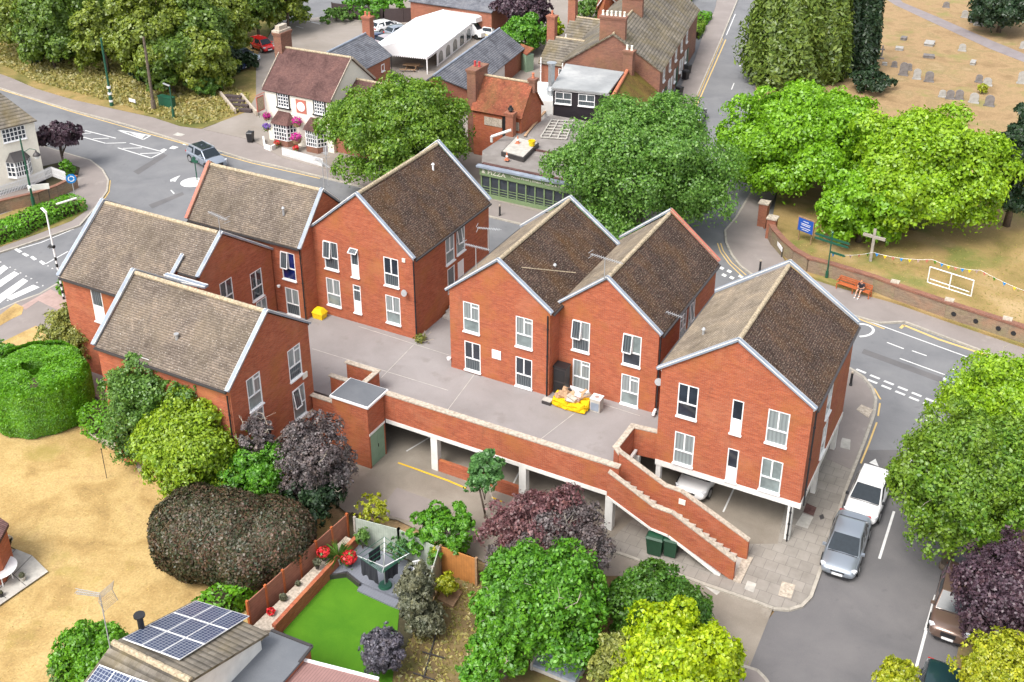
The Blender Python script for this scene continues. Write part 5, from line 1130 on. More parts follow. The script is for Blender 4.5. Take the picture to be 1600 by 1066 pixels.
for lab, x, y, z, r, m_ in (('magenta flower basket at the left corner of the pub', -68.2, yP-.5, 2.8, .42, 'flower_pink'), ('purple flower basket below the magenta one at the pub corner', -67.8, yP-1.1, 2.0, .4, 'flower_purple'), ('magenta basket hung between the two pub bays', -64.6, yP-.5, 2.9, .55, 'flower_pink'),
   ('large magenta tub standing between the two pub bays', -64.4, yP-1.0, 1.5, .6, 'flower_pink'), ('red flowers under the left bay window', -66.6, yP-1.3, .6, .3, 'flower_red'), ('red flowers below the magenta tub', -64.2, yP-1.5, .6, .32, 'flower_red')):
    flowers(lab, 0, 0, 0, r, m_, world=Vector((x, y, z)), cat='flowers', group='flowers in front of the pub')
wing, _, _ = house_pts('lower plum tiled wing on the right of the pub', (-61.2, 83.4, 6.1), (-54.5, 83.4, 6.1), (-61.0, 79.6, 3.8), (-54.5, 79.6, 3.8), 'roof_purple', 'brick_pink', cat='pub wing', name='pub_wing')
# slate roofed outbuilding behind the pub
ez = 3.3; e0, e1 = g(566, 108, ez), g(609, 86, ez); r0, r1 = g(512, 83, 5.2), g(572, 53, 5.2)
sl_, _, _ = house_pts('slate roofed brick outbuilding behind the pub roof', r0, r1, e0, e1, 'roof_slate', 'brick_pink', name='outbuilding', cat='outbuilding')
d = (e1-e0).normalized(); dd = Vector((d.x, d.y, 0)); window(sl_, Vector((e0.x, e0.y, 0)), dd, Vector((d.y, -d.x, 0)), (e1-e0).length*.66, (e1-e0).length*.66+.7, 1.9, 2.7, 'F', 'glass_mid', fw=.12)
chimney(sl_, r1.x+.1, r1.y+.3, 4.2, 7.1, 1.0, .8, 2, 'brick_pink')
downpipe(sl_, e1.x+.15, e1.y, 3.2, 0)
# white marquee
a, c = g(668, 118, 0), g(737, 62, 0); dA = (c-a); LA = dA.length; ang = math.atan2(dA.y, dA.x)-math.pi/2
t = thing('marquee', 'white marquee with scalloped edge and arched windows', 'marquee', (a.x, a.y, 0), ang); t_ = t
W_ = (g(602, 72, 2.1)-g(668, 93, 2.1)).length; ez, rz = 2.15, 3.5
def lm_(m, name, mat, par=t, **k):      # local mesh: verts already relative to the thing
    off = wloc(par); m.v = [(v[0]+off.x, v[1]+off.y, v[2]+off.z) for v in m.v]; return m.build(name, M[mat], par, **k)
b = MB(); slab_roof(b, (.1, -.1, ez), (.1, LA, ez), (-W_/2, LA, rz), (-W_/2, -.1, rz), .04); slab_roof(b, (-W_-.1, -.1, ez), (-W_-.1, LA, ez), (-W_/2, LA, rz), (-W_/2, -.1, rz), .04); lm_(b, 'canopy', 'marquee')
b = MB(); n = 28
for i in range(n):
    for x0, x1 in ((-W_*i/n, -W_*(i+1)/n),):
        za, zb = [ez+(rz-ez)*(1-abs(2*q/W_+1)) for q in (x0, x1)]; xm = (x0+x1)/2; b.poly([(x1, -.1, zb), (x1, -.1, 2.0), (xm, -.1, 1.86), (x0, -.1, 2.0), (x0, -.1, za)])
for i in range(30): y = LA*i/30; b.poly([(.1, y, ez), (.1, y, 1.95), (.1, y+LA/60, 1.83), (.1, y+LA/30, 1.95), (.1, y+LA/30, ez)])
lm_(b, 'valance', 'marquee')
b = MB()
for x, y in ((0, 0), (-W_, 0), (-W_, LA*.5), (-W_, LA)): b.box((x-.06, y-.06, 0), (x+.06, y+.06, ez))
lm_(b, 'pole', 'white')
nb = 5; y0_ = LA*.2
for i in range(nb):
    ya, yb = y0_+(LA-y0_)*i/nb, y0_+(LA-y0_)*(i+1)/nb; ym = (ya+yb)/2; w2 = (yb-ya)*.3; b = MB(); b.box((-.02, ya+.02, 0), (.03, yb-.02, 1.9)); pn = lm_(b, 'side_panel', 'marquee')
    b = MB(); b.poly([(.04, ym-w2, .35), (.04, ym+w2, .35)]+[(.04, ym+w2*math.cos(k*math.pi/10), 1.15+w2*.75*math.sin(k*math.pi/10)) for k in range(11)]); lm_(b, 'arched_window', 'glass_mid', pn)
# long slate building right of the marquee
ez, rz = 2.6, 4.6; e0, e1 = g(735, 140, ez), g(816.5, 75, ez); r0, r1 = g(678, 119, rz), g(780, 46, rz)
ls, _, _ = house_pts('long low slate roofed building right of the marquee', r0, r1, e0, e1, 'roof_slate', 'brick_pink', name='outbuilding', cat='outbuilding')
b = MB(); d = (e1-e0); d.z = 0; L = d.length; d.normalize(); o = Vector((d.y, -d.x, 0)); b.obox(Vector((e0.x, e0.y, 0))+o*.02, d*(L*.62), o*.05, (0, 0, 2.3)); b.build('white_wall', M['white_paint'], ls)
# orange tiled building with big stack and gable
X1 = -44.3; zr0 = 3.1; ap = onX(830.7, 131, X1); ev = onX(814.5, 181.6, X1); ll = onY(739, 166, ev.y)
ot, f0, f1 = house_pts('old orange tiled brick house behind the pizza shop', (ll.x, ap.y, ap.z), (X1, ap.y, ap.z), (ll.x, ev.y, ev.z), (X1, ev.y, ev.z), 'roof_orange', 'brick', name='house')
chimney(ot, ll.x-.3, ap.y-.6, 0, ap.z+1.0, .9, 2.3, 2, 'brick_old', 'red_pot', rot=0); chimney(ot, X1+.1, ap.y+.1, ap.z-.8, ap.z+.5, .6, .6, 1, 'brick_old')
b = MB(); x = ll.x+3.1; b.box((x, ev.y-.08, zr0-.6), (x+1.0, ev.y-.02, zr0+1.5)); b.build('door', M['black'], ot)
b = MB(); b.box((x-1.9, ev.y-.05, zr0+.2), (x-.05, ev.y-.02, zr0+1.0)); b.build('render_patch', M['stone'], ot); b = MB(); b.box((x+1.05, ev.y-.05, zr0+.2), (x+1.7, ev.y-.02, zr0+1.0)); b.build('render_patch', M['stone'], ot)
# pizza shop with flat roof
YS = 77.2; xs0, xs1 = -43.9, -34.5
ps = thing('pizza_shop', 'flat roofed pizza shop with a sage green glazed front', 'shop', (xs0, YS, 0))
b = MB(); wall(b, (xs0, YS+.25), (xs1, YS+.25), 0, 2.9); wall(b, (xs1, YS+.25), (xs1, 91), 0, 2.95); wall(b, (xs0, 85), (xs0, YS+.25), 0, 2.95); b.build('wall', M['brick_old'], ps)
b = MB(); b.prism([(xs0, YS), (xs1, YS), (xs1, 91), (-44.2, 91), (-44.2, 86), (xs0-1.5, 84.5), (xs0-1.5, 80)], 2.9, 3.05); b.build('roof', M['flatroof'], ps)
b = MB(); b.box((xs0-.3, YS-.5, 2.95), (xs1, YS, 3.12)); b.build('front_coping', M['lead'], ps); b = MB(); b.box((xs0, YS+.02, 3.06), (xs1, YS+.3, 3.2)); b.box((xs0+1.5, YS+4.9, 3.06), (xs1, YS+5.1, 3.2)); b.build('roof_upstand', M['roof_purple'], ps)
b = MB(); b.box((xs0-.1, YS-.22, 2.2), (xs1, YS-.02, 2.92)); fs = b.build('sign_board', M['shopgreen'], ps)
def text(s, size, loc, rot, mat, par, name='lettering', ext=.01, align='LEFT', w=None):
    cu = bpy.data.curves.new(name, 'FONT'); cu.body = s; cu.size = size; cu.extrude = ext; cu.align_x = align; cu.resolution_u = 2
    o = bpy.data.objects.new(name, cu); COL.objects.link(o); dg = bpy.context.evaluated_depsgraph_get(); me = bpy.data.meshes.new_from_object(o.evaluated_get(dg)); bpy.data.objects.remove(o)
    if not len(me.polygons): return None
    o = bpy.data.objects.new(name, me); COL.objects.link(o); me.materials.clear(); me.materials.append(M[mat]); o.parent = par; o.location = Vector(loc)-wloc(par); o.rotation_euler = rot
    if w: xs_ = [v.co.x for v in me.vertices]; k = w/(max(xs_)-min(xs_)); o.scale = (k, 1, 1)
    return o
text('& PIZZA', .52, (xs0+.1, YS-.235, 2.42), (math.pi/2, 0, 0), 'cream', fs, w=2.3)
text('Wood Fired | Street Pizzeria & Bar', .26, (xs0+2.9, YS-.235, 2.55), (math.pi/2, 0, 0), 'cream', fs, w=4.9)
b = MB(); b.box((xs0, YS-.12, 0), (xs1, YS+.1, .5)); nm = 11; wv = (xs1-xs0)/nm
for i in range(nm+1): x = xs0+wv*i; b.box((x-.06, YS-.1, .5), (x+.06, YS+.06, 2.2))
b.box((xs0, YS-.1, 2.1), (xs1, YS+.06, 2.2)); sf = b.build('shop_front', M['shopgreen'], ps)
for i in range(nm):
    x = xs0+wv*i+.06; q = MB(); q.quad((x, YS-.02, .5), (x+wv-.12, YS-.02, .5), (x+wv-.12, YS-.02, 2.1), (x, YS-.02, 2.1)); pn = q.build('pane', M['glass_dark'], sf)
    q = MB()
    for k in range(3): q.box((x, YS-.06, .62+k*.24), (x+wv-.12, YS-.03, .67+k*.24))
    q.build('shutter_bar', M['shopgreen'], sf)
b = MB(); P = [g(783, 240, 3.3), g(818, 250, 3.3), g(842, 226, 3.3), g(806, 216, 3.3)]; b.prism(P, 3.05, 3.45); b.build('roof_light', M['gutter'], ps); b = MB(); b.prism([p.lerp((P[0]+P[2])/2, .08) for p in P], 3.46, 3.5); b.build('roof_light_lid', M['concrete'], ps)
c = g(798, 212, 3.05); chimney(ps, c.x, c.y, 3.0, 5.3, .75, .6, 0, 'brick_pink'); b = MB(); b.cyl((c.x, c.y, 5.3), (c.x, c.y, 5.5), .14, n=10); b.cyl((c.x, c.y, 5.5), (c.x, c.y, 5.75), .28, .2, n=10); b.cyl((c.x, c.y, 5.75), (c.x, c.y, 5.9), .12, n=8); b.build('cowl', M['black'], ps)
b = MB(); c2 = g(768, 222, 3.05); b.tube([c2, c2+Vector((0, 0, .5)), c2+Vector((1.5, .9, 1.1))], .13, 8); b.build('vent_pipe', M['white_paint'], ps)
# things left lying on the shop roof
def clutter(label, cat, px, py, z, size, mat, name):
    p = g(px, py, z); t = thing(name, label, cat, (p.x, p.y, z)); sx, sy, sz = size; b = MB(); b.box((p.x-sx/2, p.y-sy/2, z), (p.x+sx/2, p.y+sy/2, z+sz)); b.box((p.x-sx*.35, p.y-sy*.35, z+sz), (p.x+sx*.35, p.y+sy*.35, z+sz*1.15)); b.build('body', M[mat], t); return t
p = g(831, 228, 3.5); t = thing('yellow_bucket', 'yellow bucket standing on the skylight of the pizza shop', 'bucket', (p.x, p.y, 3.5)); b = MB(); b.lathe(p, [(.02, 0), (.25, .02), (.33, .5), (.3, .5), (.24, .08), (.02, .08)], 14); b.build('body', M['grit'], t); b = MB(); b.tube([p+Vector((.33*math.cos(k*math.pi/8), 0, .5+.25*math.sin(k*math.pi/8))) for k in range(9)], .015, 5); b.build('handle', M['grey_metal'], t)
def cone(label, px, py, z):
    p = g(px, py, z); t = thing('traffic_cone', label, 'cone', p, 0, 'traffic cones on the shop roof'); b = MB(); b.box((p.x-.2, p.y-.2, z), (p.x+.2, p.y+.2, z+.04)); b.build('base', M['terracotta'], t); b = MB(); b.lathe(p, [(.15, .04), (.11, .3), (.07, .5), (.03, .7), (.0, .7)], 14); b.build('body', M['terracotta'], t); b = MB(); b.lathe(p, [(.118, .28), (.088, .44)], 14); b.build('band', M['white'], t)
cone('traffic cone at the front edge of the pizza shop roof', 792, 250, 3.2); cone('traffic cone on the far corner of the skylight', 809, 224, 3.5)
# slatted panel and planks on the flat roof
t = thing('slatted_frame', 'grey slatted frame lying broken on the flat roof', 'panel', g(873, 205, 3.1)); P = [g(845, 215, 3.12), g(885, 218, 3.12), g(895, 190, 3.12), g(862, 188, 3.12)]; b = MB()
for i in range(7): b.bar(P[0].lerp(P[3], i/6), P[1].lerp(P[2], i/6), .12, .07)
for i in range(4): b.bar(P[0].lerp(P[1], i/3)+Vector((0, 0, .07)), P[3].lerp(P[2], i/3)+Vector((0, 0, .07)), .1, .05)
b.build('slats', M['concrete'], t)
t = thing('timber_plank', 'long pale plank lying across the flat roof', 'plank', g(838, 193, 3.1)); b = MB(); b.bar(g(820, 213, 3.1), g(855, 171, 3.1), .2, .1); b.bar(g(820, 213, 3.2), g(822, 210.6, 3.2), .22, .05); b.build('board', M['cardboard'], t)
# dark boarded building with silver flat roof
zt_ = 5.4; A0, A1, A2, A3 = g(861, 139, zt_), g(950, 148, zt_), g(975, 110, zt_+.3), g(884, 97, zt_+.3)
tb = thing('boarded_building', 'dark boarded building with a silver grey flat roof', 'building', (A0.x, A0.y, 3)); b = MB(); b.prism([A0, A1, A2, A3], zt_, zt_+.14); b.build('roof', M['greyfelt'], tb)
b = MB(); e = Vector((0, .3, 0)); Q = [A0+e+Vector((.15, 0, 0)), A1+e, A2-e, A3-e+Vector((.1, 0, 0))]; b.prism(Q, 0, zt_); b.build('wall', M['timber_black'], tb)
q0 = Q[0]; dd = (Q[1]-Q[0]); dd.z = 0; L = dd.length; dd.normalize(); oo = Vector((dd.y, -dd.x, 0)); base = Vector((q0.x, q0.y, 0))+oo*.06
for s0, s1 in ((.15, 1.75), (2.4, 4.0)): window(tb, base, dd, oo, s0, s1, 3.95, 5.1, 'A', 'glass_mid', 'glass_mid')
b = MB(); b.obox(Vector((q0.x, q0.y, 5.22))+oo*.02, dd*L, oo*.1, (0, 0, .16)); b.build('fascia', M['white'], tb)
p = g(861, 165, 3.1); b = MB(); b.cyl(p, p+Vector((0, 0, 1.6)), .42, n=14); b.cyl(p+Vector((0, 0, 1.6)), p+Vector((0, 0, 2.0)), .5, .32, n=14); b.cyl(p+Vector((0, 0, 2.0)), p+Vector((0, 0, 4.0)), .32, n=14); b.cyl(p+Vector((0, 0, 4.0)), p+Vector((0, 0, 4.3)), .32, .48, n=14)
t = thing('extractor_flue', 'galvanised kitchen flue beside the dark boarded building', 'flue', p); b.build('duct', M['galv'], t)
p = g(849, 172, 3.1); t = thing('air_conditioner', 'grey air conditioning unit at the foot of the flue', 'air conditioner', p); b = MB(); b.box((p.x-.5, p.y-.25, 3.1), (p.x+.5, p.y+.2, 4.0)); b.build('casing', M['concrete'], t); b = MB(); b.cyl((p.x-.1, p.y-.26, 3.55), (p.x-.1, p.y-.29, 3.55), .32, n=16); b.build('fan_grille', M['gutter'], t)
b = MB(); P = [g(812, 126, 4.2), g(862, 129, 4.2), g(864, 158, 4.2), g(845, 158, 4.2)]; b.prism(P, 0, 4.2); t = thing('white_roofed_annexe', 'small annexe with a white flat roof behind the orange tiled house', 'annexe', P[0]); b.build('walls', M['white_paint'], t)
# terraced houses along the north road
ez, rz = 5.0, 8.2; e0, e1 = g(1032, 111, ez), g(1078, 36, ez); dr = (e1-e0); dr.z = 0; dr.normalize(); r0 = g(958.5, 54, rz); r1 = r0+dr*((e1-e0).length+9)
tr, f0, f1 = house_pts('long row of terraced brick houses beside the north road', r0, r1, e0, e1+dr*6, 'roof_grey', 'brick_old', name='terraced_houses', cat='terraced house')
chimney(tr, r0.x-.3, r0.y+.6, 3, rz+1.7, 2.6, .8, 6, 'brick_old', 'cream', rot=math.atan2(dr.y, dr.x)-math.pi/2); q = r0+dr*9.5; chimney(tr, q.x, q.y, rz-1, rz+1.6, 2.2, .8, 5, 'brick_old', 'cream', rot=math.atan2(dr.y, dr.x)-math.pi/2)
oo = Vector((dr.y, -dr.x, 0)); L = (e1-e0).length+6
for k in range(5):
    s = 1.5+k*3.6
    for z0_, z1_ in ((.9, 2.3), (3.3, 4.6)): window(tr, Vector((e0.x, e0.y, 0))+oo*.07, dr, oo, s, s+1.0, z0_, z1_, 'A', 'glass_mid', 'glass_mid')
    b = MB(); p = Vector((e0.x, e0.y, 0))+dr*(s+1.7)+oo*.02; b.obox(p, dr*.9, oo*.05, (0, 0, 2.1)); b.build('door', M['white' if k % 2 else 'green_metal'], tr)
# mossy lean-to wing in front of the terrace gable
r0, r1 = g(955, 158, 5.0), g(990, 95, 5.0); e0, e1 = g(1008, 168, 3.0), g(1034, 122, 3.0)
mw, _, _ = house_pts('moss covered low roof in front of the terrace gable', r0, r1, e0, e1, 'roof_moss', 'brick_old', name='house_wing', cat='wing')
q = g(982, 112, 5.0); chimney(mw, q.x, q.y, 3, 7.2, 1.0, .7, 2, 'brick_old', 'cream')
b = MB(); b.cyl(r0+Vector((0, 0, .2)), r1+Vector((0, 0, .2)), .18, n=8); b.build('orange_ridge', M['terracotta'], mw)
for lab, ra, rb, ea, eb, cx_, cy_ in (('nearer rear outrigger with grey tiled roof and a tall chimney', (858, 60), (915, 64), (840, 97), (880, 101), 852, 60), ('farther rear outrigger with grey tiled roof', (893, 27), (942, 33), (873, 59), (915, 63), 888, 28)):
    yz = 3.6; A, B, C_, D_ = g(*ra, 5.6), g(*rb, 5.6), g(*ea, yz), g(*eb, yz); C_.y = D_.y = (C_.y+D_.y)/2; A.y = B.y = (A.y+B.y)/2; C_.x = A.x; D_.x = B.x
    og, _, _ = house_pts(lab, A, B, C_, D_, 'roof_grey', 'brick_pink', name='rear_outrigger', cat='extension', group='rear outriggers of the terrace'); chimney(og, A.x+.1, A.y, 3, 8.0, .9, .7, 1, 'brick_pink'); downpipe(og, C_.x+.3, C_.y-.4, 4.2, 1, .07, 'white'); downpipe(og, D_.x-1, C_.y-.4, 4.2, 1, .07, 'white')
    window(og, Vector((C_.x, C_.y-.06, 0)), Vector((1, 0, 0)), Vector((0, -1, 0)), 2.2, 3.4, 2.0, 3.2, 'A', 'glass_mid', 'glass_mid')
# far brick outbuilding at the top edge
r0, r1, e0, e1 = g(650, -22, 5.5), g(800, -8, 5.5), g(639, 2, 3.6), g(770, 18, 3.6); C_y = (e0.y+e1.y)/2; e0.y = e1.y = C_y; r0.y = r1.y = C_y+4; r0.x, r1.x = e0.x, e1.x
house_pts('long brick outbuilding with slate roof at the top edge', r0, r1, e0, e1, 'roof_slate', 'brick_pink', name='outbuilding', cat='outbuilding')
r0, r1, e0, e1 = g(948, -10, 6.5), g(960, -40, 6.5), g(968, 12, 4), g(980, -12, 4); house_pts('gabled brick house at the top edge behind the terrace chimneys', r0, r1, e0, e1, 'roof_orange', 'brick', name='house', cat='house', verge='white')
p0 = g(800, 84, 0); t = thing('tiled_shed', 'small orange tiled shed beside the slate building', 'shed', p0); P = [g(815, 85, 2.2), g(833, 75, 2.2)]; house_pts_, _, _ = (None, None, None); b = MB(); A, B, C_, D_ = g(814, 68, 2.8), g(834, 75, 2.8), g(822, 86, 2.2), g(808, 78, 2.2); slab_roof(b, D_, C_, B, A); b.build('roof', M['roof_orange'], t); b = MB(); b.prism([A, B, C_, D_], 0, 2.1); b.build('wall', M['green_door'], t)
# white cottage at the left edge
p1 = g(72, 287, 0); yc = p1.y; pl = g(-60, 322, 0); dd = (p1-pl); dd.z = 0; L = dd.length; dd.normalize(); oo = Vector((dd.y, -dd.x, 0)); inn = -oo
e1 = Vector((p1.x, p1.y, 6.1)); e0 = e1-dd*L; r0 = e0+inn*4.5+Vector((0, 0, 4)); r1 = e1+inn*4.5-dd*3.2+Vector((0, 0, 4)); 
ct = thing('white_cottage', 'white rendered cottage with a large tiled roof at the left edge', 'cottage', (p1.x, p1.y, 0)); b = MB(); f1_ = e1+inn*9; f0_ = e0+inn*9
dn = lambda p: Vector((p.x, p.y, 0))
b.quad(dn(e0), dn(e1), e1, e0); b.quad(dn(e1), dn(f1_), f1_, e1); b.quad(dn(f1_), dn(f0_), f0_, f1_); b.build('wall', M['cream'], ct)
b = MB(); up = Vector((0, 0, .1)); o_ = oo*.3-Vector((0, 0, .26)); slab_roof(b, e0+o_+up, e1+o_+up+dd*.2, r1+up, r0+up); slab_roof(b, f1_-o_*0+up+dd*.2, e1+o_+up+dd*.2, r1+up, r1+up+inn*.01); slab_roof(b, f0_+up, f1_+up, r1+up, r0+up); b.build('roof', M['roof_grey'], ct)
bo = Vector((e0.x, e0.y, 0))+oo*.07
def sc_(x, y):   # distance along the cottage front and height of a spot on it
    d = ray(x, y); o = Vector((0, 0, H)); n = oo; t_ = (Vector((p1.x, p1.y, 0))-o).dot(n)/d.dot(n); q = o+d*t_; return (q-dn(e0)).dot(dd), q.z
a_, c_ = sc_(5, 222), sc_(38, 208)
window(ct, bo, dd, oo, a_[0], c_[0]+.1, a_[1]-.1, a_[1]+1.1, 'C6x3', 'glass_dark', 'glass_dark', name='window')
a_, c_ = sc_(12, 274), sc_(50, 262); z0_, z1_ = a_[1]-.1, a_[1]+1.25; k = .7; bx = (a_[0], c_[0]); b = MB()
Q = [bo+dd*bx[0], bo+dd*(bx[0]+.5)+oo*k, bo+dd*(bx[1]-.5)+oo*k, bo+dd*bx[1]]; b.prism(Q+[Q[3]-oo*.05, Q[0]-oo*.05], z0_-.15, z0_); bay = b.build('bay_window', M['white'], ct)
for i, st in ((0, 'C2x3'), (1, 'C5x3'), (2, 'C2x3')):
    d = (Q[i+1]-Q[i]); l = d.length; d.normalize(); window(bay, Q[i], d, Vector((d.y, -d.x, 0)), .02, l-.02, z0_, z1_, st, 'glass_dark', 'glass_dark', sill=False)
b = MB(); zz = Vector((0, 0, z1_)); ex = lambda q: q+zz+oo*.1; b.quad(ex(Q[1]), ex(Q[2]), Q[2]-oo*(k)+Vector((0, 0, z1_+.7)), Q[1]-oo*k+Vector((0, 0, z1_+.7))); b.poly([ex(Q[0]), ex(Q[1]), Q[1]-oo*k+Vector((0, 0, z1_+.7))]); b.poly([ex(Q[2]), ex(Q[3]), Q[2]-oo*k+Vector((0, 0, z1_+.7))]); b.build('bay_roof', M['gutter'], bay)
b = MB(); b.obox(bo-oo*.04, dd*L, oo*.06, (0, 0, .45)); b.build('plinth', M['black'], ct)
# bungalow with solar panels, bottom left
RZ = 5.2; A, B = g(169, 1011, RZ), g(305.5, 1056, RZ); yr = (A.y+B.y)/2; x0, x1 = A.x, B.x
Efar = onX(420, 983, x1); sl = (RZ-Efar.z)/(Efar.y-yr); yb = Efar.y; sl = max(sl, .35); zb = RZ-sl*(yb-yr)
bg_ = thing('bungalow', 'grey tiled bungalow roof carrying solar panels, bottom left', 'house', (x0, yr, 0))
b = MB(); yn = yr-(yb-yr); wall(b, (x0+.3, yn+.3), (x1-.3, yn+.3), 0, zb); wall(b, (x1-.3, yb-.3), (x0+.3, yb-.3), 0, zb); wall(b, (x1-.25, yn+.3), (x1-.25, yb-.3), 0, [(0, zb), (yr-yn-.3, RZ-.1), (yb-yn-.6, zb)]); wall(b, (x0+.25, yb-.3), (x0+.25, yn+.3), 0, [(0, zb), (yb-.3-yr, RZ-.1), (yb-yn-.6, zb)]); b.build('wall', M['white_paint'], bg_)
b = MB(); slab_roof(b, (x0, yb, zb), (x1, yb, zb), (x1, yr, RZ), (x0, yr, RZ)); slab_roof(b, (x0, yn, zb), (x1, yn, zb), (x1, yr, RZ), (x0, yr, RZ)); b.build('roof_slope', M['roof_grey'], bg_); ridge_tiles(bg_, (x0, yr, RZ), (x1, yr, RZ), .14)
def on_slope(px, py, s=1):      # spot on the sloping roof plane
    d = ray(px, py); # z = RZ - s*sl*(y-yr)
    t_ = (RZ+s*sl*yr-H)/(d.z+s*sl*d.y); return Vector((d.x*t_, d.y*t_, H+d.z*t_))
nrm = Vector((0, sl, 1)).normalized(); C0, C1, C2, C3 = on_slope(190, 1002.5), on_slope(280, 1036), on_slope(390, 967), on_slope(307, 943)
def pvpanel(C0, C1, C2, C3, nrm, nx, ny, lab):
    for i in range(nx):
        for j in range(ny):
            def q(u, v): return C0.lerp(C1, u).lerp(C3.lerp(C2, u), v)
            e = .012; a = [q((i+e)/nx, (j+e)/ny), q((i+1-e)/nx, (j+e)/ny), q((i+1-e)/nx, (j+1-e)/ny), q((i+e)/nx, (j+1-e)/ny)]
            b = MB(); lo = [p+nrm*.1 for p in a]; hi = [p+nrm*.14 for p in a]; b.poly(hi); b.poly(lo[::-1])
            for k in range(4): b.quad(lo[k], lo[(k+1) % 4], hi[(k+1) % 4], hi[k])
            pn = b.build('solar_panel', M['white'], bg_); m_ = sum(a, Vector())/4; b = MB(); hh = [p.lerp(m_, .05)+nrm*.146 for p in a]; b.poly(hh); b.build('cells', M['pv'], pn)
m, nt_, bb = _mat('photovoltaic cells'); uv = coords(nt_, 'UV'); br = N(nt_, 'ShaderNodeTexBrick', Scale=1.0); nt_.links.new(uv, br.inputs['Vector']); br.offset = 0; br.inputs['Color1'].default_value = (.035, .05, .1, 1); br.inputs['Color2'].default_value = (.05, .065, .12, 1); br.inputs['Mortar'].default_value = (.3, .33, .38, 1); br.inputs['Mortar Size'].default_value = .012; br.inputs['Brick Width'].default_value = .16; br.inputs['Row Height'].default_value = .16; nt_.links.new(br.outputs[0], bb.inputs['Base Color']); bb.inputs['Roughness'].default_value = .12; M['pv'] = m
pvpanel(C0, C1, C2, C3, nrm, 3, 3, '')
n2 = Vector((0, -sl, 1)).normalized(); D0, D1 = on_slope(158, 1040, -1), on_slope(262, 1078, -1); D2, D3 = D1+Vector((0, -1.9, -1.9*sl)), D0+Vector((0, -1.9, -1.9*sl)); pvpanel(D3, D2, D1, D0, n2, 4, 1, '')
p = on_slope(222, 985); b = MB(); b.cyl(p-Vector((0, 0, .5)), p+Vector((0, 0, .75)), .13, n=12); b.cyl(p+Vector((0, 0, .78)), p+Vector((0, 0, .86)), .24, n=14); b.build('flue_pipe', M['black'], bg_)
P = [g(424, 986, 2.8), g(488, 1011, 2.8), g(468, 1036, 2.8), g(430, 1080, 2.8), g(330, 1080, 2.8), g(400, 1012, 2.8)]; t = thing('flat_roof_extension', 'dark grey flat roofed extension joined to the bungalow', 'extension', P[0]); b = MB(); b.prism(P, 2.7, 2.82); b.build('roof', M['darkfelt'], t); b = MB(); c_ = sum(P, Vector())/6; b.prism([q.lerp(c_, .05) for q in P], 0, 2.7); b.build('wall', M['brick'], t)
b = MB(); b.bar(P[0]+Vector((0, 0, .02)), P[1]+Vector((0, 0, .02)), .12, .06); b.bar(P[1]+Vector((0, 0, .02)), P[2]+Vector((0, 0, .02)), .12, .06); b.build('roof_trim', M['gutter'], t)
P = [g(398, 1066, 2.5), g(455, 1027, 2.5), g(592, 1062, 2.5), g(600, 1120, 2.5), g(360, 1120, 2.5)]; t = thing('ribbed_roof_shed', 'low building with a brown ribbed roof at the bottom edge', 'outbuilding', P[0]); b = MB(); b.prism(P, 2.4, 2.5); b.build('roof', M['ribroof'], t); b = MB(); c_ = sum(P, Vector())/5; b.prism([q.lerp(c_, .04) for q in P], 0, 2.4); b.build('wall', M['white_paint'], t)
b = MB(); b.bar(P[0]+Vector((0, 0, .0)), P[1], .12, .08); b.bar(P[1], P[2], .12, .081); b.build('roof_trim', M['white'], t)
P = [g(-70, 790, 2.6), g(-6, 806, 2.6), g(14, 820, 2.6), g(-2, 850, 2.6), g(-90, 900, 2.6)]; t = thing('garden_room', 'corner of a brown tiled garden room at the left edge', 'garden room', P[0]); b = MB(); b.prism(P, 2.5, 2.68); b.build('roof', M['roof_purple'], t); b = MB(); c_ = sum(P, Vector())/5; b.prism([q.lerp(c_, .12) for q in P], 0, 2.5); b.build('wall', M['brick'], t)
# ================================================================ WALLS, FENCES, STREET FURNITURE
def fence(label, P, ht, mat, th=.05, post='wood_brown', z0=0, name='panel_fence', step=1.83, posts=True, pm=None):
    t = thing(name, label, 'fence', (P[0].x, P[0].y, z0)); 
    for i in range(len(P)-1):
        a, c = P[i].copy(), P[i+1].copy(); a.z = c.z = z0; L = (c-a).length; n = max(1, round(L/step)); d = (c-a)/L
        for k in range(n):
            b = MB(); b.bar(a+d*(L*k/n+.04), a+d*(L*(k+1)/n-.04), th, ht); b.build('panel', M[mat], t)
        if posts:
            for k in range(n+1): b = MB(); q = a+d*(L*k/n); b.box((q.x-.06, q.y-.06, z0), (q.x+.06, q.y+.06, z0+ht+.08)); b.build('post', M[post], t)
    return t
def picket(label, P, ht, z0=0, every=.13, w_=.08):
    t = thing('picket_fence', label, 'fence', (P[0].x, P[0].y, z0), 0, 'white picket fences'); b = MB(); r = MB()
    for i in range(len(P)-1):
        a, c = P[i].copy(), P[i+1].copy(); a.z = c.z = z0; L = (c-a).length; d = (c-a)/L; n = int(L/every); s = Vector((d.y, -d.x, 0))
        for k in range(n): q = a+d*(k+.5)*L/n; b.poly([q-d*w_/2, q+d*w_/2, q+d*w_/2+Vector((0, 0, ht-.06)), q+Vector((0, 0, ht)), q-d*w_/2+Vector((0, 0, ht-.06))]); b.poly([q-d*w_/2-s*.02, q-d*w_/2-s*.02+Vector((0, 0, ht-.06)), q-s*.02+Vector((0, 0, ht)), q+d*w_/2-s*.02+Vector((0, 0, ht-.06)), q+d*w_/2-s*.02])
        for z in (.25*ht, .75*ht): r.bar(a+Vector((0, 0, z))-s*.05, c+Vector((0, 0, z))-s*.05, .04, .07)
    b.build('pickets', M['white'], t); r.build('rail', M['white'], t); return t
picket('white picket fence in front of the pub flower bed', P2([(441, 243), (470, 251), (505, 261)], .14), .85, .14)
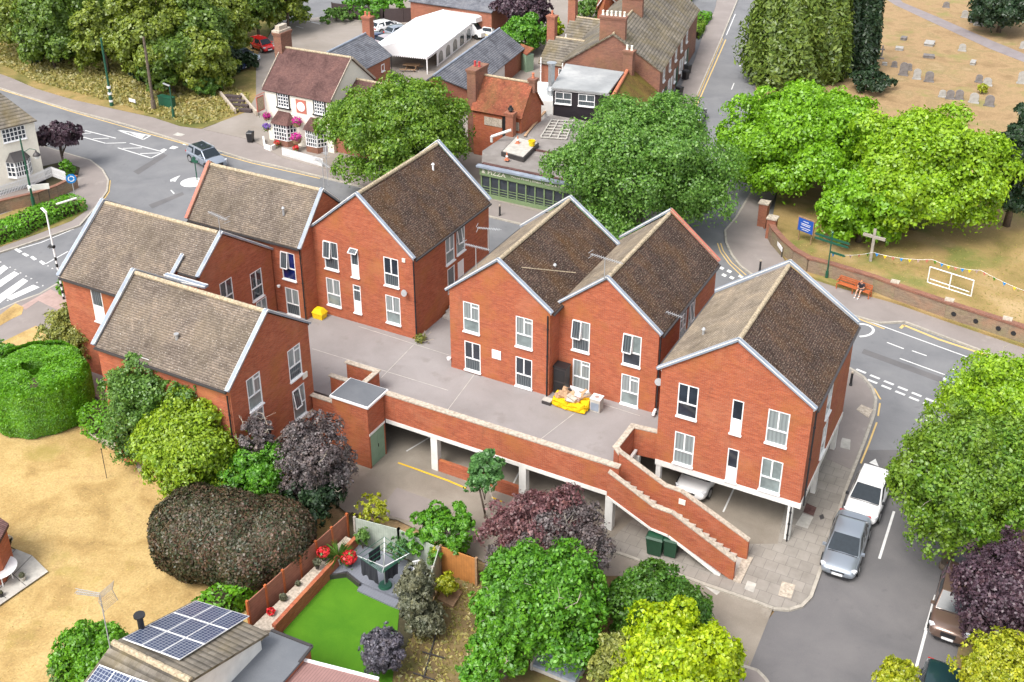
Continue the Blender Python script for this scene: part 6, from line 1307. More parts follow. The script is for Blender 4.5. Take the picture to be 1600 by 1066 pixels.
lowwall('low white edging wall round the pub flower bed', [tuple(g(x, y)[:2]) for x, y in ((412, 222), (414, 234), (424, 238), (434, 232))], .1, .6, .16, 'white_paint', None)
tufts_ = None
CW = [g(x, y, .12) for x, y in ((-60, 352), (10, 330), (62, 318), (90, 308), (121, 293))]
lowwall('stone and brick wall below the picket fence of the white cottage', [tuple(p[:2]) for p in CW], .1, 1.15, .3, 'brick_flint', 'brick_old')
picket('white picket fence on the wall of the white cottage', [Vector((p.x, p.y, 1.2)) for p in (g(-60, 328, 1.2), g(0, 306, 1.2), g(45, 291, 1.2), g(82, 275, 1.2), g(104, 283, 1.2))], .95, 1.15)
# church wall
WP = [g(x, y, .12) for x, y in ((1201, 369), (1208, 382), (1222, 398), (1240, 414), (1262, 427), (1300, 437), (1363, 457), (1397, 470), (1476, 498), (1574, 530), (1680, 566))]
lowwall('long old flint and brick churchyard wall beside the pavement', [tuple(p[:2]) for p in WP], .1, 1.35, .38, 'brick_flint', 'brick_old', ch=.12)
for lab, x, y, h_ in (('taller brick gate pier at the churchyard entrance', 1191, 352, 2.1), ('brick gate pier where the curved churchyard wall begins', 1204, 371, 1.8)):
    p = g(x, y, .12); t = thing('gate_pier', lab, 'gate pier', p, 0, 'brick gate piers'); b = MB(); b.box((p.x-.35, p.y-.35, 0), (p.x+.35, p.y+.35, h_)); b.build('shaft', M['brick_pink'], t); b = MB(); b.box((p.x-.42, p.y-.42, h_), (p.x+.42, p.y+.42, h_+.12)); b.build('cap', M['stone'], t)
for i, (x, y) in enumerate(((1394, 468), (1478, 497), (1568, 527))):
    p = g(x, y, .12); t = thing('wall_buttress', ('nearest the bench', 'middle', 'rightmost')[i]+' brick buttress on the churchyard wall', 'buttress', p, 0, 'buttresses of the churchyard wall'); b = MB(); b.box((p.x-.25, p.y-.12, 0), (p.x+.25, p.y+.3, 1.5)); b.build('brickwork', M['brick_pink'], t); b = MB(); b.box((p.x-.3, p.y-.17, 1.5), (p.x+.3, p.y+.33, 1.58)); b.build('cap', M['stone'], t)
dw = (WP[9]-WP[8]).normalized(); dn_ = Vector((dw.y, -dw.x, 0))
for i, (x, y) in enumerate(((1491, 493), (1525, 506), (1560, 518), (1584, 524))):
    a = WP[8]; d = ray(x, y); o = Vector((0, 0, H)); k = (a-o).dot(dn_)/d.dot(dn_); q = o+d*k+dn_*.2; q.z = .8
    b = MB(); b.cyl(q, q+dn_*.03, .17, n=16); tag(b.build('drain_hole', M['black'], None, loc=q), 'round black hole in the churchyard wall, '+('first', 'second', 'third', 'fourth')[i]+' from the left', 'hole', 'round holes in the churchyard wall')
# left garden stone edge, paved patio
t = lowwall('low rough stone edging between parched lawn and clipped hedge', [tuple(g(x, y)[:2]) for x, y in ((142, 680), (175, 700), (212, 718), (222, 740))], 0, .25, .3, 'brick_flint', 'stone')
sheet('patio', [(-60, 985), (0, 945), (75, 893), (50, 868), (25, 858), (-80, 862)], 'concrete', .14)
b = MB()
for a, c in (((-20, 940), (50, 868)), ((10, 935), (-30, 905)), ((40, 915), (5, 885)), ((-40, 925), (25, 858))): b.bar(g(*a, .141), g(*c, .141), .03, .004)
tag(b.build('patio_joint', M['gutter']), kind='structure')
# garden of the artificial lawn
FB = [g(392, 985, 0), g(545, 846, 0)]
fence('reddish brown panel fence beside the artificial lawn', FB, 1.75, 'fence_brown', step=1.2, post='wood_red')
lowwall('brick retaining wall of the raised gravel bed', [tuple(g(x, y)[:2]) for x, y in ((430, 998), (510, 910), (558, 858))], 0, .85, .2, 'brick', None)
b = MB(); b.prism([g(x, y, .7) for x, y in ((388, 985), (425, 985), (505, 897), (556, 845), (540, 838))], 0, .7); tag(b.build('gravel_bed', M['stone']), kind='structure')
t = thing('timber_decking', 'dark grey timber decking with a step down to the artificial lawn', 'decking', g(580, 890)); DP = [g(x, y, .3) for x, y in ((512, 896), (556, 850), (600, 862), (668, 888), (660, 935), (612, 930), (563, 909), (542, 892), (525, 896))]
b = MB(); b.prism(DP, .05, .3); b.build('boards', M['decking'], t)
b = MB(); b.prism([g(x, y, .16) for x, y in ((563, 912), (612, 933), (655, 950), (652, 962), (608, 945), (558, 922))], .05, .16); b.build('step', M['decking'], t)
b = MB(); E_ = [g(x, y, .0) for x, y in ((512, 907), (542, 903), (563, 920))]
for i in range(2): b.bar(E_[i], E_[i+1], .1, .34)
b.build('edging', M['gutter'], t)
fence('faded green fence behind the rotary airer', [g(557, 850, 0), g(625, 868, 0), g(685, 897, 0)], 1.7, 'fence_pale', step=1.8, post='wood')
fence('weathered grey fence between the decking and the bare garden', [g(687, 898, 0), g(668, 962, 0)], 1.7, 'fence_pale', step=1.8, post='wood')
fence('orange stained fence at the end of the bare garden', [g(690, 895, 0), g(745, 915, 0)], 1.7, 'fence_orange', step=1.8)
fence('dark boarded fence behind the pub car park', [g(520, 28, 0), g(600, 38, 0), g(690, 34, 0)], 2.0, 'fence_dark', step=2.5, post='fence_dark')
b = MB(); b.prism([g(x, y, .22) for x, y in ((683, 935), (708, 948), (722, 925), (700, 912))], 0, .22); tag(b.build('timber_planter', M['wood_brown'], None, loc=g(700, 930)), 'small timber edged bed under the yellow shrub', 'planter')
# rotary airer with dark washing
p = g(602, 915, .3); t = thing('rotary_airer', 'green rotary washing line hung with black clothes', 'rotary airer', p); b = MB(); b.cyl(p, p+Vector((0, 0, 2.0)), .03, n=8); b.build('pole', M['grey_metal'], t); b = MB(); b.cyl(p, p+Vector((0, 0, .1)), .35, .3, n=16); b.build('base', M['green_metal'], t)
arms = []
for k in range(4):
    a = k*math.pi/2+.55; e = p+Vector((math.cos(a)*1.25, math.sin(a)*1.25, 1.95)); arms.append(e); b = MB(); b.cyl(p+Vector((0, 0, 1.2)), e, .022, n=6); b.build('arm', M['white'], t)
b = MB()
for f_ in (1, .82, .64, .46):
    for k in range(4): q0 = (p+Vector((0, 0, 1.2))).lerp(arms[k], f_); q1 = (p+Vector((0, 0, 1.2))).lerp(arms[(k+1) % 4], f_); b.cyl(q0, q1, .018, n=4)
b.build('line', M['green_metal'], t)
def cloth(label, q0, q1, drop, mat, cat='garment'):
    t2 = thing('hanging_washing', label, cat, q0, 0, 'black washing on the airer'); b = MB(); n = 8; d = (q1-q0).normalized(); s = Vector((d.y, -d.x, 0))
    for i in range(n):
        a0, a1 = i/n, (i+1)/n; o0, o1 = s*.05*math.sin(i*2.1), s*.05*math.sin((i+1)*2.1); dz0 = Vector((0, 0, -drop*(1+.08*math.sin(i*1.7)))); dz1 = Vector((0, 0, -drop*(1+.08*math.sin(i*1.7+1.7))))
        u0, u1 = q0.lerp(q1, a0), q0.lerp(q1, a1); b.quad(u0, u1, u1+dz1+o1, u0+dz0+o0); b.quad(u1+s*.02, u0+s*.02, u0+dz0+o0+s*.02, u1+dz1+o1+s*.02)
    b.build('cloth', M[mat], t2)
cc_ = p+Vector((0, 0, 1.2))
for k, (f_, u0, u1, dp) in enumerate(((1, .15, .8, .9), (.64, .1, .85, .8), (.82, .2, .7, .85))):
    kk = (2, 3, 1)[k]; a_, b_ = cc_.lerp(arms[kk], f_), cc_.lerp(arms[(kk+1) % 4], f_); cloth(('black garment on the outer line of the airer', 'black garment hanging near the airer pole', 'second black garment on the far side of the airer')[k], a_.lerp(b_, u0), a_.lerp(b_, u1), dp, 'tshirt')
def gchair(label, p, ang, mat='white'):
    t = thing('garden_chair', label, 'chair', p, ang); off = Vector(p)
    def L_(b, n): b.v = [(v[0]+off.x, v[1]+off.y, v[2]+off.z) for v in b.v]; return b.build(n, M[mat], t)
    b = MB(); b.box((-.24, -.24, .42), (.24, .24, .46)); L_(b, 'seat')
    b = MB()
    for i in range(5): b.box((-.22+i*.1, .22, .46), (-.17+i*.1, .26, .95))
    b.box((-.25, .21, .92), (.25, .27, .98)); L_(b, 'backrest')
    for x in (-.22, .18):
        for y in (-.22, .18): b = MB(); b.box((x, y, 0), (x+.04, y+.04, .42)); L_(b, 'leg')
        b = MB(); b.box((x-.02, -.22, .64), (x+.05, .24, .68)); L_(b, 'armrest')
gchair('white plastic garden chair under the fence right of the airer', g(655, 905, .3), .8)
b = MB(); q = g(690, 300); 
def pot(label, px, py, z, r, h_, mat, plant=None, pm=None, n=200, pr=.3, cat='plant pot', name='potted_plant', group=None):
    p = g(px, py, z); t = thing(name, label, cat, p, 0, group); b = MB(); b.lathe(p, [(.01, 0), (r*.7, 0), (r, h_*.9), (r*1.08, h_*.92), (r*1.05, h_), (r*.85, h_*.97), (.01, h_*.9)], 16); b.build('pot', M[mat], t)
    if plant == 'flower': d = rng.normal(0, 1, (n, 3)); d /= np.linalg.norm(d, axis=1)[:, None]; leaf_mesh('blooms', np.array(p)+np.array([0, 0, h_+pr*.6])+d*pr*np.array([1, 1, .7]), d, .09, M[pm], t); d = rng.normal(0, .7, (n, 3)); leaf_mesh('leaves', np.array(p)+np.array([0, 0, h_+pr*.3])+d*pr*.5, d, .09, LM['feather'], t)
    if plant == 'bush': d = rng.normal(0, 1, (n, 3)); d /= np.linalg.norm(d, axis=1)[:, None]; leaf_mesh('leaves', np.array(p)+np.array([0, 0, h_+pr*.7])+d*pr*rng.uniform(.6, 1, (n, 1)), d, .08, LM[pm], t)
    if plant == 'spiky':
        b = MB()
        for i in range(46):
            a, e = rng.uniform(0, 6.28), rng.uniform(.1, 1.2); dd_ = Vector((math.cos(a)*math.cos(e), math.sin(a)*math.cos(e), math.sin(e))); s = Vector((-math.sin(a), math.cos(a), 0))*.03; q = p+Vector((0, 0, h_)); tip = q+dd_*pr*2-Vector((0, 0, .15*math.cos(e))); b.poly([q-s, q+s, q+dd_*pr+s+Vector((0, 0, .05)), tip, q+dd_*pr-s+Vector((0, 0, .05))])
        b.build('fronds', LM['feather'], t)
    return t
fg = 'potted plants round the decking'
pot('red geranium pot on the gravel bed, top of the brick wall', 506, 874, .85, .17, .28, 'gutter', 'flower', 'flower_red', 320, .32, group=fg)
pot('large red geranium pot on the decking corner', 546, 884, .3, .2, .3, 'gutter', 'flower', 'flower_red', 420, .4, group=fg)
pot('tall spiky palm in a stone urn at the decking corner', 530, 880, .3, .25, .45, 'concrete', 'spiky', None, 0, .5, group=fg)
pot('small ball shaped box plant between the palm and the lawn', 515, 893, .3, .14, .15, 'gutter', 'bush', 'hedge', 300, .2, group=fg)
pot('small dark green mound on the gravel bed', 443, 938, .72, .1, .05, 'gutter', 'bush', 'olive', 240, .2, group=fg)
pot('red flowers at the lower end of the gravel bed', 424, 960, .72, .1, .08, 'gutter', 'flower', 'flower_red', 160, .18, group=fg)
pot('little plant midway along the gravel bed', 466, 915, .72, .1, .05, 'gutter', 'bush', 'olive', 120, .13, group=fg)
pot('black flower pot on the gravel bed below the geranium', 496, 888, .85, .13, .25, 'black', 'bush', 'olive', 180, .22, group=fg)
pot('grey pot standing on the left hand patio', 36, 907, .14, .16, .25, 'concrete', 'bush', 'olive', 160, .14)
pot('dark pot at the corner of the left hand patio', 2, 932, .14, .13, .2, 'black', 'bush', 'olive', 80, .1)
# climbing plants against the pale fence
for lab, x, y, r, h_, m_ in (('dark green climber at the left end of the pale fence', 566, 838, 12, 20, 'feather'), ('wispy climber behind the rotary airer', 625, 858, 26, 12, 'maple'), ('dark pot plant against the fence right of the chair', 678, 868, 12, 14, 'feather'), ('pale yellow bush above the grey fence corner', 679, 868, 7, 7, 'golden')):
    T('climbing_plant', lab, x, y, r, h_, 1.1, LM[m_], 500, .12, .03, zr=.6, cat='climber')
# lying clothes post frame in the bare garden
t = thing('washing_line_post', 'dark metal post with three cross bars lying on the bare garden', 'metal frame', g(672, 1020)); b = MB(); b.bar(g(683, 984, .06), g(662, 1060, .06), .06, .05)
b.build('shaft', M['gutter'], t)
for a, c in (((676, 983), (690, 987)), ((660, 1019), (695, 1029)), ((645, 1052), (680, 1063))): b = MB(); b.bar(g(*a, .11), g(*c, .11), .05, .04); b.build('cross_bar', M['gutter'], t)
p = g(167, 748); t = thing('garden_stake', 'thin metal stake standing in the parched lawn', 'stake', p); b = MB(); b.cyl(p, (p.x, p.y, zat(703, p.x, p.y)), .02, n=6); b.build('rod', M['gutter'], t); b = MB(); b.cyl((p.x, p.y, zat(703, p.x, p.y)), (p.x, p.y, zat(701, p.x, p.y)), .035, n=6); b.build('cap', M['black'], t)
# patio table and barbecue
p = g(2, 905, .14); t = thing('oval_table', 'white oval garden table on the left hand patio', 'table', p); b = MB(); b.lathe(p, [(.02, .70), (.85, .70), (.88, .72), (.86, .74), (.02, .745)], 28); b.build('table_top', M['white'], t)
for dx, dy in ((.5, .3), (.5, -.3), (-.5, .3), (-.5, -.3)): b = MB(); b.cyl(p+Vector((dx, dy, 0)), p+Vector((dx*.85, dy*.85, .7)), .03, n=6); b.build('leg', M['white'], t)
p = g(12, 860, .14); t = thing('barbecue', 'covered barbecue beside the garden room at the left edge', 'barbecue', p); b = MB(); b.box((p.x-.3, p.y-.25, .75), (p.x+.3, p.y+.25, .95)); b.cyl((p.x-.3, p.y, .95), (p.x+.3, p.y, .95), .22, n=12); b.build('body', M['grey_metal'], t)
for dx in (-.25, .25): b = MB(); b.bar((p.x+dx, p.y-.2, 0.14), (p.x+dx, p.y+.2, .75), .04, .04); b.bar((p.x+dx, p.y+.2, .14), (p.x+dx, p.y-.2, .75), .04, .04); b.build('leg', M['black'], t)
# outdoor sofa under the trees
p = g(872, 1052, 0); t = thing('garden_sofa', 'grey cushioned outdoor corner sofa under the trees at the bottom', 'sofa', p); b = MB(); b.box((p.x-1.05, p.y-.45, .1), (p.x+1.05, p.y+.45, .3)); b.box((p.x-1.15, p.y-.5, .1), (p.x-1.05, p.y+.5, .65)); b.box((p.x-1.05, p.y+.45, .1), (p.x+1.05, p.y+.55, .75)); b.build('frame', M['concrete'], t)
for i in range(3):
    x = p.x-1.04+i*.7; b = MB(); b.box((x, p.y-.45, .31), (x+.68, p.y+.3, .46)); o = b.build('seat_cushion', M['lead'], t); b = MB(); b.box((x, p.y+.3, .38), (x+.68, p.y+.44, .85)); b.build('back_cushion', M['lead'], t)
# ---- deck items
p = g(500, 496, ZF); t = thing('grit_bin', 'yellow grit bin against the recessed brick wall', 'grit bin', p); b = MB(); b.poly([]) if False else None
def frust(b, c, w0, d0, w1, d1, h0, h1):
    q = [Vector((c.x+sx*w0/2, c.y+sy*d0/2, c.z+h0)) for sx, sy in ((-1, -1), (1, -1), (1, 1), (-1, 1))]; r = [Vector((c.x+sx*w1/2, c.y+sy*d1/2, c.z+h1)) for sx, sy in ((-1, -1), (1, -1), (1, 1), (-1, 1))]
    b.poly(q[::-1]); b.poly(r)
    for i in range(4): j = (i+1) % 4; b.quad(q[i], q[j], r[j], r[i])
frust(b, p, .72, .55, .8, .6, 0, .4); b.build('body', M['grit'], t); b = MB(); frust(b, p, .86, .66, .5, .34, .4, .7); b.build('lid', M['grit'], t)
p = g(893, 634, ZF); t = thing('rubbish_bag', 'big yellow rubbish bag overflowing in front of the middle house', 'rubbish bag', p); b = MB(); n = 26; prof = [(.0, .0), (.95, .0), (1.1, .12), (1.06, .3), (1.1, .42), (1.02, .56), (.9, .5), (.5, .48), (.0, .5)]
k0 = len(b.v)
for r_, z in prof:
    for i in range(n):
        a = 2*math.pi*i/n; ca, sa = math.cos(a), math.sin(a); q = (abs(ca)**7+abs(sa)**7)**(-1/7); wv = 1+.035*math.sin(a*7+z*9)+.03*math.sin(a*13-z*14)
        b.v.append((p.x+ca*q*r_*.98*wv, p.y+sa*q*r_*.55*wv, p.z+z*(1+.16*math.sin(a*5)+.1*math.sin(a*9+1))))
for j in range(len(prof)-1):
    for i in range(n): i2 = (i+1) % n; b.f.append((k0+j*n+i, k0+j*n+i2, k0+(j+1)*n+i2, k0+(j+1)*n+i)); b.m.append(0)
b.build('bag', M['yellow_bag'], t)
b = MB(); 
for x in (-.55, -.1, .45): b.bar(p+Vector((x, -.53, .05)), p+Vector((x+.12, -.56, .5)), .035, .02, (0, -1, 0))
b.build('strap', M['gutter'], t)
rg = 'rubbish piled in the yellow bag'
def junk(label, cat, name, dx, dy, dz, sx, sy, sz, rot, mat):
    q = p+Vector((dx, dy, dz)); t2 = thing(name, label, cat, q, 0, rg); m_ = Matrix.Rotation(rot[2], 3, 'Z') @ Matrix.Rotation(rot[0], 3, 'X') @ Matrix.Rotation(rot[1], 3, 'Y'); U, V, W2 = m_ @ Vector((sx, 0, 0)), m_ @ Vector((0, sy, 0)), m_ @ Vector((0, 0, sz)); b = MB(); b.obox(q-(U+V+W2)/2, U, V, W2); b.obox(q-(U+V)/2*.8+W2*.5, U*.8, V*.8, W2.normalized()*.01); b.build('panel', M[mat], t2)
for a in (('broken brown drawer front on top of the pile', 'timber', 'drawer_front', -.25, .05, .95, .55, .3, .05, (.7, .5, 1.1), 'cardboard'), ('folded beige carpet piece at the front of the bag', 'carpet', 'carpet_piece', .15, -.3, .78, .6, .25, .1, (.3, .2, -.3), 'stone'), ('long plank sticking out on the right of the bag', 'timber', 'timber_board', .75, -.05, .85, .07, .04, 1.1, (.2, 1.0, .3), 'cardboard'), ('grey rag lying over the front rim of the bag', 'rag', 'rag', .1, -.35, .66, .5, .3, .08, (.5, .1, .2), 'concrete'), ('crumpled brown paper in the left half of the bag', 'paper', 'brown_paper', -.7, -.25, .62, .4, .35, .2, (.6, .3, .9), 'cardboard'), ('white carton behind the pink sack', 'carton', 'carton', .3, .1, .75, .35, .3, .25, (.4, .5, .2), 'white_paint'), ('white board standing in the rubbish bag', 'board', 'board', .05, .25, .85, .55, .04, .7, (.2, .1, .1), 'white'), ('crushed cardboard box on the left of the bag', 'cardboard', 'cardboard_box', -.5, -.1, .6, .6, .4, .3, (.3, .4, .3), 'cardboard'), ('folded cardboard sheet in the bag middle', 'cardboard', 'cardboard_sheet', -.1, -.1, .72, .6, .5, .06, (.5, -.3, .6), 'cardboard'), ('brown flattened carton at the back left of the bag', 'cardboard', 'cardboard_sheet', -.35, .2, .75, .7, .4, .05, (.9, .2, -.2), 'cardboard'),
          ('pink plastic sack in the bag', 'sack', 'sack', .35, -.2, .62, .35, .3, .22, (.2, .2, .5), 'tactile'), ('slatted timber piece on the right of the bag', 'timber', 'broken_pallet', .55, .2, .8, .12, .05, .8, (-.5, .5, .2), 'cardboard'), ('second timber slat leaning out of the bag', 'timber', 'broken_pallet', .7, .1, .78, .1, .05, .9, (-.2, .8, .2), 'wood'), ('dark metal piece between the cardboard sheets', 'scrap', 'scrap_metal', -.12, .15, .85, .15, .08, .6, (.3, -.5, .4), 'gutter'), ('third timber slat at the back of the bag', 'timber', 'broken_pallet', .4, .3, .8, .12, .05, .8, (-.4, .9, .1), 'cardboard')): junk(*a)
p2 = g(877, 612, ZF); t = thing('storage_cabinet', 'tall black plastic cabinet beside the house corner', 'cabinet', p2); b = MB(); b.box((p2.x-.38, p2.y-.3, ZF), (p2.x+.38, p2.y+.3, ZF+1.75)); b.build('body', M['gutter'], t); b = MB(); b.box((p2.x-.42, p2.y-.34, ZF+1.75), (p2.x+.42, p2.y+.34, ZF+1.85)); b.build('lid', M['black'], t)
b = MB(); b.box((p2.x-.34, p2.y-.32, ZF+.1), (p2.x+.34, p2.y-.3, ZF+.8)); b.box((p2.x-.34, p2.y-.32, ZF+.9), (p2.x+.34, p2.y-.3, ZF+1.65)); b.build('door', M['black'], t)
p2 = g(932, 640, ZF); t = thing('washing_machine', 'discarded white topped washing machine beside the yellow bag', 'washing machine', p2); b = MB(); b.box((p2.x-.3, p2.y-.28, ZF), (p2.x+.3, p2.y+.28, ZF+.82)); b.build('casing', M['concrete'], t); b = MB(); b.box((p2.x-.32, p2.y-.3, ZF+.82), (p2.x+.32, p2.y+.3, ZF+.86)); b.build('top', M['white'], t); b = MB(); b.cyl((p2.x, p2.y, ZF+.86), (p2.x, p2.y, ZF+.875), .13, n=16); b.build('stain', M['tactile'], t)
b = MB(); b.box((p2.x-.24, p2.y-.3, ZF+.1), (p2.x+.24, p2.y-.28, ZF+.6)); b.build('door', M['lead'], t)
p2 = g(856, 630, ZF); t = thing('discarded_box', 'small grey box dumped left of the yellow bag', 'box', p2); b = MB(); b.box((p2.x-.3, p2.y-.2, ZF), (p2.x+.25, p2.y+.2, ZF+.22)); b.build('body', M['gutter'], t); b = MB(); b.box((p2.x-.3, p2.y-.2, ZF+.22), (p2.x+.25, p2.y+.2, ZF+.26)); b.build('lid', M['concrete'], t)
p2 = g(657, 535, ZF); t = thing('dead_plant', 'dead uprooted plant at the corner of the tall house', 'plant', p2); d = rng.normal(0, 1, (160, 3)); leaf_mesh('dry_leaves', np.array(p2)+np.array([0, 0, .3])+d*.16, d, .09, LM['willow'], t, aspect=3); b = MB()
for i in range(7): b.cyl(p2, p2+Vector((rng.uniform(-.6, .9), rng.uniform(-.2, .8), rng.uniform(.2, .7))), .02, n=4)
b.build('stem', M['bark_pale'], t)
def wheelie(label, p, ang, mat, h_=1.05, w_=.58, group='wheelie bins'):
    t = thing('wheelie_bin', label, 'wheelie bin', p, ang, group); off = Vector(p)
    def L_(b, n, m_): b.v = [(v[0]+off.x, v[1]+off.y, v[2]+off.z) for v in b.v]; return b.build(n, M[m_], t)
    b = MB(); frust(b, Vector((0, 0, 0)), w_*.8, w_*.85, w_, w_*1.15, .06, h_*.92); L_(b, 'body', mat); b = MB(); frust(b, Vector((0, 0, 0)), w_*1.06, w_*1.25, w_*.9, w_*1.05, h_*.92, h_); L_(b, 'lid', mat)
    for s in (-1, 1): b = MB(); b.cyl((s*w_*.32, w_*.42, .1), (s*w_*.42, w_*.42, .1), .1, n=12); L_(b, 'wheel', 'black')
wheelie('green wheelie bin left of the stair post', g(1024, 862, .1), .1, 'green_bin', 1.25, .85); wheelie('green wheelie bin right of the stair post', g(1048, 866, .1), .1, 'green_bin', 1.2, .7)
wheelie('black wheelie bin on the pavement left of the pub', g(392, 222, .12), .3, 'black', 1.05, .6)
for lab, x, y in (('black bin in front of the terrace, nearest the camera', 1057, 160), ('black bin behind the first terrace bin', 1061, 150), ('black bin by the second terrace door', 1071, 124), ('black bin furthest along the terrace front', 1074, 115)): wheelie(lab, g(x, y, .15), 1.2, 'black', 1.05, .6)
# ---- lamp columns, poles and signs
def pole(label, name, cat, px, py, ytop, r0, r1, mat, bands=None, z0=.1, lean=None, group=None):
    p = g(px, py, z0); h_ = zat(ytop, p.x, p.y); t = thing(name, label, cat, p, 0, group); top = Vector((p.x, p.y, h_))
    if lean: # adjust the top so it is seen at a given place
        top = onY(lean, ytop, p.y)
        h_ = top.z
    b = MB(); b.cyl(p, top, r0, r1, 10); b.cyl(p, p+Vector((0, 0, 1.1)), r0*1.6, r0*1.5, 10); b.build('column', M[mat], t)
    if bands:
        b = MB()
        for z in bands: q = p.lerp(top, z/h_); q2 = p.lerp(top, (z+.22)/h_); b.cyl(q, q2, r0*1.65, r0*1.65, 10)
        b.build('band', M['white'], t)
    return t, p, top
pole('tall green pole with white bands on the bank pavement', 'telegraph_pole', 'pole', 175, 166, 60, .13, .1, 'green_metal', (.5, 1.3, 2.0), group='poles along the bank')
pole('dark wooden telegraph pole in front of the trees', 'telegraph_pole', 'pole', 241, 173, 58, .16, .12, 'bark', None, group='poles along the bank')
t, p, top = pole('green lamp post in front of the white cottage', 'lamp_post', 'lamp post', 54, 327, 216, .1, .06, 'green_metal', (2.0,))
q = p.lerp(top, .8); b = MB(); b.tube([q, q+Vector((.5, .3, .35)), q+Vector((.95, .5, .25))], .025, 6); b.build('bracket', M['green_metal'], t); b = MB(); c = q+Vector((.95, .5, -.25)); b.lathe(c, [(.32, 0), (.28, .12), (.1, .3), (.05, .45), (.0, .5)], 14); b.build('lantern', M['gutter'], t); b = MB(); b.lathe(c, [(.18, -.22), (.24, 0), (.02, .02)], 12); b.build('lantern_glass', M['white'], t)
# crossing lamp
p = g(100, 468, .1); ht_ = zat(332, p.x, p.y); t = thing('crossing_lamp', 'white lamp column with black and white stripes by the zebra crossing', 'lamp post', p); tx = onY(72, 333, p.y); b = MB(); b.cyl(p, tx, .07, .055, 10); b.build('column', M['white'], t)
b = MB()
for i in range(7): a0 = i*.11; q0, q1 = p.lerp(tx, a0*.7), p.lerp(tx, (a0+.055)*.7); b.cyl(q0, q1, .085, n=10)
b.build('black_band', M['black'], t); b = MB(); q = p.lerp(tx, .62); b.cyl(q-Vector((.3, 0, 0)), q+Vector((.1, 0, 0)), .13, n=12); b.lathe(q+Vector((-.35, 0, -.1)), [(.0, -.15), (.18, 0), (0, .2)], 10); b.build('beacon', M['black'], t)
b = MB(); b.bar(tx, tx+Vector((-.75, .3, .05)), .16, .08); b.build('lamp_head', M['white_paint'], t); b = MB(); b.bar(tx+Vector((.2, .8, .35)), tx+Vector((.9, 2.0, .5)), .14, .08); b.build('lamp_head', M['white_paint'], t)
t, p, top = pole('short lamp post beside the green roadside cabinet', 'lamp_post', 'lamp post', 272, 187, 135, .09, .06, 'green_metal', None); b = MB(); b.bar(top, top+Vector((-.9, .1, .1)), .18, .08); b.build('lamp_head', M['grey_metal'], t)
p = g(262, 168, .15); t = thing('roadside_cabinet', 'green utility cabinet standing on the bank', 'utility cabinet', p); b = MB(); b.box((p.x-.9, p.y-.3, .1), (p.x+.9, p.y+.3, 1.3)); b.build('body', M['green_metal'], t); b = MB(); b.box((p.x-.95, p.y-.35, 1.3), (p.x+.95, p.y+.35, 1.37)); b.build('lid', M['green_metal'], t)
def board_sign(label, px, py, zb, w_, h_, ang, mat, posts=2, postmat='gutter', name='street_sign', z0=.12, txt=None, cat='sign', tm='black', th=.05):
    p = g(px, py, z0); t = thing(name, label, cat, p, ang); off = p
    def L_(b, n, m_): b.v = [(v[0]+off.x, v[1]+off.y, v[2]+off.z) for v in b.v]; return b.build(n, M[m_], t)
    b = MB(); b.box((-w_/2, -th/2, zb), (w_/2, th/2, zb+h_)); bd = L_(b, 'board', mat)
    for s in ((-1, 1) if posts == 2 else (0,)): b = MB(); b.box((s*w_*.42-.03, th/2+.002, 0), (s*w_*.42+.03, th/2+.06, zb+h_*.9)); L_(b, 'post', postmat)
    return t, bd
board_sign('small white road name board on the bank', 208, 166, .45, 1.0, .35, -.1, 'white')
board_sign('white street name plate in front of the curved churchyard wall', 1216, 396, .5, 1.5, .35, -1.0, 'white')
board_sign('white direction board on posts before the cottage wall', 66, 322, 1.5, 1.7, .5, .75, 'white_paint')
t, bd = board_sign('blue church noticeboard on two timber posts', 1256, 379, .9, 1.35, 1.1, -.35, 'blue_sign', 2, 'wood_brown', 'noticeboard', .3, None, 'noticeboard', th=.08)
b = MB(); off = t.location
for v in ((-.72, -.05, 2.0, .72, .05, 2.1), (-.74, -.05, .86, -.68, .05, 2.0), (.68, -.05, .86, .74, .05, 2.0)): b.box((v[0]+off.x, v[1]+off.y, v[2]+off.z), (v[3]+off.x, v[4]+off.y, v[5]+off.z))
b.build('frame', M['wood_brown'], t)
b = MB()
for i, (w_, z) in enumerate(((.5, 1.75), (.9, 1.55), (.8, 1.42), (.9, 1.2), (.6, 1.05))): b.box((-w_/2+off.x, -.052+off.y, z+off.z), (w_/2+off.x, -.045+off.y, z+.045+off.z))
tx_ = b.build('lettering', M['white'], bd)
# fingerpost
p = g(1291, 437, .12); t = thing('fingerpost', 'dark green fingerpost with five arms beside the bench', 'signpost', p); h_ = zat(365, p.x, p.y); b = MB(); b.cyl(p, (p.x, p.y, h_), .055, .05, 10); b.cyl(p, p+Vector((0, 0, .7)), .13, .11, 10); b.lathe((p.x, p.y, h_), [(.08, 0), (.1, .08), (.0, .2)], 10); b.build('post', M['green_metal'], t)
for ang, z, l in ((2.9, .87, 1.3), (-.2, .87, 1.3), (2.9, .79, 1.3), (-.2, .79, 1.25), (-.2, .60, 1.1)):
    d = Vector((math.cos(ang), math.sin(ang), 0)); a = Vector((p.x, p.y, h_*z)); b = MB(); b.bar(a, a+d*l, .04, .17); tip = a+d*l; s = Vector((-d.y, d.x, 0))*.02; b.poly([tip-s, tip+d*.12+Vector((0, 0, .085)), tip-s+Vector((0, 0, .17))]); f_ = b.build('finger_arm', M['green_metal'], t)
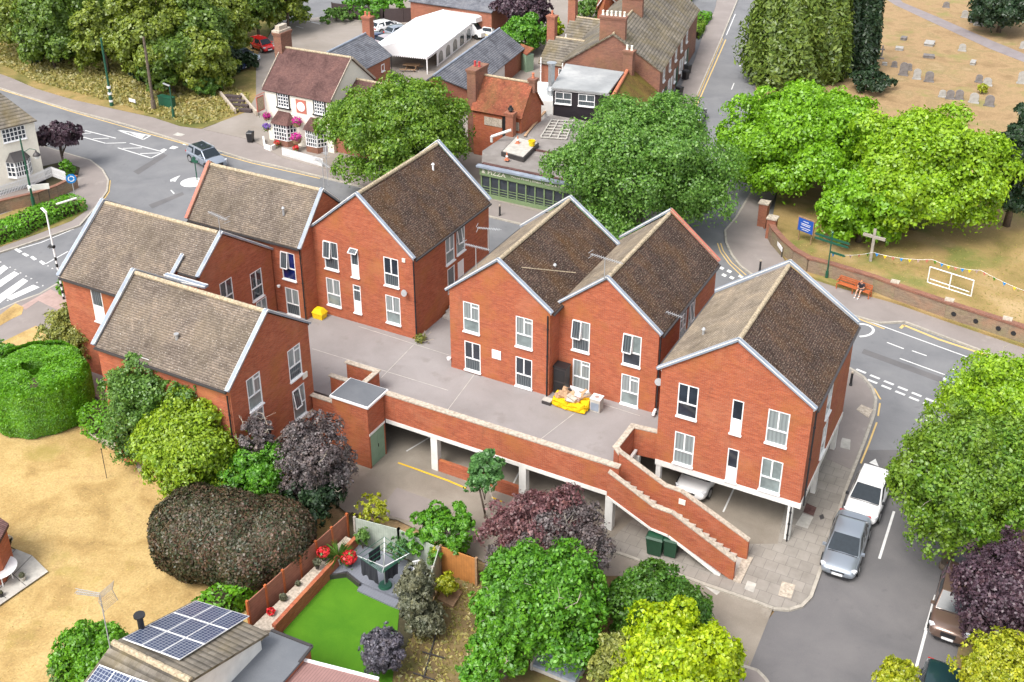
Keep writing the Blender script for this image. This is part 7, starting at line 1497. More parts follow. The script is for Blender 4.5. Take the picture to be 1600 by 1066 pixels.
# roundabout sign
p = g(119, 313, .12); t = thing('roundabout_sign', 'round blue mini roundabout sign on a grey pole', 'road sign', p); q = onY(111, 279, p.y); b = MB(); b.cyl(p, q+Vector((0, 0, .35)), .04, n=8); b.build('pole', M['grey_metal'], t); nn = (Vector((0, 0, H))-q).normalized(); nn.z = 0; nn.normalize(); b = MB(); b.cyl(q+nn*.05, q+nn*.08, .42, n=28); dsc = b.build('disc', M['blue_bright'], t)
b = MB(); sx_ = Vector((-nn.y, nn.x, 0)); up = Vector((0, 0, 1))
for k in range(3):
    for j in range(6):
        a0 = k*2*math.pi/3+j*.25; a1 = a0+.25; w0 = .05; P_0 = [q+nn*.085+(sx_*math.cos(a)+up*math.sin(a))*r_ for a, r_ in ((a0, .18), (a1, .18), (a1, .27), (a0, .27))]; b.poly(P_0)
    a0 = k*2*math.pi/3+1.5; b.poly([q+nn*.086+(sx_*math.cos(a)+up*math.sin(a))*r_ for a, r_ in ((a0, .12), (a0+.42, .225), (a0, .33))])
b.build('arrow', M['white'], dsc)
p = g(308, 281, .05); t = thing('keep_left_post', 'dark post with small signs on the mini roundabout', 'road sign', p); h_ = 2.2; b = MB(); b.cyl(p, p+Vector((0, 0, h_)), .05, n=8); b.build('pole', M['green_metal'], t); b = MB(); b.box((p.x-.35, p.y-.04, h_-.5), (p.x+.35, p.y+.04, h_-.25)); b.box((p.x-.2, p.y-.05, h_-.2), (p.x+.1, p.y+.05, h_)); b.build('sign_plate', M['green_metal'], t)
def bollard(label, px, py, z0=.12, h_=1.0): p = g(px, py, z0); t = thing('bollard', label, 'bollard', p, 0, 'black bollards'); b = MB(); b.lathe(p, [(.1, 0), (.1, .1), (.08, .12), (.075, h_-.15)], 12); b.build('shaft', M['black'], t); b = MB(); b.lathe(p, [(.078, h_-.15), (.085, h_-.05), (.0, h_)], 12); b.build('cap', M['stone'], t)
bollard('black bollard outside the pizza shop', 781, 337); bollard('black bollard on the wide pavement across from the gate piers', 1187, 424); bollard('black bollard at the street corner of the rightmost house', 1329, 602, .12, 1.05)
# wooden cross
p = g(1360, 408, .3); t = thing('wooden_cross', 'tall weathered wooden cross on the churchyard lawn', 'cross', p); h_ = zat(358, p.x, p.y); b = MB(); b.box((p.x-.1, p.y-.09, .2), (p.x+.1, p.y+.09, h_)); b.build('upright', M['wood'], t); b = MB(); dd = Vector((.985, -.17, 0)); b.obox(Vector((p.x, p.y-.1, h_-.75))-dd*.85, dd*1.7, Vector((.03, .18, 0)), (0, 0, .2)); b.build('crossbeam', M['wood'], t)
# goal frame
A_, B_ = g(1449, 441, .3), g(1517, 463, .3); hz = zat(417, A_.x, A_.y); t = thing('goal_frame', 'white tubular goal frame on the churchyard lawn', 'goal', A_); up = Vector((0, 0, hz-.3)); 
for nm_, a, c in (('crossbar', A_+up, B_+up), ('goal_post', A_, A_+up), ('goal_post', B_, B_+up), ('centre_post', A_.lerp(B_, .5), A_.lerp(B_, .5)+up), ('base_bar', A_, B_), ('rear_bar', A_+Vector((.1, .6, 0)), B_+Vector((-.2, .6, 0)))): b = MB(); b.cyl(a, c, .045, n=8); b.build(nm_, M['white'], t)
# bunting: every flag on the string
t = thing('bunting', 'string of multicoloured triangular flags across the churchyard lawn', 'bunting', g(1365, 402, .3)); K_ = [g(1297, 400, .3), g(1362, 410, .3), g(1452, 428, .3), g(1527, 448, .3), g(1640, 492, .3)]; K_ = [Vector((q.x, q.y, z)) for q, z in zip(K_, (1.25, 1.15, 1.5, 1.65, 1.5))]; K_[0] = Vector((g(1291, 437).x, g(1291, 437).y, 2.2))
cols = ['blue_bright', 'grit', 'tactile', 'red_coping', 'turf', 'blue_bright', 'grit', 'flower_red']; b = MB(); n = 0; S_ = []
for i in range(4):
    a, c = K_[i], K_[i+1]; m = 5+2*(i > 0)
    for k in range(m): u, v = k/m, (k+1)/m; sag = lambda s: Vector((0, 0, -.35*4*s*(1-s)*.6)); S_.append((a.lerp(c, u)+sag(u), a.lerp(c, v)+sag(v)))
for a, c in S_: b.cyl(a, c, .012, n=4)
b.build('string', M['white'], t)
for i, (a, c) in enumerate(S_):
    d = (c-a); b = MB(); q0, q1 = a+d*.25, a+d*.25+d.normalized()*.26; tip = (q0+q1)/2-Vector((0, 0, .28)); o = Vector((.004, -.008, 0)); b.poly([q0+o, tip+o, q1+o]); b.poly([q0-o, q1-o, tip-o]); b.build('flag', M[cols[i % 8]] if cols[i % 8] != 'flower_red' else M['red_coping'], t)
# bench and the person on it
a, c = g(1306, 451, .12), g(1356, 468, .12); d = (c-a).normalized(); s = Vector((-d.y, d.x, 0)); L = (c-a).length
t = thing('park_bench', 'long reddish wooden bench against the churchyard wall', 'bench', a)
b = MB()
for i in range(4): b.bar(a+s*(.06+i*.12)+Vector((0, 0, .43)), c+s*(.06+i*.12)+Vector((0, 0, .43)), .09, .03)
b.build('seat', M['wood_red'], t); b = MB()
for i in range(3): b.bar(a+s*(.5+i*.03)+Vector((0, 0, .55+i*.13)), c+s*(.5+i*.03)+Vector((0, 0, .55+i*.13)), .03, .09)
b.build('backrest', M['wood_red'], t)
for k in (0, .5, 1):
    q = a.lerp(c, k); 
    for o in (.05, .48): b = MB(); b.box((q.x+s.x*o-.035, q.y+s.y*o-.035, .1), (q.x+s.x*o+.035, q.y+s.y*o+.035, .55 if o < .1 else .95)); b.build('leg', M['wood_red'], t)
for k in (0, 1): q = a.lerp(c, k); b = MB(); b.bar(q+Vector((0, 0, .66))-s*.02, q+s*.5+Vector((0, 0, .66)), .07, .04); b.build('armrest', M['wood_red'], t)
def skin_obj(name, verts, edges, radii, mat, parent, sub=2):
    off = wloc(parent); me = bpy.data.meshes.new(name); me.from_pydata([tuple(Vector(v)-off) for v in verts], edges, []); me.materials.append(mat)
    o = bpy.data.objects.new(name, me); COL.objects.link(o); o.parent = parent
    m_ = o.modifiers.new('skin', 'SKIN'); m_.use_smooth_shade = True
    for i, r_ in enumerate(radii): me.skin_vertices[0].data[i].radius = (r_, r_) if not isinstance(r_, tuple) else r_; me.skin_vertices[0].data[i].use_root = (i == 0)
    m2 = o.modifiers.new('sub', 'SUBSURF'); m2.levels = m2.render_levels = sub
    return o
pc = a.lerp(c, .72)+s*.26+Vector((0, 0, .5)); f_ = -s; lr = d
t = thing('person', 'person in black t-shirt and grey shorts sitting on the bench over a phone', 'person', (pc.x, pc.y, .12))
hp = pc; chest = pc+f_*.06+Vector((0, 0, .38)); neck = pc+f_*.1+Vector((0, 0, .52)); head = neck+f_*.06+Vector((0, 0, .14))
V_ = [hp, hp+f_*.02+Vector((0, 0, .2)), chest, neck, neck+f_*.03+Vector((0, 0, .07)), head, head+Vector((0, 0, .08))]; R_ = [(.15, .11), (.14, .1), (.17, .11), .07, .055, .085, .07]; Ed = [(0, 1), (1, 2), (2, 3), (3, 4), (4, 5), (5, 6)]
hands = []
for sg in (-1, 1):
    k = len(V_); V_ += [chest+lr*sg*.17+Vector((0, 0, .06)), chest+lr*sg*.24+f_*.06+Vector((0, 0, -.2)), pc+lr*sg*.08+f_*.36+Vector((0, 0, .2)), pc+lr*sg*.05+f_*.42+Vector((0, 0, .24))]; R_ += [.055, .042, .03, (.035, .018)]; Ed += [(2, k), (k, k+1), (k+1, k+2), (k+2, k+3)]; hands.append((V_[-1], sg))
    k = len(V_); kn = pc+lr*sg*.13+f_*.45+Vector((0, 0, .03)); V_ += [pc+lr*sg*.09+f_*.06, kn, kn+f_*(.12)+Vector((0, 0, -.38)), kn+f_*.27+Vector((0, 0, -.46))]; R_ += [.085, .06, .04, .04]; Ed += [(0, k), (k, k+1), (k+1, k+2), (k+2, k+3)]
body = skin_obj('body', V_, Ed, R_, M['skin'], t)
for hnd, sg in hands:
    for j in range(5):
        o = lr*(j-2)*.018*1.0; b0 = hnd+o; ln = (.045, .06, .065, .06, .05)[j]
        skin_obj('finger', [b0, b0+f_*ln*.6+Vector((0, 0, .02)), b0+f_*ln*.8+Vector((0, 0, .05))-lr*sg*.01], [(0, 1), (1, 2)], [.009, .008, .007], M['skin'], body, 1)
skin_obj('tshirt', [hp+Vector((0, 0, .03)), hp+f_*.02+Vector((0, 0, .2)), chest, neck-Vector((0, 0, .02)), chest+lr*.18+Vector((0, 0, .06)), chest+lr*.235+f_*.04+Vector((0, 0, -.1)), chest-lr*.18+Vector((0, 0, .06)), chest-lr*.235+f_*.04+Vector((0, 0, -.1))], [(0, 1), (1, 2), (2, 3), (2, 4), (4, 5), (2, 6), (6, 7)], [(.17, .13), (.16, .12), (.185, .125), .075, .075, .065, .075, .065], M['tshirt'], t)
skin_obj('shorts', [hp, pc+lr*.1+f_*.08, pc+lr*.125+f_*.33+Vector((0, 0, .02)), pc-lr*.1+f_*.08, pc-lr*.125+f_*.33+Vector((0, 0, .02))], [(0, 1), (1, 2), (0, 3), (3, 4)], [(.165, .125), .105, .09, .105, .09], M['shorts'], t)
skin_obj('hair', [head+Vector((0, 0, .06))-f_*.02, head+Vector((0, 0, .11))], [(0, 1)], [.095, .06], M['hair'], t)
b = MB(); b.cyl(head+f_*.085+lr*.032+Vector((0, 0, .01)), head+f_*.095+lr*.032+Vector((0, 0, .01)), .01, n=6); b.build('eye', M['black'], body); b = MB(); b.cyl(head+f_*.085-lr*.032+Vector((0, 0, .01)), head+f_*.095-lr*.032+Vector((0, 0, .01)), .01, n=6); b.build('eye', M['black'], body); b = MB(); b.cyl(head+f_*.075-Vector((0, 0, .03)), head+f_*.105-Vector((0, 0, .015)), .014, .006, n=6); b.build('nose', M['skin'], body); b = MB(); b.bar(head+f_*.085-lr*.02-Vector((0, 0, .055)), head+f_*.085+lr*.02-Vector((0, 0, .055)), .01, .008); b.build('mouth', M['red_coping'], body)
for sg in (-1, 1):
    b = MB(); b.cyl(head+lr*sg*.08, head+lr*sg*.095, .022, n=8); b.build('ear', M['skin'], body)
    q = pc+lr*sg*.13+f_*.45; q.z = .12; skin_obj('shoe', [q+f_*.10+Vector((0, 0, .06)), q+f_*.22+Vector((0, 0, .045)), q+f_*.34+Vector((0, 0, .035))], [(0, 1), (1, 2)], [(.05, .055), (.048, .045), (.04, .03)], M['white'], t)
    skin_obj('sock', [q+f_*.12+Vector((0, 0, .1)), q+f_*.12+Vector((0, 0, .24))], [(0, 1)], [.045, .045], M['white'], t, 1)
q = pc+f_*.45+Vector((0, 0, .27)); tt = thing('phone', 'small dark phone held by the person on the bench', 'phone', q); b = MB(); b.obox(q-lr*.035-f_*.004, lr*.07, f_*.008, (0, 0, .14)); b.build('case', M['black'], tt); b = MB(); b.obox(q-lr*.031-f_*.006, lr*.062, f_*.0015, (0, 0, .13)); b.build('screen', M['glass_dark'], tt)
# gravestones
def grave(label, px, py, w_, h_, kind='round', mat='gravestone', ang=0, z0=.31):
    p = g(px, py, z0); t = thing('gravestone', label, 'gravestone', p, ang, 'gravestones'); off = p
    def L_(b, n, m_=mat): b.v = [(v[0]+off.x, v[1]+off.y, v[2]+off.z) for v in b.v]; return b.build(n, M[m_], t)
    b = MB()
    if kind == 'round':
        o = [(-w_/2, 0), (w_/2, 0), (w_/2, h_-w_*.4)]+[(w_/2*math.cos(k*math.pi/8), h_-w_*.4+w_*.4*math.sin(k*math.pi/8)) for k in range(1, 8)]+[(-w_/2, h_-w_*.4)]
        b.poly([(x, -.07, z) for x, z in o]); b.poly([(x, .07, z) for x, z in o][::-1])
        for i in range(len(o)): j = (i+1) % len(o); b.quad((o[i][0], .07, o[i][1]), (o[j][0], .07, o[j][1]), (o[j][0], -.07, o[j][1]), (o[i][0], -.07, o[i][1]))
        L_(b, 'slab')
    elif kind == 'cross':
        b.box((-.08, -.07, .3), (.08, .07, h_)); b.box((-w_/2, -.071, h_*.66), (w_/2, .071, h_*.66+.15)); L_(b, 'cross')
    else: b.box((-w_/2, -h_/2, 0), (w_/2, h_/2, .25)); b.box((-w_*.55, -h_*.55, .25), (w_*.55, h_*.55, .34)); L_(b, 'ledger')
    b = MB(); b.box((-w_*.6, -.18, -.05), (w_*.6, .18, .12)); L_(b, 'plinth')
GS = [(1377, 92, .5, 1.6, 'cross', 'gravestone', 'dark stone cross grave beside the dark evergreens'), (1397, 105, .6, .7, 'round', 'gravestone', 'small dark grave left of the wide pair'), (1411, 118, .9, 1.5, 'round', 'gravestone', 'tall grey grave with the dark strip, left group'), (1420, 110, .6, .8, 'round', 'gravestone', 'small grave just behind the tall grey one'), (1432, 124, .8, 1.2, 'round', 'gravestone_pale', 'pale speckled grave touching the lime tree'), (1451, 128, .9, 1.2, 'round', 'gravestone', 'dark brown wide grave right of the speckled one'),
 (1472, 152, .7, .8, 'round', 'gravestone_pale', 'first grave half hidden by the tree in the lower row'), (1484, 155, .8, 1.0, 'round', 'gravestone', 'second grave in the lower row'), (1498, 156, .8, 1.1, 'round', 'gravestone', 'third grave in the lower row'), (1521, 161, .9, 1.1, 'round', 'gravestone_pale', 'pale grave in the lower row'), (1545, 166, .9, 1.2, 'round', 'gravestone', 'rightmost grave in the lower row'),
 (1529, 129, .7, .9, 'round', 'gravestone', 'grave behind the golden bush'), (1542, 134, .9, .9, 'round', 'gravestone_pale', 'blue grey rounded grave beside the golden bush'), (1503, 80, .8, .9, 'round', 'gravestone_pale', 'white upright grave alone in mid churchyard'), (1452, 70, 1.0, 1.6, 'flat', 'gravestone_pale', 'pale chest tomb in mid churchyard'), (1451, 90, 1.1, .8, 'flat', 'gravestone', 'dark chest tomb in front of the pale one'), (1405, 78, .8, .8, 'flat', 'gravestone_pale', 'low tomb near the stone cross'), (1412, 62, .6, .9, 'flat', 'gravestone', 'fallen slab behind the low tomb'), (1478, 12, .8, .8, 'round', 'gravestone', 'grave beyond the path at the top'), (1507, 28, .8, 1.0, 'round', 'gravestone_pale', 'pale grave under the dark yew'), (1522, 36, .9, 1.0, 'round', 'gravestone', 'grey grave under the dark yew'), (1596, 131, .9, 1.4, 'round', 'gravestone_pale', 'large pale grave at the right edge'), (1382, 102, .5, .3, 'flat', 'gravestone_pale', 'tiny pale stone near the dark evergreens'), (1530, 40, 1.2, .7, 'flat', 'gravestone_pale', 'fallen pale slab beneath the yew'), (1520, 100, .5, 1.2, 'flat', 'gravestone_pale', 'narrow ledger lying right of mid churchyard'), (1598, 76, .7, .9, 'round', 'gravestone_pale', 'white grave at the right edge beyond the path')]
for x, y, w_, h_, k, m_, lab in GS: grave(lab, x, y, w_, h_, k, m_, rng.uniform(-.15, .15)+.1)
# garden steps by the pub car park
t = thing('planted_steps', 'stone edged planted steps on the bank by the pub car park', 'steps', g(362, 165)); b = MB(); a, c = g(345, 150, .2), g(368, 178, .2)
for q in (a, a+Vector((2.3, .6, 0))): b.bar(q, q+(c-a), .2, .5)
b.build('stone_edge', M['stone'], t); b = MB()
for i in range(4): q = a.lerp(c, .15+i*.22); b.bar(q+Vector((.2, .05, 0)), q+Vector((2.1, .55, 0)), .5, .45-i*.06)
b.build('treads', M['fence_dark'], t)
t = thing('picnic_table', 'brown picnic table with benches under the front of the marquee', 'picnic table', g(643, 112)); q = g(643, 112)
b = MB(); b.obox(q+Vector((-.9, -.4, .72)), (1.8, .6, 0), (-.25, .75, 0), (0, 0, .05)); b.build('table_top', M['wood_brown'], t)
for o in (-.75, .75): b = MB(); b.obox(q+Vector((-.9, -.1+o-.3, .42)), (1.8, .6, 0), (-.08, .25, 0), (0, 0, .05)); b.build('seat', M['wood_brown'], t)
b = MB()
for x in (-.6, .6): b.bar(q+Vector((x, -.6, 0)), q+Vector((x, .2, .72)), .07, .07); b.bar(q+Vector((x, .6, 0)), q+Vector((x, -.2, .72)), .07, .07)
b.build('trestle', M['wood_brown'], t)
# red parasols and dark awning under the woodland trees
for i, (x, y, m_, lab) in enumerate(((332, 110, 'red_coping', 'red folded parasol under the trees by the car park'), (345, 100, 'roof_purple', 'dark red awning under the trees'))):
    p = g(x, y, 0); t = thing('parasol', lab, 'parasol', p, 0); b = MB(); b.cyl(p, p+Vector((0, 0, 2.2)), .03, n=6); b.build('pole', M['wood_brown'], t); b = MB(); b.lathe(p+Vector((0, 0, 1.7)), [(1.3+.5*i, 0), (.7, .35), (.02, .7)], 8); b.build('canopy', M[m_], t)
# television aerials
aerial('long thin aerial above the middle left brick house', 345, 369, 10.2, 1.8, math.pi*.93, 1.3)
aerial('aerial rising behind the tall brick house, beside the street tree', 507, 300, 10.9, 1.9, -.5, 2.0); aerial('second aerial behind the back left roof, slightly higher', 513, 290, 10.9, 1.6, 2.2, 2.4)
aerial('spiky aerial on the ridge between the two joined middle houses', 944, 437, 10.5, 2.0, -.12, 1.3); aerial('long aerial at the right eave of the joined middle houses', 1040, 560, 5.2, 2.0, 2.95, 3.0); aerial('spiky aerial in front of the pizza shop pavement', 744, 425, 9.7, 1.6, .0, 1.6); aerial('high aerial left of the joined middle houses', 763, 392, 10.6, 1.4, .3, 1.4)
# large grid aerial by the bungalow
p = on_slope(171, 1008); t = thing('tv_aerial', 'large aerial with a mesh reflector on the bungalow roof', 'aerial', p, 0, 'television aerials'); top = onY(156, 930, p.y); b = MB(); b.cyl(p-Vector((0, 0, .3)), top, .025, n=6); b.build('mast', M['grey_metal'], t); b = MB(); d = (onY(104, 922, p.y)-top).normalized(); s = Vector((0, 1, 0)); l = 1.45
for k in (-.09, 0, .09): b.bar(top+Vector((0, 0, k)), top+d*l+Vector((0, 0, k*1.6)), .02, .02)
for i in range(15): q = top+d*l*(i+.5)/15; b.bar(q-s*.12, q+s*.12, .015, .015)
b.build('boom', M['grey_metal'], t); b = MB(); c = top-d*.35
for i in range(7):
    for sg in (-1, 1): q = c+Vector((0, 0, sg*(.05+i*.07)))-d*(i*.03); b.bar(q-s*.35, q+s*.35, .014, .014)
for o in (-.35, .35): b.bar(c+s*o, c+s*o-d*.2+Vector((0, 0, .5)), .02, .02); b.bar(c+s*o, c+s*o-d*.2-Vector((0, 0, .5)), .02, .02)
b.build('reflector', M['wood'], t)
# ================================================================ VEHICLES
PAINT = {}
def paint(name, c, met=0.0):
    if name not in PAINT:
        m, nt, b = _mat(name); b.inputs['Base Color'].default_value = (*c, 1); b.inputs['Metallic'].default_value = met; b.inputs['Roughness'].default_value = .3; b.inputs['Coat Weight'].default_value = 1; b.inputs['Coat Roughness'].default_value = .04; PAINT[name] = m
    return PAINT[name]
TYRE = plain('tyre', (.02, .02, .02), .8); RIM = plain('alloy rim', (.45, .45, .46), .3, metal=.6); HL = plain('headlamp', (.7, .72, .75), .1, coat=1); TL = plain('tail lamp', (.5, .01, .01), .2, coat=1)
KIND = {  # L, W, H, belt, hood, cabin rear base, rear roof, front roof, screen base (fractions from the rear), boot height
 'hatch': (4.3, 1.86, 1.44, .93, .90, .03, .15, .56, .77, .93), 'sedan': (4.6, 1.86, 1.40, .90, .86, .12, .27, .56, .76, .92), 'suv': (4.6, 1.90, 1.66, 1.06, 1.02, .03, .12, .60, .76, 1.06),
 'small': (3.6, 1.62, 1.52, .95, .93, .03, .08, .66, .82, .95)}
def car(label, kind, pm, pos, ang, cat='car', roof=None, name='parked_car', rails=False, sunroof=False, group='parked cars'):
    L, W, Hh, belt, hood, c0, c1, c2, c3, boot = KIND[kind]; t = thing(name, label, cat, (pos[0], pos[1], pos[2]), ang, group); off = Vector((pos[0], pos[1], pos[2]))
    def L_(b, n, m_, par=t, **k): b.v = [(v[0]+off.x, v[1]+off.y, v[2]+off.z) for v in b.v]; return b.build(n, m_, par, **k)
    w = W/2; X = lambda f: (f-.5)*L
    st = [(.0, .80, .32, boot*.86), (.015, .90, .24, boot*.96), (.07, .985, .2, boot*1.0), (.2, 1.0, .2, belt+.0), (.5, 1.0, .2, belt), (.70, 1.0, .2, belt-.01), (.78, .99, .2, hood+.02), (.90, .965, .2, hood-.06), (.965, .90, .22, hood-.16), (.99, .82, .26, hood-.24), (1.0, .72, .34, hood-.30)]
    b = MB(); n = 0
    for f, ws, zb, zt_ in st:
        ww = w*ws; zm = zb+(zt_-zb)*.55
        half = [(0, zb), (ww*.8, zb), (ww*.98, zb+.1), (ww, zm), (ww*.965, zt_-.12), (ww*.86, zt_-.015), (ww*.45, zt_+.02), (0, zt_+.03)]
        ring = [(X(f), y, z) for y, z in half]+[(X(f), -y, z) for y, z in half[-2:0:-1]]; b.v += ring; n = len(ring)
    for i in range(len(st)-1):
        for k in range(n): k2 = (k+1) % n; b.f.append((i*n+k, (i+1)*n+k, (i+1)*n+k2, i*n+k2)); b.m.append(0)
    b.f.append(tuple(range(n))); b.m.append(0); e = (len(st)-1)*n; b.f.append(tuple(e+k for k in reversed(range(n)))); b.m.append(0)
    body = L_(b, 'body', pm, smooth=True, uv=False); ms = body.modifiers.new('s', 'SUBSURF'); ms.levels = ms.render_levels = 1
    # cabin
    zb = belt-.03; zr = Hh; wb, wr = w*.92, w*.75; b = MB()
    base = [(X(c0), .93), (X(c3), 1.0)]; xs_ = [X(c0), X(c1), X((c1+c2)/2), X(c2), X(c3)]; zs = [zb, zr-.05, zr, zr-.045, zb-.0]; wt = [wb*.92, wr*.97, wr, wr*.97, wb*.95]
    A_ = [Vector((xs_[0], wt[0], zs[0])), Vector((xs_[1], wt[1], zs[1])), Vector((xs_[2], wt[2], zs[2])), Vector((xs_[3], wt[3], zs[3])), Vector((xs_[4], wt[4], zs[4]))]; M_ = lambda v: Vector((v.x, -v.y, v.z)); C_ = [Vector((v.x, 0, v.z+(0, .0, .035, .0, 0)[k])) for k, v in enumerate(A_)]; wb2 = [Vector((x, wb, zb)) for x in (xs_[1], xs_[2], xs_[3])]
    for i in range(4):
        b.quad(A_[i], C_[i], C_[i+1], A_[i+1]); b.quad(C_[i], M_(A_[i]), M_(A_[i+1]), C_[i+1])
    for f in (lambda v: v, M_):
        q = [[A_[0], wb2[0], A_[1]], [wb2[0], wb2[1], A_[2], A_[1]], [wb2[1], wb2[2], A_[3], A_[2]], [wb2[2], A_[4], A_[3]]]
        for r_ in q: b.poly([f(v) for v in (r_ if f is M_ else r_[::-1])])
    cab = L_(b, 'cabin', roof or pm, smooth=True, uv=False); ws_ = cab.modifiers.new('w', 'WELD'); ws_.merge_threshold = .002; bv = cab.modifiers.new('b', 'BEVEL'); bv.width = .05; bv.segments = 3; bv.limit_method = 'ANGLE'; bv.angle_limit = .4
    def glass(P, name, inset=.1, o=.012):
        P = [Vector(p) for p in P]; c = sum(P, Vector())/len(P); nn_ = (P[1]-P[0]).cross(P[2]-P[0]).normalized()
        if nn_.dot(c-Vector((0, 0, .8))) < 0: nn_ = -nn_
        Q = [p.lerp(c, inset)+nn_*o for p in P]; b = MB(); b.poly(Q); L_(b, name, M['glass_car'], cab)
    glass([A_[4], M_(A_[4]), M_(A_[3]), A_[3]], 'windscreen', .07, .014)
    glass([A_[0].lerp(A_[1], .1), M_(A_[0].lerp(A_[1], .1)), M_(A_[0].lerp(A_[1], .92)), A_[0].lerp(A_[1], .92)], 'rear_window', .08, .014)
    for f in (lambda v: v, M_):
        glass([f(v) for v in (A_[0].lerp(wb2[0], .35), wb2[1].lerp(wb2[0], .08), A_[2].lerp(A_[1], .08), A_[1])], 'side_window', .13); glass([f(v) for v in (wb2[1], A_[4].lerp(wb2[2], .15), A_[3], A_[2])], 'side_window', .13)
    wr_ = .33 if kind != 'suv' else .37; 
    for fx in (.19, .81):
        for sy in (-1, 1):
            b = MB(); x = X(fx); y0 = sy*(w-.2); y1 = sy*(w+.005); b.cyl((x, y0, wr_), (x, y1, wr_), wr_, n=20); wh = L_(b, 'wheel', TYRE, uv=False); b = MB(); b.cyl((x, y1, wr_), (x, y1+sy*.012, wr_), wr_*.66, n=16); L_(b, 'rim', RIM, wh, uv=False)
            b = MB(); 
            for k in range(14):
                a0, a1 = math.pi*k/14, math.pi*(k+1)/14; b.quad((x+math.cos(a0)*(wr_+.01), y1-sy*.01, wr_+math.sin(a0)*(wr_+.01)), (x+math.cos(a1)*(wr_+.01), y1-sy*.01, wr_+math.sin(a1)*(wr_+.01)), (x+math.cos(a1)*(wr_+.06), y1+sy*.006, wr_+math.sin(a1)*(wr_+.06)), (x+math.cos(a0)*(wr_+.06), y1+sy*.006, wr_+math.sin(a0)*(wr_+.06)))
            L_(b, 'wheel_arch', M['black'], uv=False)
    for sy in (-1, 1):
        b = MB(); b.obox((X(.93), sy*w*.86-.1, hood-.27), (.16, -sy*.1, -.02), (0, .2, 0), (.0, 0, .13)); L_(b, 'headlight', HL, uv=False)
        b = MB(); b.obox((X(.0)-.005, sy*w*.72-.13, boot-.26), (.12, 0, .02), (0, .26, 0), (0, 0, .15)); L_(b, 'tail_light', TL, uv=False)
        b = MB(); b.obox((X(c3)-.28, sy*(w*.93), belt-.0), (.14, 0, 0), (0, sy*.17, 0), (0, 0, .11)); L_(b, 'wing_mirror', pm if kind != 'hatch' else M['black'], uv=False)
    for sy in (-1, 1):
        b = MB(); 
        for fx in (.36, .56): b.bar((X(fx), sy*(w+.004), .32), (X(fx), sy*(w*.985+.004), belt-.12), .016, .012, (0, sy, 0))
        L_(b, 'door_seam', M['black'], uv=False)
    b = MB(); b.bar((X(c3)+.05, -w*.78, hood+.035), (X(c3)+.05, w*.78, hood+.035), .03, .02); L_(b, 'scuttle', M['black'], uv=False)
    b = MB(); b.box((X(1)-.10, -.33, .5), (X(1)+.012, .33, hood-.29)); L_(b, 'grille', M['black'], uv=False); b = MB(); b.box((X(1)-.08, -.26, .36), (X(1)+.03, .26, .47)); L_(b, 'number_plate', M['white'], uv=False); b = MB(); b.box((X(1)-.12, -w*.62, .25), (X(1)+.01, w*.62, .34)); L_(b, 'lower_grille', M['black'], uv=False)
    b = MB(); b.box((X(0)-.012, -.26, .55), (X(0)+.05, .26, .66)); L_(b, 'number_plate', M['grit'], uv=False)
    if sunroof: b = MB(); b.quad((X(c1)+.25, -wr*.75, Hh+.03), (X(c2)-.1, -wr*.75, Hh+.03), (X(c2)-.1, wr*.75, Hh+.03), (X(c1)+.25, wr*.75, Hh+.03)); L_(b, 'sunroof', M['glass_dark'], uv=False)
    if rails:
        for sy in (-1, 1): b = MB(); b.bar((X(c1), sy*wr*.93, Hh+.0), (X(c2), sy*wr*.93, Hh+.0), .05, .05); L_(b, 'roof_rail', M['grey_metal'], uv=False)
    return t
def heading(a, c, z=0): A_, B_ = g(*a, z), g(*c, z); return math.atan2(B_.y-A_.y, B_.x-A_.x)
def at_front(front, z, L, ang): p = g(*front, z); return (p.x-math.cos(ang)*L/2, p.y-math.sin(ang)*L/2, 0)
kerb_dir = heading((1338, 723), (1276, 907))
silver, whitep, blue_grey = paint('silver blue paint', (.33, .37, .42), .6), paint('white paint', (.8, .8, .8)), paint('steel grey paint', (.3, .34, .4), .5)
car('silver blue saloon parked at the kerb, front toward the camera', 'sedan', silver, at_front((1308, 896), .45, 4.55, kerb_dir), kerb_dir)
car('white hatchback parked behind the silver saloon', 'hatch', whitep, at_front((1342, 811), .45, 4.25, kerb_dir-.05), kerb_dir-.05)
hs = heading((298, 254), (317, 264)); a, c = g(298, 254), g(317, 264); m_ = (a+c)/2; lf = Vector((-math.sin(hs), math.cos(hs), 0)); m_ += lf*.92; m_ += Vector((math.cos(hs), math.sin(hs), 0))*.3
car('metallic grey suv with a panoramic roof driving toward the mini roundabout', 'suv', blue_grey, (m_.x, m_.y, .0), hs, sunroof=True, rails=True, name='driving_car', group=None)
rd = heading((1462, 930), (1447, 985))
car('bronze brown suv half covered by the purple tree', 'suv', paint('bronze paint', (.17, .11, .085), .4), at_front((1480, 998), .45, 4.6, rd), rd)
p = g(1468, 1050, 1.0); car('dark green hatchback cut by the bottom edge', 'hatch', paint('dark green paint', (.012, .04, .045), .2), (p.x+.2, p.y-1.3, .004), rd)
car('white car with a dark glass roof parked under the rightmost house', 'hatch', whitep, (-14.35, 49.6, .03), -math.pi/2-.02, roof=M['glass_car'])
car('dark car in the shade under the deck', 'hatch', paint('black paint', (.02, .02, .025)), (-25.2, 50.2, .03), math.pi)
p = g(1528, 618); car('grey car on the main road mostly hidden by the right hand tree', 'hatch', blue_grey, (p.x, p.y, .01), heading((1600, 620), (1480, 575)), name='driving_car', group=None)
p = g(410, 80); car('small tall red car at the entrance of the pub car park', 'small', paint('red paint', (.62, .01, .015)), (p.x, p.y, .16), heading((395, 74), (425, 86)))
p = g(384, 100); car('pale blue car with its nose out from the dark shrub', 'hatch', paint('pale blue paint', (.45, .55, .62), .3), (p.x-.8, p.y+.4, .16), heading((370, 98), (398, 103)))
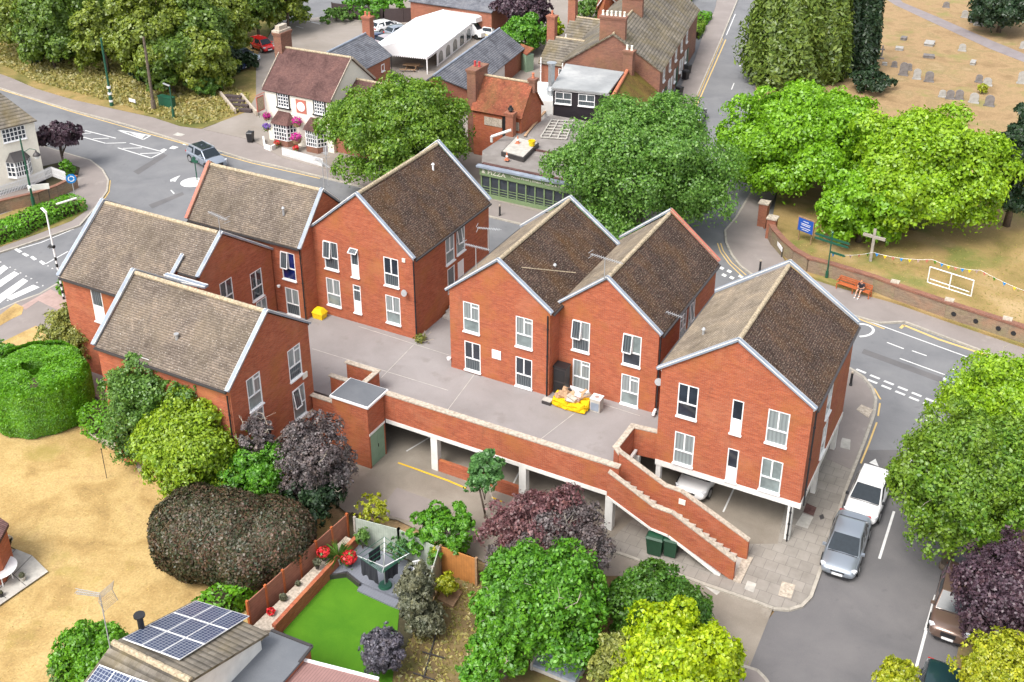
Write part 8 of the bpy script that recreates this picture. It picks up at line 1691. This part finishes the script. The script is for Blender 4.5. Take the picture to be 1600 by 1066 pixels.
p = g(372, 112); car('dark blue car parked under the trees left of the pub', 'hatch', paint('navy paint', (.03, .05, .12), .2), (p.x-1.2, p.y, .16), heading((360, 112), (384, 114)))
cd = heading((700, 90), (737, 62))
for lab, x, y, pn, pmx, k_ in (('white hatchback in the pub car park, nearest the dark fence', 603, 50, whitep, None, 'hatch'), ('silver blue estate beside the white hatchback in the pub car park', 627, 58, silver, None, 'hatch'), ('navy hatchback tucked behind the slate outbuilding roof', 592, 70, PAINT['navy paint'], None, 'hatch'), ('pinkish silver hatchback against the marquee', 613, 73, paint('rose silver paint', (.5, .44, .46), .4), None, 'hatch')):
    p = g(x, y, 0); car(lab, k_, pn, (p.x, p.y, .16), cd-.5, group='cars in the pub car park')
p = g(768, 58); car('small white car behind the end of the long slate building', 'small', whitep, (p.x, p.y, .16), cd, group='cars in the pub car park')
p = g(1086, 190); car('black hatchback on the north road with a red tail light', 'hatch', PAINT['black paint'], (p.x, p.y, .02), heading((1083, 168), (1129, 56)), name='driving_car', group=None, roof=silver)
# camper van
p = g(730, 56); ang = cd-math.pi*.62; t = thing('camper_van', 'white camper van with an overcab behind the marquee', 'camper van', (p.x, p.y, .16), ang); off = Vector((p.x, p.y, .16))
def L_(b, n, m_, par=t): b.v = [(v[0]+off.x, v[1]+off.y, v[2]+off.z) for v in b.v]; return b.build(n, m_, par)
b = MB(); b.box((-3, -1.1, .4), (1.2, 1.1, 2.9)); L_(b, 'body', whitep)
b = MB(); o = [(1.2, 1.95), (2.5, 2.15), (2.45, 2.7), (2.0, 2.9), (1.2, 2.9)]; b.poly([(x, -1.1, z) for x, z in o]); b.poly([(x, 1.1, z) for x, z in o][::-1])
for i in range(5): j = (i+1) % 5; b.quad((o[i][0], 1.1, o[i][1]), (o[j][0], 1.1, o[j][1]), (o[j][0], -1.1, o[j][1]), (o[i][0], -1.1, o[i][1]))
L_(b, 'overcab', whitep); b = MB(); o = [(1.2, .4), (3.2, .4), (3.25, .95), (2.5, 1.15), (1.7, 1.95), (1.2, 1.95)]; b.poly([(x, -.98, z) for x, z in o]); b.poly([(x, .98, z) for x, z in o][::-1])
for i in range(6): j = (i+1) % 6; b.quad((o[i][0], .98, o[i][1]), (o[j][0], .98, o[j][1]), (o[j][0], -.98, o[j][1]), (o[i][0], -.98, o[i][1]))
cb = L_(b, 'cab', whitep); b = MB(); b.quad((2.46, -.85, 1.22), (2.46, .85, 1.22), (1.78, .8, 1.9), (1.78, -.8, 1.9)); b.v = [(v[0]+.02, v[1], v[2]+.02) for v in b.v]; L_(b, 'windscreen', M['glass_car'], cb)
for x in (-2, 2.4):
    for sy in (-1, 1): b = MB(); b.cyl((x, sy*.8, .34), (x, sy*1.0, .34), .34, n=16); L_(b, 'wheel', TYRE)
b = MB(); b.box((-1.6, -.35, 2.9), (-.9, .35, 3.0)); L_(b, 'roof_hatch', M['concrete'])
